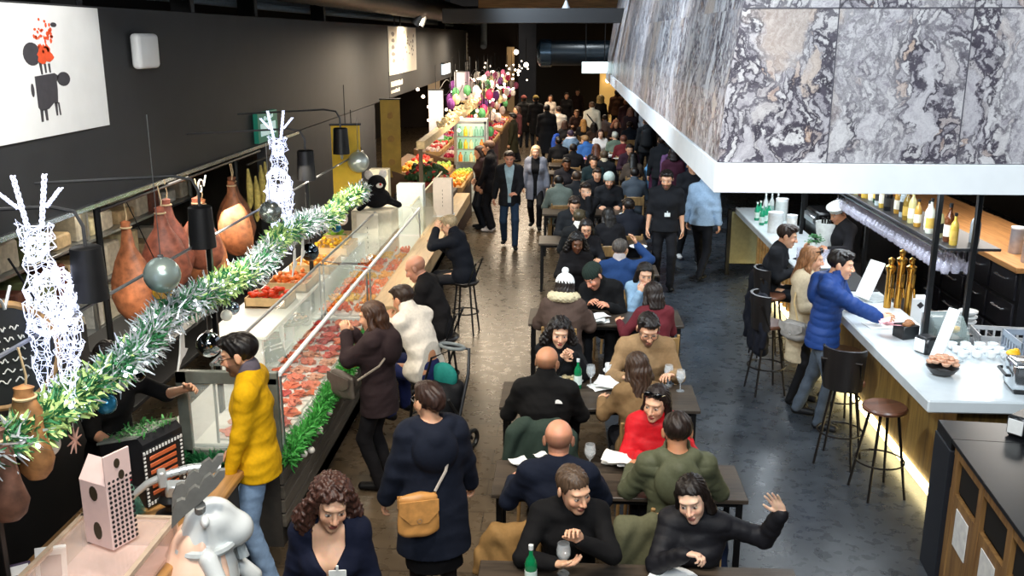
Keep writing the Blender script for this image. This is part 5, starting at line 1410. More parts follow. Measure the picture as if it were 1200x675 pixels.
# ------------------------------------------------------------------ light reindeer: wire frame wound with white lights
LED = emit('led_white', '#dfe6ff', 1.0)
def reindeer(loc, rz, label):
    rt = empty('light_reindeer', loc, label, 'light figure', 'wire reindeer lights', rz)
    def wire(prims, name, res=.048, thick=.006, seed=1):
        lo = np.min([p[1] for p in prims], 0) - .08; hi = np.max([p[2] for p in prims], 0) + .08
        F = Field(lo, hi, res)
        for p in prims: F.add(p, .04, pad=.3)
        vs, fs = F.mesh(); rg_ = np.random.RandomState(seed); vs = vs + rg_.normal(size=vs.shape) * .012
        me = bpy.data.meshes.new(name); me.from_pydata(vs.tolist(), [], fs.tolist()); me.materials.append(LED)
        o = bpy.data.objects.new(name, me); COL.objects.link(o); o.parent = rt
        md = o.modifiers.new('wire', 'WIREFRAME'); md.thickness = thick; md.use_replace = True; md.use_even_offset = False
        return o
    wire([ecap((0, -.26, .62), (0, .24, .60), (.10, .14), (.105, .13)), cap((0, -.28, .66), (0, -.34, .98), .085, .06)], 'body')
    wire([cap((0, -.34, 1.0), (0, -.50, .95), .062, .036), ell((.07, -.33, 1.05), (.02, .015, .05)), ell((-.07, -.33, 1.05), (.02, .015, .05))], 'head', .034, .005, 2)
    for (x, y, a) in ((.06, -.26, -.02), (-.06, -.22, .03), (.06, .22, .02), (-.06, .26, -.03)):
        wire([cap((x, y, .52), (x, y + a, .27), .055, .032), cap((x, y + a, .27), (x, y - a, .02), .030, .022)], 'leg', .034, .005, int(100 + 50 * x + 30 * y))
    for g in (1, -1):
        b = MB()
        for q in range(3):
            ph = q * 2.1
            b.tube([(g * (.03 + .04 * t) + .010 * math.sin(t * 18 + ph), -.34 + .03 * t + .012 * math.cos(t * 18 + ph), 1.06 + .26 * t) for t in np.linspace(0, 1, 22)], .0045, 5)
            b.tube([(g * (.06 + .08 * t) + .01 * math.sin(t * 14 + ph), -.33 - .06 * t + .01 * math.cos(t * 14 + ph), 1.16 + .10 * t) for t in np.linspace(0, 1, 10)], .0045, 5)
        b.build('antler', LED, rt)
    MB().tube([(0, .28, .66), (0, .36, .70), (0, .38, .62)], .02, 6).build('tail', LED, rt)
reindeer((-2.72, 4.75, 1.73), R(24), 'white wire reindeer lit with small lights, nearest of the two on the rail')
reindeer((-2.72, 8.9, 1.73), R(20), 'white wire reindeer lit with small lights, farther one by the yellow banner')
# black bucket lamps over the deli
def bucket_lamp(loc, label):
    l = empty('hanging_lamp', loc, label, 'lamp', 'black bucket lamps over the deli')
    MB().lathe([(.095, -.16), (.10, -.16), (.085, .14), (.07, .15), (0, .15)], n=20).lathe([(.09, -.155), (.075, .12), (0, .12)], n=20).build('shade', mat('lamp_black', '#121315', .4), l)
    MB().ball((0, 0, -.05), .04, 8).build('bulb', emit('deli_bulb', '#fff1d6', 12), l)
    MB().tube([(0, 0, .15), (0, 0, .26), (-.05, .02, .34), (-.2, .05, .36), (-1.25, .05, .30)], .011, 6).build('arm', mat('arm_grey', '#4b4d50', .4, .5), l)
bucket_lamp((-2.66, 5.05, 2.42), 'black bucket lamp beside the nearer light reindeer')
bucket_lamp((-2.66, 6.75, 2.35), 'black bucket lamp before the hanging hams')
bucket_lamp((-2.66, 9.7, 2.42), 'black bucket lamp between the farther reindeer and the yellow banner')
bucket_lamp((-2.66, 11.3, 2.5), 'black bucket lamp behind the yellow banner')
# ------------------------------------------------------------------ hams
def ham(loc, L, label, rz=0, col='#8a5238', tilt=0, fat=1.):
    h_ = empty('cured_ham', loc, label, 'ham', 'hams hanging at the stall', rz)
    prof_ = [(.0, -L), (.07 * fat, -L * .985), (.125 * fat, -L * .90), (.15 * fat, -L * .76), (.14 * fat, -L * .58), (.105 * fat, -L * .40), (.075, -L * .24), (.056, -L * .12), (.044, -L * .04), (.05, 0), (.0, .02)]
    b = MB().lathe(prof_, n=22, sx=1, sy=.62); rg_ = random.Random(len(label) + int(L * 100))
    b.v = [(x + .02 * (z / L) ** 2 * fat + .006 * math.sin(z * 30), y + .004 * math.sin(z * 41 + x * 30), z) for x, y, z in b.v]
    b.build('meat', mat('ham_' + col.strip('#'), col, .55, 0, .5, 13, .4), h_)
    MB().tube([(0, 0, -.06), (.02, 0, .06), (0, 0, .2)], .006, 5).torus((0, 0, -.05), .048, .008, 14, 5).build('rope', mat('rope_tan', '#c9b089', .8), h_)
    h_.rotation_euler = (0, tilt, rz)
for k, (y, z, L, c_, lab) in enumerate(((8.15, 2.10, .92, '#a2623f', 'long pale brown ham hanging lowest, beside the gold disc'), (8.55, 2.16, .78, '#8c4f3c', 'reddish ham hanging just behind the gold disc'), (9.05, 2.15, .8, '#7c4232', 'dark red ham hanging in the middle of the row'), (9.45, 2.1, .75, '#935640', 'slim red brown ham right of the dark red one'), (9.95, 2.0, 1.0, '#b0704a', 'broad orange brown ham hanging right of the silver bauble'), (10.5, 2.12, .86, '#8a5636', 'ham hanging behind the second bucket lamp'), (10.95, 2.1, .8, '#70432c', 'shadowed ham farthest along the row'))):
    ham((-4.0 + (.25 if k % 2 else .1), y, z), L, lab, R(16 * ((k * 7) % 5 - 2) + 15), c_, 0, 1.5)
ham((-2.56, 4.13, 2.08), .48, 'narrow netted ham hanging at the near end of the garland', 0, '#a5764a', 0, .62)
ham((-2.56, 3.86, 1.98), .46, 'dark dried ham hanging at the very edge beside the netted one', 0, '#6b4a3c', 0, .7)
hr = empty('ham_rack', (-4, 9.5, 0), 'black steel rack behind the stall with rods for hanging hams', 'rack')
for y in (7.85, 11.4): P_(MB().tube([(-4.0, y, 0), (-4.0, y, 2.33)], .03, 8).build('post', BLACK, hr), hr)
P_(MB().tube([(-3.85, 7.6, 2.3), (-3.85, 11.9, 2.3)], .016, 7).build('rod', BLACK, hr), hr)
P_(MB().b2((-4.3, 7.6, 1.02), (-3.75, 11.9, 1.06), .004).build('shelf', DARK, hr), hr)
P_(MB().b2((-4.3, 7.6, .5), (-3.75, 11.9, .54), .004).build('shelf', DARK, hr), hr)
o = MB().lathe([(.0, 0), (.17, 0), (.19, .02), (.19, .035), (.16, .02), (0, .02)], n=28, rot=(0, R(90), 0)).build('gold_disc', mat('gold_tin', '#a88a2c', .35, .7, .25, 18)); o.location = (-3.62, 8.1, 1.52); tag(o, 'round gold coloured disc hanging before the hams', 'disc')
MB().tube([(0, 0, .19), (-.23, .0, .78)], .005, 5).build('cord', BLACK, o)
# chalkboard
c = empty('chalkboard', (-2.86, 4.45, 2.12), 'round black chalkboard with white handwriting at the left edge', 'sign', None, R(-48))
MB().lathe([(0, -.01), (.27, -.01), (.27, .012), (0, .012)], n=30, rot=(0, R(90), 0), sy=1.0).build('board', mat('slate', '#1c1e1e', .6), c)
MB().torus((0, 0, 0), .275, .02, 34, 8, 0, (0, R(90), 0)).build('rim', wood_mat('rim_wood', '#8d6a3f', '#b58f5c'), c)
b = MB()
for r_ in range(6):
    y = -.16 + .03 * abs(r_ - 3)
    while y < .15 - .03 * abs(r_ - 3):
        w = random.uniform(.03, .07); b.tube([(.016, y + t * w, .14 - r_ * .055 + .035 * y + .012 * math.sin(t * 9 + r_)) for t in np.linspace(0, 1, 8)], .004, 4); y += w + .02
b.build('writing', mat('chalk', '#cfd0ca', .8), c)
MB().tube([(0, -.2, .26), (0, -.1, .5)], .006, 5).tube([(0, .2, .26), (0, .1, .5)], .006, 5).build('cord', BLACK, c)
# metal scroll hooks
for k, (y, z, lab) in enumerate(((4.2, 2.42, 'pale curled wire hook at the left end of the rail'), (9.2, 2.25, 'pale curled wire hook among the hams'), (11.5, 2.3, 'curled steel hook beside the yellow banner'))):
    b = MB(); b.tube([(0, .09 * math.cos(t) * (1 - t / 9), .09 * math.sin(t) * (1 - t / 9)) for t in np.linspace(0, 7, 26)], .008, 6); b.tube([(0, .09, 0), (0, .16, .1)], .008, 6)
    o = b.build('wire_hook', mat('hook_pale', '#cfd3d2', .3, .5)); o.location = (-2.7 if k != 1 else -3.6, y, z); tag(o, lab, 'hook')
# round tins hanging (dark metal pots)
# ------------------------------------------------------------------ stall back: dark wall, shelves with pale parcels
struct(MB().b2((-5.6, 3, 0), (-5.5, 20.2, 2.33)).build('wall_stall', mat('stall_back', '#4a463f', .7, 0, .3, 2)))
o = MB().b2((-3.75, 2.6, 0), (-3.4, 6.35, 1.72), .01).build('black_panel', mat('panel_black', '#101012', .55)); tag(o, 'tall plain black cabinet behind the till counter', 'cabinet')
bsf = empty('stall_shelving', (-5.2, 9, 0), 'steel shelving with pale parcels behind the hanging hams', 'shelving')
for z in (.6, 1.1, 1.6, 2.1): P_(MB().b2((-5.45, 6.6, z), (-4.95, 12.4, z + .03), .003).build('shelf', STEEL, bsf), bsf)
for y in (6.6, 9.5, 12.36): P_(MB().b2((-5.0, y, 0), (-4.96, y + .04, 2.3)).build('post', STEEL, bsf), bsf)
for z in (.63, 1.13, 1.63):
    y = 6.7
    while y < 12.2:
        w, hh = rn.uniform(.15, .4), rn.uniform(.14, .4)
        c_ = rn.choice(['#c9c2ae', '#d8d6cc', '#8f9a6a', '#b9a27c', '#7d4a3a', '#d2c9a0'])
        o = MB().b2((-5.4, 0, 0), (-5.02, w, hh), .02).build('parcel', mat('parcel_' + c_.strip('#'), c_, .6, 0, .2)); o.location = (0, y, z); tag(o, 'wrapped parcel on the steel shelving behind the hams', 'parcel', 'parcels on the stall shelving')
        y += w + rn.uniform(.03, .2)
# yellowish dried sausages
for k in range(7):
    o = MB().tube([(0, 0, 0), (.01, .0, -.2), (.0, .01, -.42), (0, 0, -.48)], [.012, .04, .038, .012], 9).build('dried_sausage', mat('sausage_yellow', '#b9a85a', .6, 0, .3, 25)); o.location = (-3.75 + .05 * (k % 2), 11.1 + k * .11, 2.18 - .1 * (k % 3)); tag(o, 'yellowish hanging cheese or sausage beside the hams', 'sausage', 'yellow sausages beside the hams')
for z in (2.24,): tag(MB().tube([(-3.72, 11.0, z), (-3.72, 12.0, z)], .012, 6).build('hanging_rod', BLACK), 'short black rod carrying the yellow sausages', 'rod')
# ------------------------------------------------------------------ till counter in the near left corner
tc = empty('till_counter', (-2.5, 4.5, 0), 'oak topped till counter in the near left corner', 'counter')
P_(MB().b2((-2.88, 3.0, .91), (-2.06, 5.62, .95), .006).build('oak_top', OAKY, tc), tc)
P_(MB().b2((-2.84, 3.0, 0), (-2.10, 5.58, .91)).build('body', mat('counter_body', '#3a3631', .7), tc), tc)
gb = empty('glass_box', (-2.28, 4.2, .95), 'glass topped display box with pink lining on the till counter', 'display case')
P_(MB().b2((-2.62, 3.6, .95), (-2.12, 4.62, .965)).build('pink_lining', mat('pink_lining', '#e8c2b6', .6), gb), gb)
fr = mat('box_frame', '#cdb9a4', .4, .2)
b = MB()
for x in (-2.63, -2.11):
    for y in (3.6, 4.62): b.b2((x - .012, y - .012, .95), (x + .012, y + .012, 1.13))
for x in (-2.63, -2.11): b.b2((x - .014, 3.6, 1.12), (x + .014, 4.64, 1.145))
for y in (3.6, 4.62): b.b2((-2.64, y - .014, 1.12), (-2.1, y + .014, 1.145))
P_(b.build('frame', fr, gb, smooth=False), gb)
P_(MB().b2((-2.62, 3.6, 1.128), (-2.12, 4.62, 1.134)).build('glass_top', glass('box_top', '#f0dcd4', .3), gb, smooth=False), gb)
P_(MB().b2((-2.118, 3.6, .95), (-2.112, 4.62, 1.12)).build('glass_front', glass('box_top', '#f0dcd4', .3), gb, smooth=False), gb)
P_(MB().b2((-2.62, 4.612, .95), (-2.12, 4.618, 1.12)).build('glass_end', glass('box_top', '#f0dcd4', .3), gb, smooth=False), gb)
for k in range(8):
    o = MB().box((0, 0, .02), (.1, .14, .035), .012).build('chocolate_box', mat('choc_%d' % (k % 3), ['#a5643c', '#7d4630', '#c98f5a'][k % 3], .5)); o.location = (-2.5 + .13 * (k % 3), 3.75 + .17 * (k // 3), .966); tag(o, 'small brown box lying inside the glass topped display box', 'box', 'small boxes in the glass display')
# pink gable box with dots
px = empty('gift_box', (-2.34, 4.36, 1.146), 'tall pink carton with black polka dots and oval cut-outs', 'box', None, R(-24))
PINK = mat('carton_pink', '#ecd0cc', .55, 0, .03)
w, d, h_ = .20, .15, .36
b = MB(); b.b2((-w / 2, -d / 2, 0), (w / 2, d / 2, h_), .003)
b.prism([(-d / 2, h_), (d / 2, h_), (.0, h_ + .11)], 0, -w / 2, w / 2)
b.build('carton', PINK, px, smooth=False)
b = MB(); b.b2((w / 2 - .008, -d / 2, h_ - .01), (w / 2 + .003, d / 2 + .01, h_ + .16), .002); b.build('tall_flap', PINK, px, smooth=False)
b = MB()
def disc(b, c_, r1, r2, ax):
    pts = [(c_[1] + r1 * math.cos(t), c_[2] + r2 * math.sin(t)) if ax == 0 else (c_[0] + r1 * math.cos(t), c_[2] + r2 * math.sin(t)) for t in np.linspace(0, 2 * PI, 12, endpoint=False)]
    a = c_[ax]; b.prism(pts, ax, a - .0012, a + .0012)
for r_ in range(14):
    for c2 in range(6):
        disc(b, (w / 2 + .002, -d / 2 + .018 + c2 * .027, .02 + r_ * .027), .0085, .0085, 0)
        disc(b, (-w / 2 + .02 + c2 * .038, -d / 2 - .001, .02 + r_ * .027), .0085, .0085, 1) if c2 < 0 else None
b.build('polka_dots', mat('dot_black', '#1c1618', .6), px, smooth=False)
b = MB(); disc(b, (0, -d / 2 - .001, .30), .03, .042, 1); disc(b, (0, -d / 2 - .001, .09), .03, .05, 1); disc(b, (w / 2 + .005, .02, h_ + .03), .018, .026, 0); disc(b, (w / 2 + .005, .0, h_ + .10), .018, .026, 0)
b.build('oval_cutout', mat('cut_dark', '#3a3020', .6), px, smooth=False)
# till with screen, tinsel and sweets
tl = empty('cash_till', (-2.58, 5.3, .95), 'black till with slanted screen, green tinsel and a striped sweets panel', 'cash register', None, R(-22))
MB().b2((-.2, -.18, 0), (.2, .18, .12), .01).build('drawer', mat('till_black', '#202124', .4), tl)
MB().prism([(-.18, .12), (.18, .12), (.18, .40), (.14, .44), (-.18, .34)], 1, -.16, .16).build('body', mat('till_black', '#202124', .4), tl)
MB().add([(-.20, -.165, .345), (-.20, .165, .345), (.14, .165, .452), (.14, -.165, .452), (-.20, -.165, .33), (-.20, .165, .33), (.14, .165, .437), (.14, -.165, .437)], [(0, 1, 2, 3), (7, 6, 5, 4), (0, 4, 5, 1), (1, 5, 6, 2), (2, 6, 7, 3), (3, 7, 4, 0)]).build('screen', mat('screen_grey', '#8f968f', .25), tl)
b = MB()
for k in range(260):
    t = random.random(); p = Vector((-.16 + .34 * t, -.15 + .28 * random.random(), .36 + .10 * t)) + Vector((random.gauss(0, .01), random.gauss(0, .01), random.uniform(0, .03)))
    q = Vector((random.gauss(0, 1), random.gauss(0, 1), random.gauss(0, 1))).normalized() * .03; r_ = Vector((random.gauss(0, 1), random.gauss(0, 1), 0)).normalized() * .005
    b.quad(p - r_, p + r_, p + q + r_, p + q - r_)
b.build('tinsel', mat('tinsel_green', '#3f8a44', .4, .2, .3), tl, fix=False, smooth=False)
b = MB().b2((.205, -.2, .02), (.215, .12, .38))
b.build('sweets_panel', mat('panel_black2', '#17171a', .5), tl)
b = MB(); b2_ = MB()
for k in range(6): b.b2((.215, -.15, .08 + k * .045), (.222, .06, .105 + k * .045), .002)
for k in range(13):
    b2_.b2((.214, -.195 + k * .025, .025), (.22, -.183 + k * .025, .045)); b2_.b2((.214, -.195 + k * .025, .355), (.22, -.183 + k * .025, .375))
for k in range(14): b2_.b2((.214, -.195, .03 + k * .025), (.22, -.18, .042 + k * .025)); b2_.b2((.214, .1, .03 + k * .025), (.22, .115, .042 + k * .025))
b.build('stripes', mat('stripe_orange', '#c9653a', .5), tl); b2_.build('checks', PAPER, tl)
t = empty('bottle_brush_tree', (-2.52, 4.98, .95), 'little frosted bottle brush tree with red top before the till', 'ornament')
MB().cyl((0, 0, 0), .03, .02, 12).build('base', mat('tree_base', '#7a5a3a', .6), t)
b = MB()
for k in range(900):
    z = random.random(); a = random.random() * 6.3; r_ = .062 * (1 - z) + .008
    p = Vector((0, 0, .025 + z * .2)); q = p + Vector((r_ * math.cos(a), r_ * math.sin(a), -.012)); s_ = Vector((-math.sin(a), math.cos(a), 0)) * .0022
    b.quad(p - s_, p + s_, q + s_, q - s_)
b.build('bristles', mat('tree_green', '#5f8f7c', .6, 0, .35, 60), t, fix=False, smooth=False)
MB().ball((0, 0, .232), .012, 8).build('red_top', mat('berry_red', '#c42033', .4), t)
# silvery ham stand with arched arm
hsd = empty('ham_stand', (-2.3, 5.0, .95), 'silvery ham clamp stand with a long arched arm and ball tip', 'ham stand')
SIL = mat('stand_silver', '#c3cacc', .28, .5, .08)
MB().lathe([(.09, 0), (.09, .012), (.03, .03), (.028, .06), (.07, .10), (.05, .14), (0, .15)], n=18).build('base', mat('stand_black', '#121213', .4), hsd)
MB().tube([(-.20, -.10, .12), (-.17, -.09, .17), (-.10, -.05, .225), (.0, .0, .26), (.10, .05, .275), (.2, .09, .27), (.27, .12, .25)], [.012, .020, .023, .024, .026, .03, .034], 10).build('arched_arm', SIL, hsd)
MB().ball((-.205, -.10, .10), .032, 12).build('ball_tip', SIL, hsd)
MB().box((-.02, -.03, .25), (.05, .08, .10), .008, (0, 0, .5)).box((.06, -.04, .19), (.11, .075, .085), .01, (.3, .2, .5)).build('clamp', SIL, hsd)
b = MB()
for k in range(6): b.torus((.02 + .04 * k, .01 + .018 * k, .264 + .003 * k), .028, .004, 12, 5, 0, (0, R(90), R(25)))
b.build('band', STEEL, hsd)
# leaflets
for k, (x, y, z, rx, rz, lab) in enumerate(((-2.62, 4.25, .966, R(70), R(20), 'white leaflet standing on edge left of the glass topped box'), (-2.7, 4.05, .966, R(55), R(35), 'framed leaflet with dark picture at the bottom left corner'), (-2.08, 4.72, .952, R(20), R(30), 'white leaflets stacked beside the ceramic figure'))):
    c = empty('leaflet', (x, y, .95), lab, 'leaflet', None, rz)
    MB().box((0, .0, .10 if k < 2 else .015), (.15, .006 if k < 2 else .21, .20 if k < 2 else .03), .002, (R(-20) if k < 2 else 0, 0, 0)).build('sheet', PAPER, c)
    MB().box((0, -.006 if k < 2 else 0, .10 if k < 2 else .032), (.10, .004 if k < 2 else .14, .11 if k < 2 else .002), 0, (R(-20) if k < 2 else 0, 0, 0)).build('print', mat('print_maroon', '#6a3a3a', .6), c)
    if k == 1: MB().box((0, .0, .10), (.17, .004, .22), .002, (R(-20), 0, 0)).build('frame', mat('frame_violet', '#3d2a48', .5), c)
# white ceramic reindeer figure seen from behind
mf = empty('ceramic_figure', (-1.96, 4.62, 0), 'big white ceramic reindeer figure with grey antlers and pale pink cape', 'statue', None, R(112))
F = Field((-.5, -.5, -.01), (.5, .5, 1.6), .014)
for p, k in [(ecap((0, 0, .10), (0, .02, .80), (.23, .21), (.20, .18)), .05), (ecap((0, .02, .80), (0, .0, 1.0), (.21, .19), (.15, .14)), .05), (ell((0, -.05, 1.13), (.125, .14, .12)), .05), (ell((0, -.17, 1.05), (.098, .105, .10)), .05),
             (cap((.17, -.02, .98), (.25, -.14, .74), .05, .045), .03), (cap((.25, -.14, .74), (.20, -.26, .62), .045, .05), .03), (cap((-.17, -.02, .98), (-.27, -.10, .76), .05, .045), .03), (cap((-.27, -.10, .76), (-.25, -.25, .70), .045, .055), .03),
             (cap((.12, -.15, .08), (.14, -.30, .06), .09, .07), .04), (cap((-.12, -.15, .08), (-.14, -.30, .06), .09, .07), .04), (ell((.16, -.02, 1.2), (.05, .025, .035)), .02), (ell((-.16, -.02, 1.2), (.05, .025, .035)), .02)]: F.add(p, k)
F.plane((0, 0, .005), (0, 0, -1))
sdf_obj(F, 'body', mat('ceramic_white', '#d5dde0', .25, 0, .05, 4, coat=.4), mf)
F = Field((-.4, -.4, .2), (.4, .45, 1.1), .014)
F.add(ecap((0, .045, .28), (0, .05, .80), (.275, .235), (.24, .21)), 0).add(ecap((0, .05, .8), (0, .02, .97), (.24, .21), (.165, .155)), .05)
F.cut(ell((0, -.40, .62), (.34, .32, .8)), .02); F.fn(lambda v, X, Y, Z: v + .006 * np.sin(np.arctan2(X, Y) * 9))
sdf_obj(F, 'cape', mat('cape_pink', '#e6c2ac', .45, 0, .06, 5), mf)
b = MB()
b.torus((0, -.01, 1.0), .160, .026, 26, 8, 0, None, .95); b.tube([(.13, -.12, .99), (.17, -.17, .90), (.17, -.19, .78)], [.03, .028, .036], 9).tube([(.11, -.13, .99), (.10, -.19, .91), (.08, -.21, .82)], [.028, .026, .034], 9)
b.build('collar', mat('collar_grey', '#bcc6ca', .3), mf)
for g in (1, -1):
    a_ = MB(); pts = [(g * .05, 1.24), (g * .10, 1.30)]
    up = [(.09, 1.34), (.115, 1.40), (.14, 1.395), (.155, 1.375), (.175, 1.425), (.205, 1.435), (.225, 1.40), (.25, 1.45), (.28, 1.455), (.295, 1.415), (.325, 1.44), (.35, 1.42), (.345, 1.375), (.30, 1.33), (.22, 1.29), (.14, 1.265), (.08, 1.225)]
    a_.prism([(.24 - x * 1.1, 1.12 + (z - 1.225) * .75 + x * .55) for x, z in up], 0, g * .10 - .018, g * .10 + .018); a_.tube([(g * .05, 0, 1.20), (g * .10, 0, 1.27)], [.03, .03], 9)
    a_.build('antler', mat('antler_grey', '#6c6e6c', .5), mf)
# ------------------------------------------------------------------ hanging banners
def banner(x, y, w, z0, z1, col, label, rz=90, holes=False):
    c = empty('hanging_banner', (x, y, z1), label, 'banner', None, R(rz))
    H_ = z1 - z0
    vs = []; fs = []
    for i in range(9):
        for j in range(3): vs.append((w * (j / 2 - .5), .01 * math.sin(i * 1.1 + j), -H_ * i / 8))
    n0 = len(vs); vs += [(a_, b_ + .006, c_) for a_, b_, c_ in vs]
    for i in range(8):
        for j in range(2):
            k = i * 3 + j; fs.append((k, k + 1, k + 4, k + 3)); fs.append((n0 + k, n0 + k + 3, n0 + k + 4, n0 + k + 1))
    MB().add(vs, fs).build('cloth', mat('banner_' + col.strip('#'), col, .6, 0, .16, 5), c)
    MB().tube([(-w * .55, 0, .01), (w * .55, 0, .01)], .014, 7).tube([(0, 0, .01), (0, 0, .5)], .006, 5).build('rod', BLACK, c)
    if holes:
        b = MB()
        for k in range(3): b.prism(blob(0, -H_ * (.2 + .3 * k), w * .16, w * .18, 10, .2), 1, -.014, -.008)
        b.build('print', mat('banner_print', '#a87a2a', .6), c)
banner(-2.75, 11.95, .36, 1.70, 2.62, '#cfa81d', 'short golden yellow banner hanging near the farther reindeer', 14)
banner(-2.72, 12.15, .22, 1.68, 2.3, '#d89c1a', 'narrow orange yellow banner just behind the golden one', 10)
banner(-3.2, 17.6, .36, 1.15, 2.58, '#b8912f', 'long ochre banner hanging on the charcoal partition', 14, True)
banner(-2.6, 19.5, .30, 1.66, 2.65, '#b3b6c4', 'long pale grey banner beyond the charcoal partition', 20)
banner(-2.62, 24.2, .26, 2.14, 2.85, '#a9a7b0', 'grey banner farther along, first of the close pair', 14)
banner(-2.58, 25.2, .24, 2.14, 2.83, '#c0a8bd', 'pinkish banner farther along, second of the close pair', 14)
banner(-3.2, 46, .7, 1.7, 3.3, '#d3dfe8', 'white banner at the far end of the market stalls', 14)
# ------------------------------------------------------------------ market stalls farther along the aisle
def stall(y0, y1, label, cols, nm):
    s = empty('market_stall', (-2.4, (y0 + y1) / 2, 0), label, 'stall')
    P_(MB().b2((-3.3, y0, 0), (-1.95, y1, .78), .01).build('base', mat('stall_' + nm, cols[0], .6, 0, .15), s), s)
    P_(MB().prism([(-3.3, .78), (-1.9, .78), (-1.9, .86), (-3.3, 1.3)], 1, y0, y1).build('slope', mat('stall_slope', '#6a4a2c', .6), s), s)
def crate_row(y0, y1, seed, pal):
    rn_ = random.Random(seed); y = y0; q = 0
    while y < y1 - .3:
        for c_ in range(3):
            col, cn = pal[rn_.randrange(len(pal))]
            x = -2.08 - c_ * .42; z = .87 + c_ * .135
            k = empty('produce_crate', (x, y + .2, z), '%s produce crate on the %s step, %s along the %s stall' % (cn, ['lowest', 'middle', 'highest'][c_], (ords + ['tenth', 'eleventh', 'twelfth', 'thirteenth', 'fourteenth', 'fifteenth', 'sixteenth', 'seventeenth', 'last'])[min(q, 17)], {4: 'nearest', 8: 'middle', 12: 'farthest'}[seed]), 'crate', 'produce crates on the market stalls')
            MB().b2((-.19, -.2, 0), (.19, .2, .09), .004).build('box', mat('crate_wood', '#b08c58', .7), k)
            b = MB()
            for p in range(22): b.ball((rn_.uniform(-.15, .15), rn_.uniform(-.16, .16), .10 + rn_.uniform(0, .05)), rn_.uniform(.03, .045), 6)
            b.build('fruit', mat('fruit_' + col.strip('#'), col, .4, 0, .2), k)
        y += .46; q += 1
PAL1 = [('#f2b42c', 'yellow'), ('#f08a1e', 'orange'), ('#e6cf6a', 'pale yellow'), ('#d83a2a', 'red'), ('#8fb24a', 'green')]
PAL2 = [('#d0305a', 'magenta'), ('#c7302c', 'red'), ('#f0d7d0', 'cream'), ('#8a2f5a', 'purple'), ('#4f9a4a', 'green')]
stall(17.6, 20.1, 'market stall sloping to the aisle with yellow and orange fruit', ['#38231c'], 'a'); crate_row(17.65, 20.05, 4, PAL1)
stall(20.9, 28.5, 'second market stall with magenta and red produce', ['#4a2a35'], 'b'); crate_row(21.0, 28.4, 8, PAL2)
stall(29.5, 37.0, 'farthest market stall with mixed fruit by the far wall', ['#4a3a2a'], 'c'); crate_row(29.6, 33.5, 12, PAL1 + PAL2)
# flower basket near the partition end
fb = empty('flower_basket', (-2.55, 16.9, 1.0), 'basket overflowing with red flowers and dark leaves at the stall end', 'flowers')
P_(MB().b2((-3.0, 16.65, 0), (-1.95, 17.4, 1.0), .01).build('pedestal', mat('ped_dark', '#2a1f1a', .6), fb), fb)
P_(MB().lathe([(.28, 0), (.36, .2), (.34, .2), (.26, .02), (0, .02)], (-2.45, 17.0, 1.0), 20).build('basket', mat('basket_red', '#8a2a22', .6), fb), fb)
for (col, nn, nm, sz) in (('#b8281f', 90, 'red_petals', .05), ('#2e4a22', 160, 'leaves', .07), ('#d98a3a', 30, 'orange_petals', .045)):
    b = MB()
    for k in range(nn):
        d = Vector((random.gauss(0, 1), random.gauss(0, 1), abs(random.gauss(0, 1)) + .2)).normalized(); p = Vector((-2.45, 17.0, 1.2)) + Vector((d.x * .4, d.y * .4, d.z * .3)) * random.uniform(.6, 1)
        b.ball(p, (sz, sz * .8, sz * .35), 6, 0, (random.random() * 3, random.random() * 3, 0))
    P_(b.build(nm, mat('fl_' + col.strip('#'), col, .6, 0, .3), fb), fb)
# canopy edge over the stalls with dried flowers
cn_ = empty('stall_canopy', (-2.3, 20, 2.0), 'warm lit cream canopy edge running above the market stalls', 'canopy')
P_(MB().b2((-2.36, 15.2, 1.95), (-2.22, 28, 2.08), .01).build('beam', mat('canopy_cream', '#d9bd8c', .6, 0, .2), cn_), cn_)
for y in (15.3, 21.6, 27.9): P_(MB().b2((-2.34, y, .0), (-2.28, y + .06, 1.95)).build('post', mat('canopy_post', '#5a4630', .6), cn_), cn_)
b = MB()
for k in range(420):
    p = Vector((-2.22 + random.gauss(0, .05), random.uniform(17, 28), 2.12 + abs(random.gauss(0, .07)))); b.ball(p, (.035, .035, .02), 5, 0, (random.random() * 3, random.random() * 3, 0))
o = P_(b.build('dried_flowers', mat('dried_flower', '#e2c59a', .7, 0, .5, 3), cn_), cn_); o['kind'] = 'stuff'
# backlit fridge
fg = empty('drinks_fridge', (-2.0, 20.3, 0), 'backlit green glazed cabinet full of bottles above the yellow fruit', 'fridge')
FA, FB, FY = -2.27, -1.68, 20.2
P_(MB().b2((FA - .05, FY + .2, 0), (FB + .05, FY + .6, 2.0), .01).build('cabinet', mat('fridge_white', '#cfd6d2', .4), fg), fg)
P_(MB().b2((FA, FY + .18, 1.1), (FB, FY + .2, 1.92)).build('lit_back', emit('fridge_glow', '#a9cdb0', .9), fg), fg)
rn2 = random.Random(9)
for r_ in range(3): P_(MB().b2((FA, FY, 1.1 + r_ * .27), (FB, FY + .18, 1.115 + r_ * .27)).build('shelf', STEEL, fg), fg)
P_(MB().b2((FA - .05, FY - .02, 1.05), (FA, FY, 1.97)).b2((FB, FY - .02, 1.05), (FB + .05, FY, 1.97)).b2((FA - .05, FY - .02, 1.92), (FB + .05, FY, 1.97)).build('door_frame', STEEL, fg), fg)
for r_ in range(3):
    for k in range(5):
        c_ = rn2.choice(['#e2c23a', '#5f9a4a', '#d9d3a0', '#e8852a', '#7fb5a0'])
        o = MB().lathe([(.042, 0), (.046, .01), (.046, .12), (.02, .16), (.02, .2), (0, .2)], n=9).build('juice_bottle', mat('juice_' + c_.strip('#'), c_, .3)); o.location = (FA + .07 + .115 * k, FY + .09, 1.117 + .27 * r_); tag(o, 'coloured juice bottle on a shelf of the backlit cabinet', 'bottle', 'juice bottles in the cabinet')
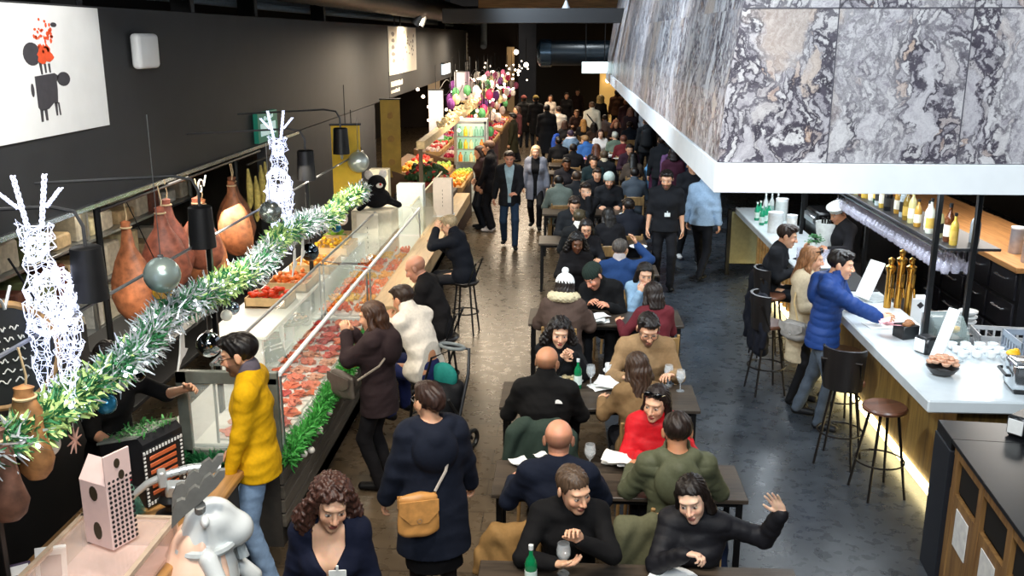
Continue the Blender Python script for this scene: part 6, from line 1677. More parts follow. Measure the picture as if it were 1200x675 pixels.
# strings of bulbs over the far stalls
sb = emit('string_bulb', '#ffe6c8', 7); o0 = None; rn3 = random.Random(2)
for k in range(110):
    y = 19 + 26 * rn3.random(); x = -3.3 + 1.7 * rn3.random(); z = 1.75 + .95 * rn3.random()
    if o0 is None: o = o0 = MB().ball((0, 0, 0), .036, 8).build('string_bulb', sb)
    else: o = dup(o0)
    o.location = (x, y, z); tag(o, 'small glowing bulb strung over the far market stalls', 'bulb', 'bulbs strung over the far stalls')
for k in range(5):
    xx = -3.2 + .33 * k
    tag(MB().tube([(xx, y, 2.45 + .12 * math.sin(y * 1.5 + k)) for y in np.linspace(23, 44, 40)], .01, 5).build('bulb_cable', mat('cable_dark', '#222', .6) if False else BLACK), 'dark cable strung over the far stalls, carrying the bulbs', 'cable', 'cables over the far stalls')
# hanging pink and red decorations
for k in range(120):
    c_, cn = rn3.choice([('#c9285a', 'crimson'), ('#e87aa8', 'pink'), ('#f0e4dc', 'white'), ('#f0e4dc', 'white'), ('#f2d9d0', 'blush'), ('#4a8f5a', 'green'), ('#e8d8a0', 'cream'), ('#7a3a8a', 'violet')])
    o = MB().ball((0, 0, 0), (.10, .10, .14), 8).build('paper_lantern', mat('lantern_' + cn, c_, .6, 0, .2)); o.location = (-2.85 + 1.0 * rn3.random(), 22.5 + 17 * rn3.random(), 1.3 + 1.2 * rn3.random()); tag(o, '%s paper lantern hanging over the far stalls' % cn, 'lantern', '%s paper lanterns' % cn)
    MB().tube([(0, 0, .14), (0, 0, .7)], .008, 4).build('cord', BLACK, o)

# black plush animal on the counter end
pt = empty('plush_animal', (-2.55, 12.75, 1.43), 'black plush animal with white ears and red nose above the cream boards', 'toy', None, R(30))
F = Field((-.4, -.3, -.05), (.4, .3, .6), .016)
for q, k in [(ell((0, 0, .14), (.2, .14, .14)), .04), (ell((0, -.05, .34), (.13, .12, .12)), .05), (cap((.16, -.04, .1), (.28, -.12, .04), .05, .045), .03), (cap((-.16, -.04, .1), (-.28, -.12, .04), .05, .045), .03)]: F.add(q, k)
F.fn(lambda v, X, Y, Z: v + .006 * np.sin(X * 90) * np.sin(Y * 90) * np.sin(Z * 90)); sdf_obj(F, 'body', fabric('#131315', .95), pt)
for g in (1, -1): MB().ball((g * .1, -.02, .46), (.06, .025, .07), 10, 0, (0, g * .5, 0)).build('ear', fabric('#e6e0d8', .9), pt)
MB().ball((0, -.16, .33), (.05, .04, .035), 10).build('muzzle', fabric('#e6e0d8', .9), pt); MB().ball((0, -.20, .35), .018, 8).build('nose', fabric('#c0392f', .5), pt)
tb = MB().b2((-2.85, 12.5, .768), (-2.3, 13.05, 1.43), .01).build('display_plinth', mat('plinth_cream', '#d8cfb8', .6)); tag(tb, 'cream plinth carrying the black plush animal', 'plinth')
# ------------------------------------------------------------------ tables and chairs
CHW = wood_mat('chair_oak', '#6d5235', '#a1804f', rough=.5)
def make_chair():
    c = empty('dining_chair', (0, 0, 0), '', 'chair', 'chairs at the tables')
    MB().box((0, -.02, .445), (.40, .40, .03), .012).build('seat', mat('chair_seat', '#2b2a28', .6), c)
    for (x, y) in ((-.17, -.19), (.17, -.19)): MB().tube([(x, y, .435), (x * 1.08, y * 1.08, 0)], [.017, .014], 8).build('leg', CHW, c)
    for x in (-.17, .17): MB().tube([(x * 1.08, .22, 0), (x, .17, .44), (x * .98, .235, .84)], [.014, .018, .015], 8).build('leg', CHW, c)
    MB().box((0, .222, .73), (.34, .022, .17), .01, (R(-9), 0, 0)).build('backrest', CHW, c)
    return c
CH0 = make_chair(); _ch = [0]
def chair(x, y, rz, label):
    c = CH0 if _ch[0] == 0 else dup(CH0)
    _ch[0] += 1; c.location = (x, y, 0); c.rotation_euler = (0, 0, rz); c['label'] = label
    return c
def table(y, x0, x1, d, label):
    t = empty('dining_table', ((x0 + x1) / 2, y, 0), label, 'table', 'dining tables down the hall')
    w = x1 - x0
    MB().box((0, 0, .735), (w, d, .03), .005).build('tabletop', DWOOD, t)
    for sx in (-1, 1):
        for sy in (-1, 1): MB().b2((sx * (w / 2 - .05) - .02, sy * (d / 2 - .05) - .02, 0), (sx * (w / 2 - .05) + .02, sy * (d / 2 - .05) + .02, .72), .004).build('leg', BLACK, t)
    MB().b2((-w / 2 + .04, -d / 2 + .04, .68), (w / 2 - .04, d / 2 - .04, .72), .003).build('apron', BLACK, t)
    return t
PEOPLE = []
def sit(label, px, py, rz, chr_=None, **k):
    k.setdefault('pose', 'sit'); k.setdefault('lean', 10)
    p = person(label, (0, 0, 0), R(rz), head=(px, py), **k); PEOPLE.append((label, p))
    l = p['root'].location
    if chr_ is not None and chr_ is not False:
        chair(l.x, l.y, R(rz), chr_)
    return p
def stand(label, px, py, rz, **k):
    p = person(label, (0, 0, 0), R(rz), head=(px, py), **k); PEOPLE.append((label, p)); return p
def puffer(c, **k): return dict(dict(color=c, t=.030, quilt=.085, neck='stand', name='puffer_jacket', rough=.6, spec=.25, hem=.08), **k)
def coat(c, **k): return dict(dict(color=c, t=.024, neck='stand', name='coat', hem=.42), **k)
def jacket(c, **k): return dict(dict(color=c, t=.020, neck='stand', name='jacket', hem=.10, fold=.0045), **k)
def sweater(c, **k): return dict(dict(color=c, t=.014, neck='crew', name='sweater', hem=.08, fold=.0042), **k)

# ---- nearest figures
stand('woman with big dark curly hair, navy V-neck top and white badge at the bottom edge', 386, 558, 8, h=1.64, sex='f', lod=0, look=(16, 17, 6), top=sweater('#0e1428', neck='v', vz=.13, vw=.62, vmin=.012), hair='curly', hlen=.19, hcol='#3a231c', skin='fair', badge=(.05, -.178, .165), legs='#14151c', bulk=1.05, lips='#a8554c')
bw = stand('woman in long navy hooded coat with a tan shoulder bag, seen from behind', 503, 447, 198, h=1.66, sex='f', lod=0, look=(24, 4, 0), top=coat('#141a28', neck='hood', hem=.36, t=.040, flare=.02, name='hooded_coat'), hair='updo', hcol='#2f1f1a', legs='#2a2422', skirt=dict(color='#0d0d10', len=.46), glasses='on', bulk=1.12, hands={1: (.30, -.10, .82), -1: (-.28, -.16, .86)})
ym = stand('man in mustard yellow sweater, grey collar and pale jeans, seen from the side', 281, 389, -84, h=1.85, lod=0, look=(-4, 14, 0), lean=3, top=sweater('#d3a30c', t=.016, hem=.13), inner=dict(color='#5a5560', t=.014, neck='stand', name='grey_collar', hem=.02, collar=1), hair='short', hcol='#120e0d', beard=.75, glasses='on', legs='#7c97b8', hands={1: (.20, -.15, .92), -1: (-.20, -.20, .92)}, elbow={1: (.3, .9, -.3)}, shoes='#3a3030', feet={1: (.1, .05, .085), -1: (-.1, -.10, .085)})
dw = person('worker in black short sleeved shirt behind the till, half hidden by the garland', (-3.12, 5.95, 0), R(58), h=1.74, lod=0, look=(0, 20, 0), lean=6, top=dict(color='#131416', t=.018, sleeve=.18, neck='crew', name='black_shirt', hem=.1), hair='short', hcol='#14100e', hands={1: (.34, -.44, 1.36), -1: (-.16, -.40, 1.08)}, curl=(.35, .6), legs='#1a1a1e')
bc = stand('woman in dark brown hooded coat with a grey crossbody bag, hands raised to her face', 437, 352, -104, h=1.64, sex='f', lod=0, look=(2, 12, 0), top=jacket('#2b2022', hood=True, hem=.20, t=.03, name='hooded_coat', neck='stand'), hair='long', hlen=.17, hcol='#3d2618', legs='#121114', hands={1: (.05, -.25, 1.36), -1: (-.09, -.27, 1.33)}, hdir={1: (0, -.3, .9, -.6, -.4, 0), -1: (.2, -.3, .9, .6, -.4, 0)}, curl=(.8, .8), bulk=1.05, shoes='#0c0c0d')
wj = sit('man in white jacket with navy hem, leaning over the counter on a high stool', 473, 333, -122, False, h=1.72, lod=0, lean=26, seat=.68, look=(-6, 22, 0), top=jacket('#d9d2c6', t=.03, hem=.14, neck='stand'), hair='short', hcol='#2a1c14', skin='tan', legs='#1d2550', hands={1: (.06, -.40, 1.16), -1: (-.10, -.42, 1.10)}, curl=(.7, .7), feet={1: (.14, -.34, .30), -1: (-.12, -.38, .30)})
bm = sit('bald man in black sweater bent over the counter', 488, 298, -98, False, h=1.74, lod=0, lean=24, seat=.70, look=(0, 28, 0), top=sweater('#141213', t=.02), hair='bald', hcol='#3a2d26', skin='red', legs='#15151a', hands={1: (.12, -.40, 1.12), -1: (-.12, -.42, 1.10)}, feet={1: (.14, -.34, .30), -1: (-.12, -.38, .30)})
gw = sit('grey haired person in dark coat sitting at the counter, hand to the head', 527, 251, -100, False, h=1.68, sex='f', lod=1, lean=18, seat=.70, look=(0, 22, 0), top=coat('#0f131c', t=.03, hem=.1, name='coat'), hair='short', hcol='#9b8a6c', skin='fair', legs='#14161c', hands={1: (.10, -.34, 1.36), -1: (-.12, -.42, 1.14)}, hdir={1: (0, .2, 1, -1, 0, 0)}, feet={1: (.14, -.34, .30), -1: (-.12, -.38, .30)})
def high_stool(x, y, rz, label, h_=.68):
    s = empty('high_stool', (x, y, 0), label, 'stool', 'high stools at the counter', rz)
    MB().lathe([(0, h_ - .05), (.16, h_ - .05), (.18, h_ - .02), (.165, h_), (0, h_ - .004)], n=20).build('seat', mat('stool_leather', '#1a1716', .35), s)
    for a in (45, 135, 225, 315): MB().tube([(.12 * math.cos(R(a)), .12 * math.sin(R(a)), h_ - .05), (.2 * math.cos(R(a)), .2 * math.sin(R(a)), 0)], [.014, .011], 8).build('leg', BLACK, s)
    MB().torus((0, 0, .28), .17, .009, 24, 6).build('foot_ring', BLACK, s)
    MB().tube([(-.15, .08, h_ - .03), (-.16, .19, h_ + .26), (.16, .19, h_ + .26), (.15, .08, h_ - .03)], .011, 7).build('back_frame', BLACK, s)
for p, lab, hh in ((wj, 'high black stool under the man in the white jacket', .68), (bm, 'high black stool under the bald man at the counter', .70), (gw, 'high black stool under the grey haired person', .70)):
    l = p['root'].location; high_stool(l.x, l.y, p['root'].rotation_euler.z, lab, hh)

# ---- table A (nearest): two diners facing the camera
C_ = 'oak chair holding the '
pr = sit('priest in black shirt with white collar tab, hands together over the table', 671, 545, 4, C_ + 'priest in black', h=1.72, lod=0, lean=8, look=(30, 14, -4), top=sweater('#0f0f11', neck='collar', t=.017, name='clerical_shirt'), hair='crop', hcol='#4d3d30', skin='fair', hands={1: (.03, -.34, .99), -1: (-.10, -.36, .86)}, hdir={1: (-.35, -.25, .85, -.3, -.9, 0), -1: (.95, -.2, .1, 0, .2, 1)}, curl=(.62, .3), elbow={1: (.8, .1, -.6), -1: (-.8, .1, -.6)}, legs='#111114')
b = MB(); m4 = Matrix([list(pr['Rf'][i]) + [0] for i in range(3)] + [[0, 0, 0, 1]])
b.box((0, 0, 0), (.036, .014, .034), .005); b.xf(Matrix.Translation(Vector(pr['N'] + (pr['HP'](0, .018, -.055) - pr['N']) * .45 + np.array([.014, -.088, .0])))); b.build('collar_tab', PAPER, pr['root'])
wv = sit('woman in black puffer jacket waving one raised open hand', 813, 557, -6, C_ + 'waving woman', h=1.66, sex='f', lod=0, lean=9, look=(-12, 12, -12), top=puffer('#14151b', t=.022, quilt=.075), hair='bob', hlen=.12, hcol='#17110f', skin='pale', hands={1: (.47, -.13, 1.13), -1: (-.05, -.33, .94)}, hdir={1: (-.50, -.05, .85, -.3, -1, 0), -1: (.85, -.35, .15, 0, -.3, -1)}, elbow={1: (1, .1, -.55), -1: (-.7, .1, -.8)}, curl=(.10, .72), spread=1., lips='#b5756c', legs='#1b2233')
# ---- table B
nv = sit('bald man in navy sweater with his back turned, nearest of the turned backs', 655, 491, 180, C_ + 'bald man in navy', h=1.80, lod=0, lean=4, look=(0, 12, 0), top=sweater('#0f1626', t=.022), hair='bald', hcol='#4a352a', skin='red', bulk=1.12, hands={1: (.30, -.36, .80), -1: (-.26, -.40, .80)}, legs='#16181d')
gp = sit('man in olive green hooded puffer jacket with his back turned', 795, 482, 180, C_ + 'man in olive green', h=1.80, lod=0, lean=5, look=(0, 8, 0), top=puffer('#4f533f', hood=True, t=.026, quilt=.085, puff=.007, hem=.16), hair='crop', hcol='#231915', skin='tan', bulk=1.04, hands={1: (.26, -.38, .82), -1: (-.26, -.38, .82)}, legs='#1a1c22')
rd = sit('woman in bright red jacket with sunglasses on her dark hair', 771, 450, 0, C_ + 'woman in red', h=1.68, sex='f', lod=0, lean=12, look=(-28, 10, 4), top=puffer('#c01420', t=.024, quilt=.12), hair='long', hlen=.26, hcol='#1d1311', skin='fair', glasses='top', hands={1: (.14, -.28, .98), -1: (-.13, -.38, .86)}, hdir={1: (-.5, -.2, .8, -.3, .8, 0), -1: (.9, -.4, .1, 0, -.3, -1)}, curl=(.5, .7), legs='#1c1c22')
# ---- table C
nf = sit('balding man in black fleece with a small white emblem, back turned', 641, 405, 176, C_ + 'balding man in black fleece', h=1.78, lod=0, lean=8, look=(-14, 6, 0), top=jacket('#0c0c0d', t=.026, neck='stand', name='fleece_jacket'), hair='bald', hcol='#3a2a20', skin='tan', bulk=1.15, hands={1: (.26, -.36, .80), -1: (-.22, -.40, .80)}, legs='#14151a')
R0 = nf['Rf']; m4 = Matrix([list(R0[i]) + [0] for i in range(3)] + [[0, 0, 0, 1]])
b = MB(); b.prism([(-.028, -.014), (.028, -.014), (.028, .004), (.02, .014), (.004, .015), (-.012, .008), (-.024, -.002)], 1, -.004, .004); b.xf(Matrix.Translation(Vector(nf['T'](-.115, .148, .255))) @ m4); b.build('emblem', PAPER, nf['root'], smooth=False)
lh = sit('woman with very long brown hair down her back, back turned', 748, 412, 184, C_ + 'long haired woman', h=1.66, sex='f', lod=0, lean=10, look=(10, 14, 6), top=sweater('#7a6040', t=.018), hair='long', hlen=.46, hcol='#3b2a1f', hands={1: (.26, -.36, .80), -1: (-.16, -.38, .80)}, legs='#22242a')
cw = sit('dark curly haired woman in black facing the camera, hands by her chin', 656, 372, 2, C_ + 'dark curly haired woman', h=1.66, sex='f', lod=0, lean=12, look=(4, 10, 4), top=jacket('#111215', t=.02, neck='crew'), hair='curly', hlen=.14, hcol='#140e0d', skin='fair', hands={1: (.12, -.32, 1.02), -1: (.02, -.33, 1.0)}, hdir={1: (-.8, -.2, .5, 0, -1, 0), -1: (.8, -.2, .4, 0, -1, 0)}, curl=(.6, .6), legs='#17181c')
tn = sit('man in tan sweater with glasses and short beard, looking down at the table', 760, 365, 2, C_ + 'man in the tan sweater', h=1.84, lod=0, lean=14, look=(4, 24, 0), top=sweater('#8f7352', t=.02), hair='quiff', hcol='#16100e', beard=.75, glasses='on', skin='light', bulk=1.1, hands={1: (.20, -.40, .86), -1: (-.22, -.40, .84)}, hdir={1: (-.5, -.6, .3, 0, -.3, -1), -1: (.8, -.5, .1, 0, -.3, -1)}, curl=(.5, .6), legs='#2a2a30')
# ---- table D
bn = sit('person in white bobble hat and brown coat with cream fur collar', 662, 322, 172, C_ + 'person in the white bobble hat', h=1.68, sex='f', lod=0, lean=12, look=(-10, 10, 0), top=jacket('#4a3b34', t=.045, name='coat', neck='stand', hem=.14), hair='bob', hlen=.12, hcol='#1d1512', hat=dict(color='#e6e9ea', pom=True, name='bobble_hat'), scarf=dict(color='#c9bd9c', fur=True, name='fur_collar', w=.052, r=.065), hands={1: (.22, -.38, .82), -1: (-.22, -.38, .82)}, bulk=1.15, legs='#1c1a1a')
pl = sit('dark haired person in dark red plaid shirt, back turned', 766, 330, 190, C_ + 'person in plaid', h=1.66, sex='f', lod=0, lean=14, look=(10, 12, 0), top=dict(color='#5a1f26', t=.016, neck='crew', name='plaid_shirt', hem=.1), hair='bob', hlen=.13, hcol='#1f1613', hands={1: (.30, -.34, .82), -1: (-.14, -.40, .82)}, legs='#1c1d24')
db = sit('man in dark green beanie and black jacket leaning over his food', 697, 308, -14, C_ + 'man in the dark beanie', h=1.78, lod=0, lean=26, side=-8, look=(-30, 34, -10), top=jacket('#0e0f11', t=.026), hair='crop', hcol='#1a1411', hat=dict(color='#1f2b26', name='beanie'), beard=.5, skin='red', hands={1: (.10, -.42, .86), -1: (-.12, -.42, .86)}, legs='#15161a')
lb = sit('dark haired woman in light blue sweater, hands raised to her mouth', 756, 307, 0, C_ + 'woman in light blue', h=1.64, sex='f', lod=0, lean=14, look=(6, 14, 4), top=sweater('#8fb0cc', t=.018), hair='bob', hlen=.12, hcol='#15100f', skin='fair', hands={1: (.06, -.26, 1.0), -1: (-.05, -.27, .98)}, hdir={1: (-.4, 0, .9, -.3, .8, 0), -1: (.4, 0, .9, .3, .8, 0)}, curl=(.7, .7), legs='#1d2430')
# ---- rows E onward
sit('woman with dark skin and full black curly hair facing the camera', 676, 272, 4, C_ + 'woman with full black curls', h=1.66, sex='f', lod=1, lean=12, look=(4, 14, 0), top=jacket('#141214', t=.022, neck='crew'), hair='curly', hlen=.16, hcol='#0f0b0a', skin='dark', legs='#141418')
sit('grey haired man in blue sweater raising one hand, back turned', 727, 279, 176, C_ + 'man in the blue sweater', h=1.78, lod=1, lean=10, look=(-20, 6, 0), top=sweater('#1f3a66', t=.02), inner=dict(color='#b9b0b0', t=.018, neck='stand', name='shirt_collar', hem=.02, collar=1), hair='crop', hcol='#4d4742', skin='light', bulk=1.1, hands={-1: (-.20, -.34, 1.24), 1: (.25, -.36, .82)}, hdir={-1: (.3, -.2, .9, 1, 0, 0)}, legs='#1a1c24', curl=(.4, .4))
sit('dark haired woman with glasses behind the curly haired woman', 687, 256, 2, C_ + 'dark haired woman with glasses', h=1.66, sex='f', lod=1, lean=10, look=(0, 14, 0), top=sweater('#16161a'), hair='bob', hlen=.12, hcol='#120d0c', glasses='on', legs='#15161a')
sit('woman with loose black hair in black, back turned, beyond the blue sweater', 713, 243, 188, C_ + 'woman with loose black hair', h=1.68, sex='f', lod=1, lean=16, look=(14, 16, 0), top=jacket('#101014', t=.03), hair='long', hlen=.32, hcol='#0d0a0a', legs='#14151a')
sit('person with olive brown hair and white collar, back turned', 679, 245, 180, C_ + 'person with the white collar', h=1.72, lod=1, lean=12, look=(0, 6, 0), top=jacket('#16181a', t=.024), inner=dict(color='#d6d2c8', t=.03, neck='stand', name='white_collar', hem=.02, collar=1), hair='short', hcol='#3b3322', legs='#15161a')
sit('man in glasses and dark jacket looking down, left of the hand to mouth man', 673, 229, 6, C_ + 'man in glasses and dark jacket', h=1.76, lod=1, lean=10, look=(0, 20, 0), top=jacket('#1b1e22', t=.024), hair='short', hcol='#241a15', glasses='on', legs='#15161a')
sit('man in dark jacket resting his hand on his mouth', 686, 213, 2, C_ + 'hand to mouth man', h=1.78, lod=1, lean=10, look=(0, 8, 0), top=jacket('#141519', t=.024), hair='short', hcol='#1f1612', skin='fair', hands={1: (.04, -.24, 1.12), -1: (-.18, -.38, .80)}, hdir={1: (-.2, .1, 1, 0, 1, 0)}, curl=(.7, .4), legs='#15161a')
sit('bearded man in pale grey knit cap facing the camera', 714, 202, 2, C_ + 'man in the pale grey cap', h=1.78, lod=1, lean=8, look=(0, 12, 0), top=jacket('#15161a', t=.026), hair='crop', hcol='#2a1f18', beard=.8, hat=dict(color='#a9b5ae', name='knit_cap'), legs='#15161a')
sit('dark coated diner at the table\'s aisle edge beside the waiter, back turned', 737, 232, 182, C_ + 'diner beside the waiter', h=1.72, lod=1, lean=14, look=(20, 14, 0), top=jacket('#141720', t=.026), hair='short', hcol='#17110f', legs='#14151a')
sit('person in grey green jacket bending away at the left end of the table', 655, 205, 186, C_ + 'person in grey green', h=1.70, lod=2, lean=24, look=(0, 20, 0), top=jacket('#5d665f', t=.026), hair='short', hcol='#15110f', legs='#1a1a1e')
sit('brown haired man in black seated before the pale papers', 676, 200, 176, C_ + 'brown haired man in black', h=1.74, lod=2, lean=14, look=(0, 10, 0), top=jacket('#17181b'), hair='short', hcol='#33241a')
sit('brown skinned man in dark jacket near the blue hung coat', 664, 184, 8, C_ + 'brown skinned man', h=1.74, lod=2, lean=8, look=(0, 12, 0), top=jacket('#1c1a1e'), hair='short', hcol='#120d0b', skin='dark')
sit('person in black jacket with pale collar, back turned, before the white papers', 708, 176, 180, C_ + 'person with the pale collar', h=1.76, lod=2, lean=12, look=(0, 8, 0), top=jacket('#14161a', t=.03), inner=dict(color='#b5aa94', t=.034, neck='stand', name='pale_collar', hem=.02, collar=1), hair='short', hcol='#463a2c')
sit('person in slate blue hooded top with white scarf, back turned', 669, 152, 190, C_ + 'person in slate blue', h=1.70, sex='f', lod=2, lean=12, look=(0, 8, 0), top=jacket('#71879c', hood=True), hair='short', hcol='#3a2b3c', scarf=dict(color='#d5cfd2', w=.045))
sit('person in bright denim blue jacket leaning on the table', 686, 158, 200, C_ + 'person in denim blue', h=1.74, lod=2, lean=26, look=(20, 10, 0), top=jacket('#2f5a96', t=.03), hair='short', hcol='#8a6a45')
sit('woman with honey blond hair beyond the denim blue jacket', 684, 139, 180, C_ + 'honey blond woman', h=1.66, sex='f', lod=2, lean=8, top=jacket('#1d1a1a'), hair='long', hlen=.25, hcol='#a5763c')
sit('woman in white top facing the camera among the far tables', 704, 151, 4, C_ + 'woman in the white top', h=1.66, sex='f', lod=2, lean=8, look=(0, 8, 0), top=sweater('#e3dcd6'), hair='long', hlen=.3, hcol='#2d1a16', skin='fair')
sit('grey haired person in muted green by the woman in white', 721, 154, 186, C_ + 'grey haired person in green', h=1.68, lod=2, lean=10, top=sweater('#5d6a5c'), hair='short', hcol='#a9a79a')
sit('person in dark red sweater at the far tables', 731, 158, 176, C_ + 'person in dark red', h=1.70, lod=2, lean=10, top=sweater('#5e1d24'), hair='short', hcol='#6a4030')
sit('ginger haired woman near the tables\' far end', 722, 140, 0, C_ + 'ginger haired woman', h=1.66, sex='f', lod=2, lean=8, look=(10, 10, 0), top=jacket('#2a1f22'), hair='curly', hlen=.12, hcol='#a5674a')
sit('dark haired person in black behind the slate blue one', 655, 160, 184, C_ + 'dark person behind slate blue', h=1.72, lod=2, lean=8, top=jacket('#121317'), hair='short', hcol='#110d0c')
sit('person in mauve grey jacket right of the cream jacket', 709, 134, 178, C_ + 'person in mauve grey', h=1.70, lod=2, top=jacket('#7a6f72'), hair='short', hcol='#2a1d17')
sit('person with tan hair facing the camera at a far table', 676, 128, 0, C_ + 'person with tan hair', h=1.70, lod=2, look=(0, 8, 0), top=sweater('#3d2d2a'), hair='short', hcol='#7a5a3c')
sit('dark haired person in brown at a far table', 696, 143, 182, C_ + 'person in brown', h=1.70, lod=2, top=jacket('#3a2a22'), hair='long', hlen=.2, hcol='#17100e', sex='f')

for (lab, px, py, rz, c_, hc, st_) in (('diner in charcoal with a brown bob at a far table', 662, 141, 186, '#26262b', '#3d261c', 'bob'), ('diner in plum facing the camera between the papers', 738, 168, 4, '#33202c', '#1d1310', 'short'),
        ('diner in steel grey beside the waiter', 744, 196, 178, '#3b424a', '#17110f', 'short'), ('diner in black with auburn hair by the pink packet', 699, 168, 184, '#131317', '#54301f', 'long'),
        ('diner in dark teal facing the camera left of the pale collar', 696, 182, 2, '#16262a', '#1d1411', 'short'), ('diner in black facing the camera beyond the hand to mouth man', 700, 196, 4, '#111114', '#2a1c15', 'short'),
        ('diner in taupe with long dark hair near the maroon coats', 742, 178, 182, '#4a4038', '#120d0c', 'long'), ('diner in ink blue at the far right table', 738, 142, 184, '#18202e', '#2a1a14', 'short'), ('diner in wine red facing the camera far off', 690, 128, 2, '#3d1a20', '#1a1210', 'bob'), ('diner in black left of the denim blue jacket', 672, 168, 178, '#121215', '#171010', 'short')):
    sit(lab, px, py, rz, C_ + lab, h=1.70, lod=2, sex='f' if st_ != 'short' else 'm', lean=12, look=(0, 10, 0), top=jacket(c_), hair=st_, hlen=.22, hcol=hc)
# ---- standing and walking in the hall
stand('man in dark blazer and pale blue shirt walking towards the camera', 597, 176, 2, h=1.76, lod=1, look=(0, 10, 0), top=dict(color='#17181c', t=.026, neck='open', vz=-.2, vw=.16, vmin=.03, name='blazer', hem=.16), inner=dict(color='#93aab2', t=.014, neck='crew', name='shirt', hem=.1), hair='short', hcol='#2a1c17', skin='red', legs='#22344a', feet={1: (.1, -.22, .10), -1: (-.1, .20, .12)}, hands={-1: (-.30, .08, .80), 1: (.14, -.28, 1.02)}, hdir={1: (-.8, -.4, .1)})
stand('woman with long blond hair, pale grey shawl and black dress walking', 628, 170, -2, h=1.66, sex='f', lod=1, look=(0, 6, 0), top=dict(color='#70727c', t=.036, neck='open', vz=-.25, vw=.2, vmin=.035, name='shawl', hem=.30), inner=dict(color='#0d0c0e', t=.016, neck='crew', name='black_top', hem=.2), hair='long', hlen=.3, hcol='#b79a78', legs='#0e0e11', feet={1: (.08, -.18, .10), -1: (-.08, .16, .12)})
stand('man in black suit with white shoes facing the fruit stall', 573, 164, -100, h=1.78, lod=1, look=(0, 10, 0), top=jacket('#131216', hem=.18, name='blazer'), hair='crop', hcol='#5a4030', legs='#17181e', shoes='#d9d2cc', hands={1: (.2, -.2, .86), -1: (-.1, -.3, 1.0)})
stand('dark haired shopper at the fruit stall beside the man in black', 562, 170, -70, h=1.66, sex='f', lod=2, look=(0, 16, 0), top=jacket('#2a1d22'), hair='bob', hlen=.1, hcol='#2b1c16')
wt = stand('waiter in black short sleeved polo with a white name badge', 782, 198, -4, h=1.82, lod=1, look=(-6, 14, 0), top=dict(color='#15161a', t=.02, sleeve=.30, neck='crew', name='polo_shirt', hem=.08), hair='short', hcol='#17110f', beard=.8, skin='light', legs='#121216', badge=(.02, -.15, .02), hands={1: (.27, -.02, .84), -1: (-.27, -.05, .86)}, bulk=1.08, feet={1: (.1, -.10, .09), -1: (-.1, .12, .10)})
stand('person in light blue jacket with dark trousers walking by the far bar end', 828, 196, 150, h=1.76, lod=1, look=(0, 8, 0), lean=6, top=jacket('#8ba1b8', hem=.06, t=.03), hair='short', hcol='#17110f', legs='#101116', shoes='#1a1a1a', feet={1: (.1, -.3, .10), -1: (-.1, .25, .13)})
stand('dark clothed man striding behind the waiter', 812, 184, 10, h=1.78, lod=1, look=(0, 8, 0), top=jacket('#15161b'), hair='short', hcol='#17110f', legs='#131419', shoes='#c9c6c2', feet={1: (.1, -.24, .10), -1: (-.1, .2, .12)})
stand('woman in white jacket with long dark hair standing at the far tables', 746, 122, 176, h=1.70, sex='f', lod=2, top=jacket('#dfe2e8', hem=.1, t=.024), hair='long', hlen=.4, hcol='#170f10', legs='#121318')
stand('person with black backpack standing beside the white jacketed woman', 758, 137, 178, h=1.72, lod=2, top=jacket('#15171a'), hair='short', hcol='#4a3226', legs='#15161a')
stand('tall person in long black coat, back turned, left of the far tables', 641, 122, 178, h=1.84, lod=2, top=coat('#11141a', hem=.5), hair='short', hcol='#15100e', bulk=1.2, legs='#121318')
stand('person in long black coat with olive beanie by the stalls', 628, 112, 182, h=1.78, lod=2, top=coat('#121418', hem=.45), hair='short', hcol='#15100e', hat=dict(color='#6a5a2a', name='beanie'))
stand('person in black coat with dull red cap by the stalls', 614, 112, 178, h=1.76, lod=2, top=coat('#141416', hem=.4), hair='short', hcol='#15100e', hat=dict(color='#5a2a26', name='cap'))
stand('woman in white blouse facing the camera in the far aisle', 645, 111, 0, h=1.68, sex='f', lod=2, top=sweater('#e2d3c4'), hair='long', hlen=.2, hcol='#3a2620')
stand('second person in white top, back turned, right of the white blouse', 655, 124, 186, h=1.72, lod=2, top=sweater('#e8dccb'), hair='short', hcol='#33231c', legs='#17181d')
stand('person in cream jacket with a dark strap across the back', 694, 119, 182, h=1.78, lod=2, top=jacket('#e6dbc2', t=.03), hair='short', hcol='#6a4a30', legs='#17181d')
stand('person with fluffy straw blond hair behind the cream jacket', 704, 112, 170, h=1.74, sex='f', lod=2, top=jacket('#1d1d1c'), hair='afro', hcol='#c9b070')
stand('tall person in brown leather jacket beside the hood\'s far corner', 723, 105, 180, h=1.80, lod=2, top=jacket('#4a3020', t=.03), hair='short', hcol='#1d1411', legs='#17181d')
stand('person with light hair under the hood edge, first behind the brown jacket', 734, 116, 176, h=1.70, lod=2, top=jacket('#3a2226'), hair='short', hcol='#b07a52')
stand('person with chestnut hair under the hood edge before the white jacket', 739, 126, 180, h=1.68, sex='f', lod=2, top=jacket('#281c20'), hair='bob', hlen=.1, hcol='#6a4230')
stand('shopper in dark brown passing the warm lit pillar', 677, 104, 0, h=1.72, lod=2, top=jacket('#2a1d18'), hair='short', hcol='#1d1411')
stand('shopper in black between the far wall lamps', 664, 108, 4, h=1.72, lod=2, top=jacket('#151315'), hair='short', hcol='#1d1411', sex='f')
stand('shopper in maroon near the flower stall', 606, 124, -60, h=1.68, sex='f', lod=2, top=jacket('#3d1c20'), hair='long', hlen=.2, hcol='#2a1a14')
stand('shopper in olive coat near the stall lanterns', 601, 132, -100, h=1.70, lod=2, top=coat('#33301f', hem=.3), hair='short', hcol='#241a14')
stand('person in dark jacket stooping under the hood edge by hung coats', 776, 158, 170, h=1.72, lod=2, lean=10, top=jacket('#17191d'), hair='short', hcol='#2a1d17')
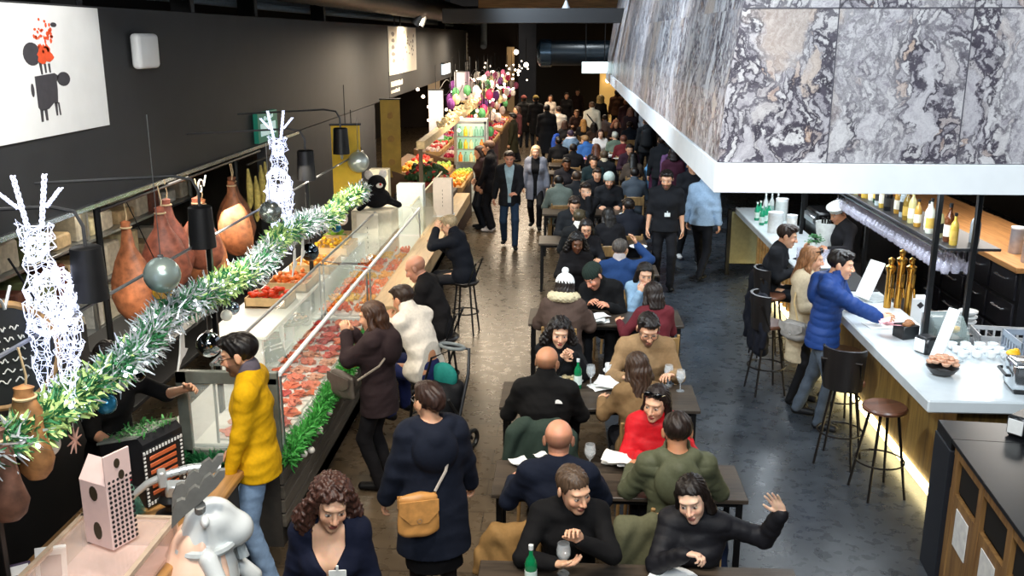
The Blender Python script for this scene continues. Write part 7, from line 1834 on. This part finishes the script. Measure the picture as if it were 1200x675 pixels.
stand('person in burgundy coat under the hood edge', 790, 172, 176, h=1.70, sex='f', lod=2, top=coat('#3a1826', hem=.35), hair='bob', hlen=.1, hcol='#1a1212')

# ---- at the bar
bj = stand('man in royal blue puffer jacket pointing across the bar', 985, 292, 62, h=1.78, lod=0, lean=8, look=(10, 8, 0), top=puffer('#1d3a74', hood=True, t=.030, quilt=.075, hem=.12), hair='short', hcol='#17110f', skin='light', legs='#4a525c', shoes='#1c1c1e', hands={1: (.30, -.40, 1.12), -1: (-.02, -.60, 1.12)}, hdir={-1: (.1, -1, .2)}, curl=(.5, .5), feet={1: (.16, .22, .09), -1: (-.12, -.06, .085)})
bg = stand('woman in long beige trench coat with wavy light brown hair', 951, 288, 52, h=1.68, sex='f', lod=0, look=(28, 8, 0), top=coat('#b8a88c', t=.03, hem=.42, name='trench_coat'), hair='long', hlen=.24, hcol='#8a5f3d', legs='#0f0f12', hands={1: (.18, -.28, 1.10), -1: (-.10, -.30, 1.08)}, shoes='#101012', glasses='top')
bk_ = sit('young man in black sweater leaning on the bar with dark wavy hair', 922, 262, 66, False, pose='sit', seat=.68, h=1.78, lod=0, lean=16, look=(12, 14, 0), top=sweater('#17181c', t=.022), hair='quiff', hcol='#2a1d16', skin='light', legs='#14151a', hands={1: (.26, -.36, 1.12), -1: (-.04, -.34, 1.04)}, curl=(.5, .8), feet={1: (.14, -.34, .32), -1: (-.12, -.36, .32)})
bt = stand('bartender in white cap and black apron behind the ice bucket', 985, 236, -70, h=1.72, lod=1, look=(0, 24, 0), lean=6, top=dict(color='#1b1b1f', t=.02, neck='crew', name='apron_top', hem=.2), hair='short', hcol='#2a1d16', skin='tan', hat=dict(color='#d9d9d6', flat=True, name='chef_cap'), hands={1: (.2, -.36, 1.15), -1: (-.16, -.38, 1.15)}, legs='#17181d')
# ------------------------------------------------------------------ tables
def PY(lab):
    for l, p in PEOPLE:
        if lab in l: return p['root'].location
table(4.62, -.45, 1.35, .62, 'dark dining table at the very front, under the priest\'s hands')
yB = (PY('bald man in navy').y + PY('bright red jacket').y) / 2; table(yB, -.45, 1.25, .54, 'dark dining table between the bald man in navy and the woman in red')
yC = (PY('balding man in black fleece').y + PY('tan sweater').y) / 2; table(yC, -.5, 1.15, .60, 'dark dining table before the man in the tan sweater')
yD = (PY('white bobble').y + PY('light blue sweater').y) / 2; table(yD, -.35, 1.3, .60, 'dark dining table beside the white bobble hat')
table(12.15, .35, 1.25, .55, 'small dark table before the man in the blue sweater')
for k, (y, lab) in enumerate(((14.0, 'dining table past the blue sweater man, with food at its aisle end'), (16.4, 'dining table before the hand to mouth man'), (19.2, 'dining table behind the pale grey cap'), (21.4, 'far dining table with white papers'), (22.75, 'small far dining table with a pale paper on it'), (24.6, 'far dining table under the denim blue jacket'), (27.6, 'dining table by the woman in the white top'), (30.6, 'farthest dining table in the hall'))):
    table(y, -.35, 1.25, .6, lab)
# ------------------------------------------------------------------ things on the tables
TZ = .75
def green_bottle(x, y, label, white=True):
    o = bottle((x, y, TZ), '#0f7a4a', .27, .034, label, None, '#d3e6e0' if white else None, capc='#d9dfe0', name='water_bottle'); return o
def wine(x, y, label, z=TZ):
    o = MB().lathe([(.036, 0), (.034, .004), (.005, .010), (.005, .07), (.02, .085), (.040, .12), (.041, .15), (.034, .19), (.031, .19), (.038, .15), (.036, .122), (0, .09)], n=18).build('wine_glass', glass('stem_glass', '#e4ecf0', .22, .04)); o.location = (x, y, z); tag(o, label, 'wine glass'); return o
def plate(x, y, label, r=.13, food=None, seed=0):
    c = empty('plate', (x, y, TZ), label, 'plate')
    MB().lathe([(r * .55, 0), (r, .018), (r * .97, .022), (r * .6, .008), (0, .008)], n=28).build('dish', WHITE, c)
    if food:
        rn_ = random.Random(seed); b = MB()
        for k in range(14): b.ball((rn_.uniform(-.5, .5) * r, rn_.uniform(-.5, .5) * r, .02 + rn_.random() * .02), (rn_.uniform(.015, .03), .018, .012), 7, 0, (0, 0, rn_.random() * 6))
        b.build('food', mat('dish_' + food.strip('#'), food, .6, 0, .3, 40), c)
    return c
def papers(x, y, n, label, seed, spread=.06, size=(.2, .15)):
    rn_ = random.Random(seed)
    for k in range(n):
        b = MB(); nx = 6; vs = []
        for i in range(nx):
            for j in range(4): vs.append(((i / (nx - 1) - .5) * size[0], (j / 3 - .5) * size[1], .006 * math.sin(i * 1.3 + k) + .006 * math.sin(j * 2 + k * 2) + .012))
        m0 = len(vs); vs += [(a, b_, c - .0015) for a, b_, c in vs]; fs = []
        for i in range(nx - 1):
            for j in range(3): q = i * 4 + j; fs += [(q, q + 4, q + 5, q + 1), (m0 + q, m0 + q + 1, m0 + q + 5, m0 + q + 4)]
        o = b.add(vs, fs).build('paper_napkin', PAPER); o.location = (x + rn_.uniform(-spread, spread), y + rn_.uniform(-spread, spread), TZ + .014 * k); o.rotation_euler = (rn_.uniform(-.05, .05), rn_.uniform(-.05, .05), rn_.random() * 6)
        tag(o, label, 'paper', label if n > 1 else None)
ax, ay = at(622, 690, TZ)[:2]; green_bottle(ax, ay, 'green water bottle on the front table by the priest')
ax, ay = at(660, 672, TZ)[:2]; wine(ax, ay, 'wine glass on the front table under the priest\'s hands')
ax, ay = at(790, 684, TZ)[:2]; plate(ax, ay, 'pale plate at the front table\'s edge before the waving woman', .15)
ax, ay = at(730, 545, TZ)[:2]; papers(ax, ay, 6, 'crumpled white napkins piled before the woman in red', 1, .07, (.19, .15))
ax, ay = at(606, 545, TZ)[:2]; papers(ax, ay, 2, 'white napkins at the left end of the second table', 2, .03, (.13, .1))
ax, ay = at(634, 534, TZ)[:2]; papers(ax, ay, 1, 'single white napkin by the navy sweater man\'s shoulder', 3, .01, (.1, .06))
ax, ay = at(690, 532, TZ)[:2]; wine(ax, yB + .15, 'upright wine glass beside the bald man in navy')
ax, ay = at(677, 455, TZ)[:2]; green_bottle(ax, ay, 'green water bottle with pale label beside the balding man in fleece')
ax, ay = at(668, 447, TZ)[:2]; plate(ax, ay, 'plate of pale food before the dark curly haired woman', .12, '#d9cba0', 1)
ax, ay = at(692, 452, TZ)[:2]; wine(ax, ay, 'clear glass right of the green bottle')
ax, ay = at(712, 452, TZ)[:2]; papers(ax, ay, 3, 'white paper sheets between the long haired woman and the bottle', 4, .05, (.26, .18))
ax, ay = at(722, 436, TZ)[:2]; plate(ax, ay, 'white plate by the tan sweater man\'s hand', .12, '#c9b58a', 2)
ax, ay = at(783, 452, TZ)[:2]; wine(ax, ay, 'first wine glass before the tan sweater man')
ax, ay = at(797, 458, TZ)[:2]; wine(ax, ay, 'second wine glass before the tan sweater man, nearer the aisle')
o = MB().lathe([(.03, 0), (.034, .13), (.03, .13), (.028, .01), (0, .01)], n=16).build('tall_cup', WHITE); ax, ay = at(713, 442, TZ)[:2]; o.location = (ax, ay, TZ); tag(o, 'pale tall cup beside the tan sweater man\'s hand', 'cup')
ax, ay = at(698, 378, TZ)[:2]; papers(ax, ay, 5, 'white crumpled paper heap beside the bobble hat person', 6, .05, (.24, .15))
ax, ay = at(735, 252, TZ)[:2]; plate(ax, ay, 'white plate of food at the aisle end beyond the blue sweater man', .14, '#d9b98a', 3)
ax, ay = at(748, 290, TZ)[:2]; plate(ax, ay, 'white plate under the blue sweater man\'s raised hand', .13, '#c9a27a', 4)
for k, (px, py, lab) in enumerate(((718, 184, 'white papers on the far table before the pale collar'), (728, 187, 'white papers nearest the aisle on the far table'), (690, 203, 'white napkin heap beyond the brown haired man'), (695, 194, 'pale paper lying at the middle far table'), (712, 181, 'white papers in front of the woman in white'))):
    ax, ay = at(px, py, TZ)[:2]; papers(ax, ay, 3, lab, 10 + k, .07, (.3, .22))
o = MB().box((0, 0, .01), (.34, .2, .02), .004).build('pink_packet', mat('pink_packet', '#e0a0c0', .5)); ax, ay = at(684, 186, TZ)[:2]; o.location = (ax, ay, TZ); o.rotation_euler = (0, 0, -.7); tag(o, 'pink packet lying on the far table beside the denim blue jacket', 'packet')
# stick in the red woman's hand
w = rd['root'].matrix_basis if False else None
rl = rd['root'].location; hw = rd['Wr'][-1] + rd['HD'][-1] * .09; p0 = Vector((rl.x + hw[0], rl.y + hw[1], hw[2]))
b = MB(); b.tube([(-.02, -.02, -.02), (.03, 0, .0), (.08, .01, .012), (.13, .02, .035)], [.008, .012, .013, .010], 8); o = b.build('bread_stick', mat('breadstick', '#e6b8a0', .6)); o.location = p0; tag(o, 'pale bread stick held in the red jacketed woman\'s hand', 'bread stick')
# ------------------------------------------------------------------ coats over chairs, bags
def draped(loc, rz, col, label, w=.42, hgt=.55, name='hung_jacket', thick=.05, seed=1):
    rn_ = np.random.RandomState(seed)
    F = Field((-w / 2 - .15, -.25, -.15), (w / 2 + .15, .25, hgt + .15), .018)
    F.add(ecap((0, 0, .05), (0, .02, hgt - .06), (w * .46, thick + .03), (w * .44, thick)), 0)
    for g in (1, -1): F.add(cap((g * w * .42, .03, hgt - .08), (g * (w * .52), .04, .12), .055, .045), .04)
    F.add(cap((-w * .3, .0, hgt - .02), (w * .3, 0, hgt - .02), .05, .05), .05)
    F.fn(lambda v, X, Y, Z: v + .012 * np.sin(X * 26 + 2 * np.sin(Z * 9 + seed)) + .006 * np.sin(X * 55 + Z * 30 + seed))
    r_ = empty(name, loc, label, 'jacket', None, rz)
    sdf_obj(F, 'cloth', fabric(col, .8), r_)
    return r_
def back_of(info, dy=.27, dz=.36):
    l = info['root'].location; a = info['root'].rotation_euler.z
    return (l.x - math.sin(a) * dy, l.y + math.cos(a) * dy, dz), a
l, a = back_of(nf, .30, .38); draped(l, a, '#2c3a33', 'dark green jacket hung over the chair of the man in black fleece', .50, .50, seed=2)
l, a = back_of(pr, .28, .34); draped((l[0] - .34, l[1] - .1, .36), a + .2, '#8a6a3f', 'tan brown jacket bulging off the chair beside the priest', .34, .40, thick=.09, seed=3)
l, a = back_of(gp, .30, .30); draped((l[0] - .25, l[1], .25), a, '#5a5a44', 'olive coat tail hanging beside the olive green puffer man', .3, .55, seed=4)
l, a = back_of(wv, .28, .3); draped((l[0] - .02, l[1], .28), a, '#1f2a44', 'dark blue jacket over the waving woman\'s chair', .46, .52, seed=5)
ax, ay = at(652, 165, 1.0)[:2]; draped((ax, ay, .35), R(80), '#3050a0', 'bright blue coat with pale edge hung at the left of the far tables', .5, .8, seed=6)
ax, ay = at(892, 330, 1.0)[:2]; draped((2.12, 9.86, .42), R(100), '#14161f', 'dark navy coat hung over the bar stool back by the beige coat', .46, .62, seed=7)
draped((2.36, 10.98, .42), R(95), '#101116', 'black coat hung over the stool of the young man in black', .5, .62, seed=8)
for k, (px, py, c, lab) in enumerate(((778, 185, '#4a1f38', 'maroon coat hung under the hood edge beyond the waiter'), (790, 190, '#6a4a70', 'purple coat hung beside the maroon one'), (800, 192, '#23304a', 'navy coat hung right of the purple one'))):
    ax, ay = at(px, py, 1.2)[:2]; draped((ax, ay, .45), R(10), c, lab, .5, .9, seed=9 + k)
# white jacket man: folded pram with turquoise seat behind him
pm = empty('pushchair', (-1.13, 7.95, 0), 'folded black pushchair with turquoise seat behind the white jacket man', 'pushchair', None, R(-30))
MB().tube([(-.2, 0, .1), (-.2, .25, .75), (-.15, .34, .95), (.15, .34, .95), (.2, .25, .75), (.2, 0, .1)], .016, 8).tube([(-.2, .3, .1), (-.2, -.05, .6)], .014, 7).tube([(.2, .3, .1), (.2, -.05, .6)], .014, 7).build('frame', mat('pram_frame', '#2c2e31', .4, .5), pm)
F = Field((-.3, -.3, .2), (.3, .4, 1.0), .016); F.add(ell((0, .1, .48), (.19, .18, .20)), 0).add(cap((-.12, .2, .62), (.12, .2, .62), .07, .07), .05); F.fn(lambda v, X, Y, Z: v + .006 * np.sin(X * 40 + Z * 30)); sdf_obj(F, 'bag', fabric('#121316', .6), pm)
F = Field((-.3, -.2, .4), (.3, .4, 1.0), .014); F.add(ell((0, .16, .72), (.14, .06, .13)), 0); sdf_obj(F, 'turquoise_seat', fabric('#1f7a72', .7), pm)
MB().torus((0, .28, .97), .13, .016, 18, 7, 0, (0, 0, 0), .5).build('handle', mat('grip_grey', '#6f7779', .6), pm)
for (x, y) in ((-.2, 0), (.2, 0), (-.2, .3), (.2, .3)): MB().torus((x, y, .1), .08, .022, 18, 7, 0, (0, R(90), 0)).build('wheel', BLACK, pm)
# bags
def to_world(info, p):
    r = info['root']; a = r.rotation_euler.z; q = rotz(a) @ np.array(p); return Vector((r.location.x + q[0], r.location.y + q[1], q[2]))
def bag(info, p, rz, size, col, label, strap_pts, name='shoulder_bag', flap=True, strapcol=None):
    c = to_world(info, p); g = empty(name, c, label, 'bag', None, rz)
    w, d, h_ = size
    F = Field((-w, -d - .06, -h_), (w, d + .06, h_), .009)
    F.add(ecap((0, 0, -h_ / 2 + d * .5), (0, 0, h_ / 2 - d * .5), (w / 2, d / 2), (w * .46, d * .42)), 0); F.fn(lambda v, X, Y, Z: np.maximum(v, np.abs(X) - w / 2) + .002 * np.sin(X * 50 + Z * 40))
    lm = mat('leather_' + col.strip('#'), col, .45, 0, .18, 12, .2)
    sdf_obj(F, 'body', lm, g)
    if flap:
        b = MB(); pts = [(-w * .46, h_ * .36), (w * .46, h_ * .36), (w * .46, h_ * .10), (w * .2, -h_ * .14), (-w * .2, -h_ * .14), (-w * .46, h_ * .10)]
        b.prism(pts, 1, -d * .50 - .004, -d * .50 + .004); b.prism(pts, 1, d * .50 - .004, d * .50 + .004)
        b.build('flap', mat('leather_flap_' + col.strip('#'), col, .5, 0, .25, 20, .2), g, smooth=False)
        MB().torus((0, d * .52, -h_ * .08), .014, .003, 12, 5, 0, (R(90), 0, 0)).build('buckle', STEEL, g)
    Mi = Matrix.Rotation(-rz, 3, 'Z')
    b = MB(); b.tube([Mi @ (to_world(info, q) - c) for q in strap_pts], .010, 6); b.build('strap', mat('strap_' + (strapcol or col).strip('#'), strapcol or col, .5), g)
    return g
B0 = bw; s_ = lambda info, *a: info['T'](*a)
bag(bw, (.13, .22, .90), bw['root'].rotation_euler.z, (.26, .09, .30), '#c08a4c', 'tan leather shoulder bag hanging behind the woman in the navy coat', [(.02, .20, 1.03), (-.05, .19, 1.15), s_(bw, -.10, .155, .28), s_(bw, -.13, .06, .385), s_(bw, -.14, -.05, .36), (-.02, -.20, 1.20)], strapcol='#b3aca4')
bag(bc, (.14, -.26, .94), bc['root'].rotation_euler.z + R(60), (.34, .09, .24), '#4d463f', 'grey brown crossbody bag of the woman in the dark brown coat', [(.22, -.08, 1.02), (.19, .10, 1.15), s_(bc, .05, .16, .25), s_(bc, -.08, .06, .39)], strapcol='#8d8478')
bag(bg, (-.26, -.02, .86), bg['root'].rotation_euler.z + R(80), (.30, .12, .22), '#8f8a84', 'grey leather handbag on the arm of the woman in beige', [(-.28, -.06, .97), (-.26, 0, 1.15), s_(bg, -.15, .02, .36)], strapcol='#b59a6a')
ax, ay = at(760, 200, .9)[:2]
c = empty('carrier_bag', (ax, ay, .45), 'light blue carrier bag hanging beside the far standing person', 'bag'); F = Field((-.3, -.2, -.1), (.3, .2, .9), .016); F.add(ecap((0, 0, .12), (0, 0, .5), (.19, .07), (.10, .04)), 0); F.fn(lambda v, X, Y, Z: v + .008 * np.sin(X * 45 + Z * 12)); sdf_obj(F, 'bag', fabric('#6fa9d6', .5), c); MB().tube([(-.06, 0, .48), (0, 0, .68), (.06, 0, .48)], .008, 5).build('handle', fabric('#6fa9d6', .5), c)
ax, ay = at(757, 148, 1.35)[:2]
F = Field((-.3, -.3, -.1), (.3, .3, .7), .02); F.add(ecap((0, 0, .1), (0, 0, .42), (.16, .09), (.14, .08)), 0); c = empty('backpack', (0, 0, 0), 'black backpack on the back of the far standing person', 'bag')
pb = PY('black backpack standing'); c.location = (pb.x, pb.y - .24, .95); sdf_obj(F, 'body', fabric('#16181b', .6), c); MB().tube([(-.1, .06, .45), (-.11, .18, .5), (-.1, .2, .2), (-.1, .08, .08)], .016, 6).tube([(.1, .06, .45), (.11, .18, .5), (.1, .2, .2), (.1, .08, .08)], .016, 6).build('strap', fabric('#16181b', .6), c)
# strap of the cream jacket person
pc = PY('cream jacket with a dark strap')
o = MB().tube([(-.16, -.17, 1.42), (-.02, -.185, 1.25), (.12, -.18, 1.08)], .018, 6).build('shoulder_strap', BLACK); o.location = (pc.x, pc.y, 0); tag(o, 'dark strap across the cream jacket', 'strap')
# lone chair at the bottom edge
chair(1.5, 4.75, R(200), 'empty chair at the bottom edge beside the waving woman')
# something yellow held in front of the brown coated woman
F = Field((-.15, -.15, -.2), (.15, .15, .2), .012); F.add(ecap((0, 0, -.1), (0, 0, .08), (.06, .035), (.045, .03)), 0); F.fn(lambda v, X, Y, Z: v + .006 * np.sin(X * 60 + Z * 50)); c = empty('yellow_scarf', to_world(bc, (.0, -.26, 1.16)), 'yellow cloth hanging in front of the woman in the brown coat', 'scarf'); sdf_obj(F, 'cloth', fabric('#d9a420', .7), c)
# ------------------------------------------------------------------ light
def area(name, loc, target, energy, size, color=(1, 1, 1), sy=None, spread=None):
    l = bpy.data.lights.new(name, 'AREA'); l.energy = energy; l.size = size; l.color = color
    if sy: l.shape = 'RECTANGLE'; l.size_y = sy
    if spread: l.spread = R(spread)
    o = bpy.data.objects.new(name, l); COL.objects.link(o); o.location = loc
    o.rotation_euler = (Vector(target) - Vector(loc)).to_track_quat('-Z', 'Y').to_euler(); return o
def spot(name, loc, target, energy, angle=60, color=(1, 1, 1), blend=.6, radius=.08):
    l = bpy.data.lights.new(name, 'SPOT'); l.energy = energy; l.spot_size = R(angle); l.spot_blend = blend; l.color = color; l.shadow_soft_size = radius
    o = bpy.data.objects.new(name, l); COL.objects.link(o); o.location = loc
    o.rotation_euler = (Vector(target) - Vector(loc)).to_track_quat('-Z', 'Y').to_euler(); return o
WARM, COOL, NEUT = (1, .80, .56), (.84, .93, 1), (1, .94, .86)
# roof lamps over the tables and aisles
for k, (y, e_) in enumerate(((4.5, 480), (7.6, 420), (12, 260), (16.5, 260), (22, 260), (28, 300))):
    spot('table_lamp', (.7, y - 1.2, 6.2), (.45, y, .8), e_, 58, NEUT)
for k, (y, e_) in enumerate(((6, 110), (11, 150), (16, 130), (22, 130))):
    spot('aisle_lamp', (1.9, y - 1, 6.2) if y < 6.5 else (1.05, y - 1, 6.0), (1.9, y, 0), e_, 55, COOL)
for k, (y, e_) in enumerate(((5.2, 380), (9, 190), (14, 240), (20, 260))):
    spot('left_aisle_lamp', (-1.0, y - 1.2, 6.2), (-1.2, y, .4), e_, 58, WARM)
# big cool daylight lamp bank over the gallery behind the camera
area('gallery_light', (1.2, -1.6, 6.1), (1.6, 8, 2.7), 350, 4.5, COOL, 1.6)
area('face_fill', (.4, 1.2, 4.9), (.4, 5.6, 1.0), 95, 2.2, NEUT, .3)  # added fill without a visible fixture, brightens the nearest faces
# lamps washing the marble hood
spot('hood_wash', (2.9, 1.6, 6.3), (2.9, 7.6, 3.4), 1350, 62, COOL, .8, .3)
for y, e_ in ((6.5, 1100), (11, 1500), (16, 1500), (22, 1500)):
    spot('hood_side_wash', (-2.2, y, 5.9), (1.3, y + 2.5, 3.0), e_ * 1.15, 78, (.72, .87, 1), .8, .3)
# bar lights under the hood
for y in (8.6, 10.8, 13.2): area('bar_light', (3.0, y, 2.47), (3.0, y, 0), 42, .5, COOL, 1.6)
area('back_bar_light', (4.7, 10.5, 2.47), (4.7, 10.5, 0), 60, .6, NEUT, 3.5)
# deli lights under the fascia and in the bucket lamps
for y in (5.05, 6.75, 9.7, 11.3): spot('deli_lamp', (-2.66, y, 2.3), (-2.3, y, .9), 130, 84, WARM, .6, .05)
for y in (7.3, 10.3, 13.5): area('deli_case_light', (-2.9, y, 2.22), (-2.3, y, .9), 55, .3, (1, .88, .7), 2.6)
area('deli_back_light', (-4.5, 9.3, 2.28), (-4.4, 9.3, 1.0), 65, .5, (1, .9, .75), 5)
area('till_fill', (-2.0, 3.8, 4.8), (-2.7, 5.4, 1.0), 130, .6, NEUT, .6)  # added unseen fill that brightens the worker and the till
for y in (18.6, 23, 28, 33): area('stall_light', (-1.9, y, 3.1), (-2.6, y, 1.2), 200, 1.2, (1, .82, .6), 3)
# posters
spot('poster_lamp', (-2.6, 5.6, 5.0), (-4, 7.0, 3.5), 420, 50, NEUT, .5)
spot('poster_lamp', (-3.3, 23.4, 4.25), (-4, 24, 3.3), 420, 110, WARM, .6)
spot('poster_lamp', (-3.0, 40.8, 4.4), (-4, 41.5, 3.3), 900, 100, NEUT, .6)
spot('poster_lamp', (-2.2, 50, 4.8), (-4, 53, 3.2), 1800, 90, COOL, .6)
for x in (.5, 2.): spot('far_lamp', (x, 36, 5.5), (x, 33, .5), 400, 90, WARM)
w = bpy.data.worlds.new('hall_air'); SC.world = w; w.use_nodes = True
w.node_tree.nodes['Background'].inputs[0].default_value = (.75, .85, 1, 1); w.node_tree.nodes['Background'].inputs[1].default_value = .03
# ------------------------------------------------------------------ camera
c = bpy.data.cameras.new('camera'); c.sensor_width = 36; c.lens = F_PX * 36 / 1200; c.clip_start = .05; c.clip_end = 200
co = bpy.data.objects.new('camera', c); COL.objects.link(co); co.location = (0, 0, CAM_Z)
co.rotation_euler = (PI / 2 - TH, 0, PS); SC.camera = co
vs = SC.view_settings; vs.view_transform = 'Standard'; vs.look = 'None'; vs.exposure = 0.; vs.gamma = 1.; vs.use_curve_mapping = False
SC.cycles.use_denoising = True
SC.cycles.max_bounces = 8; SC.cycles.transparent_max_bounces = 16
SC.cycles.sample_clamp_indirect = 6.
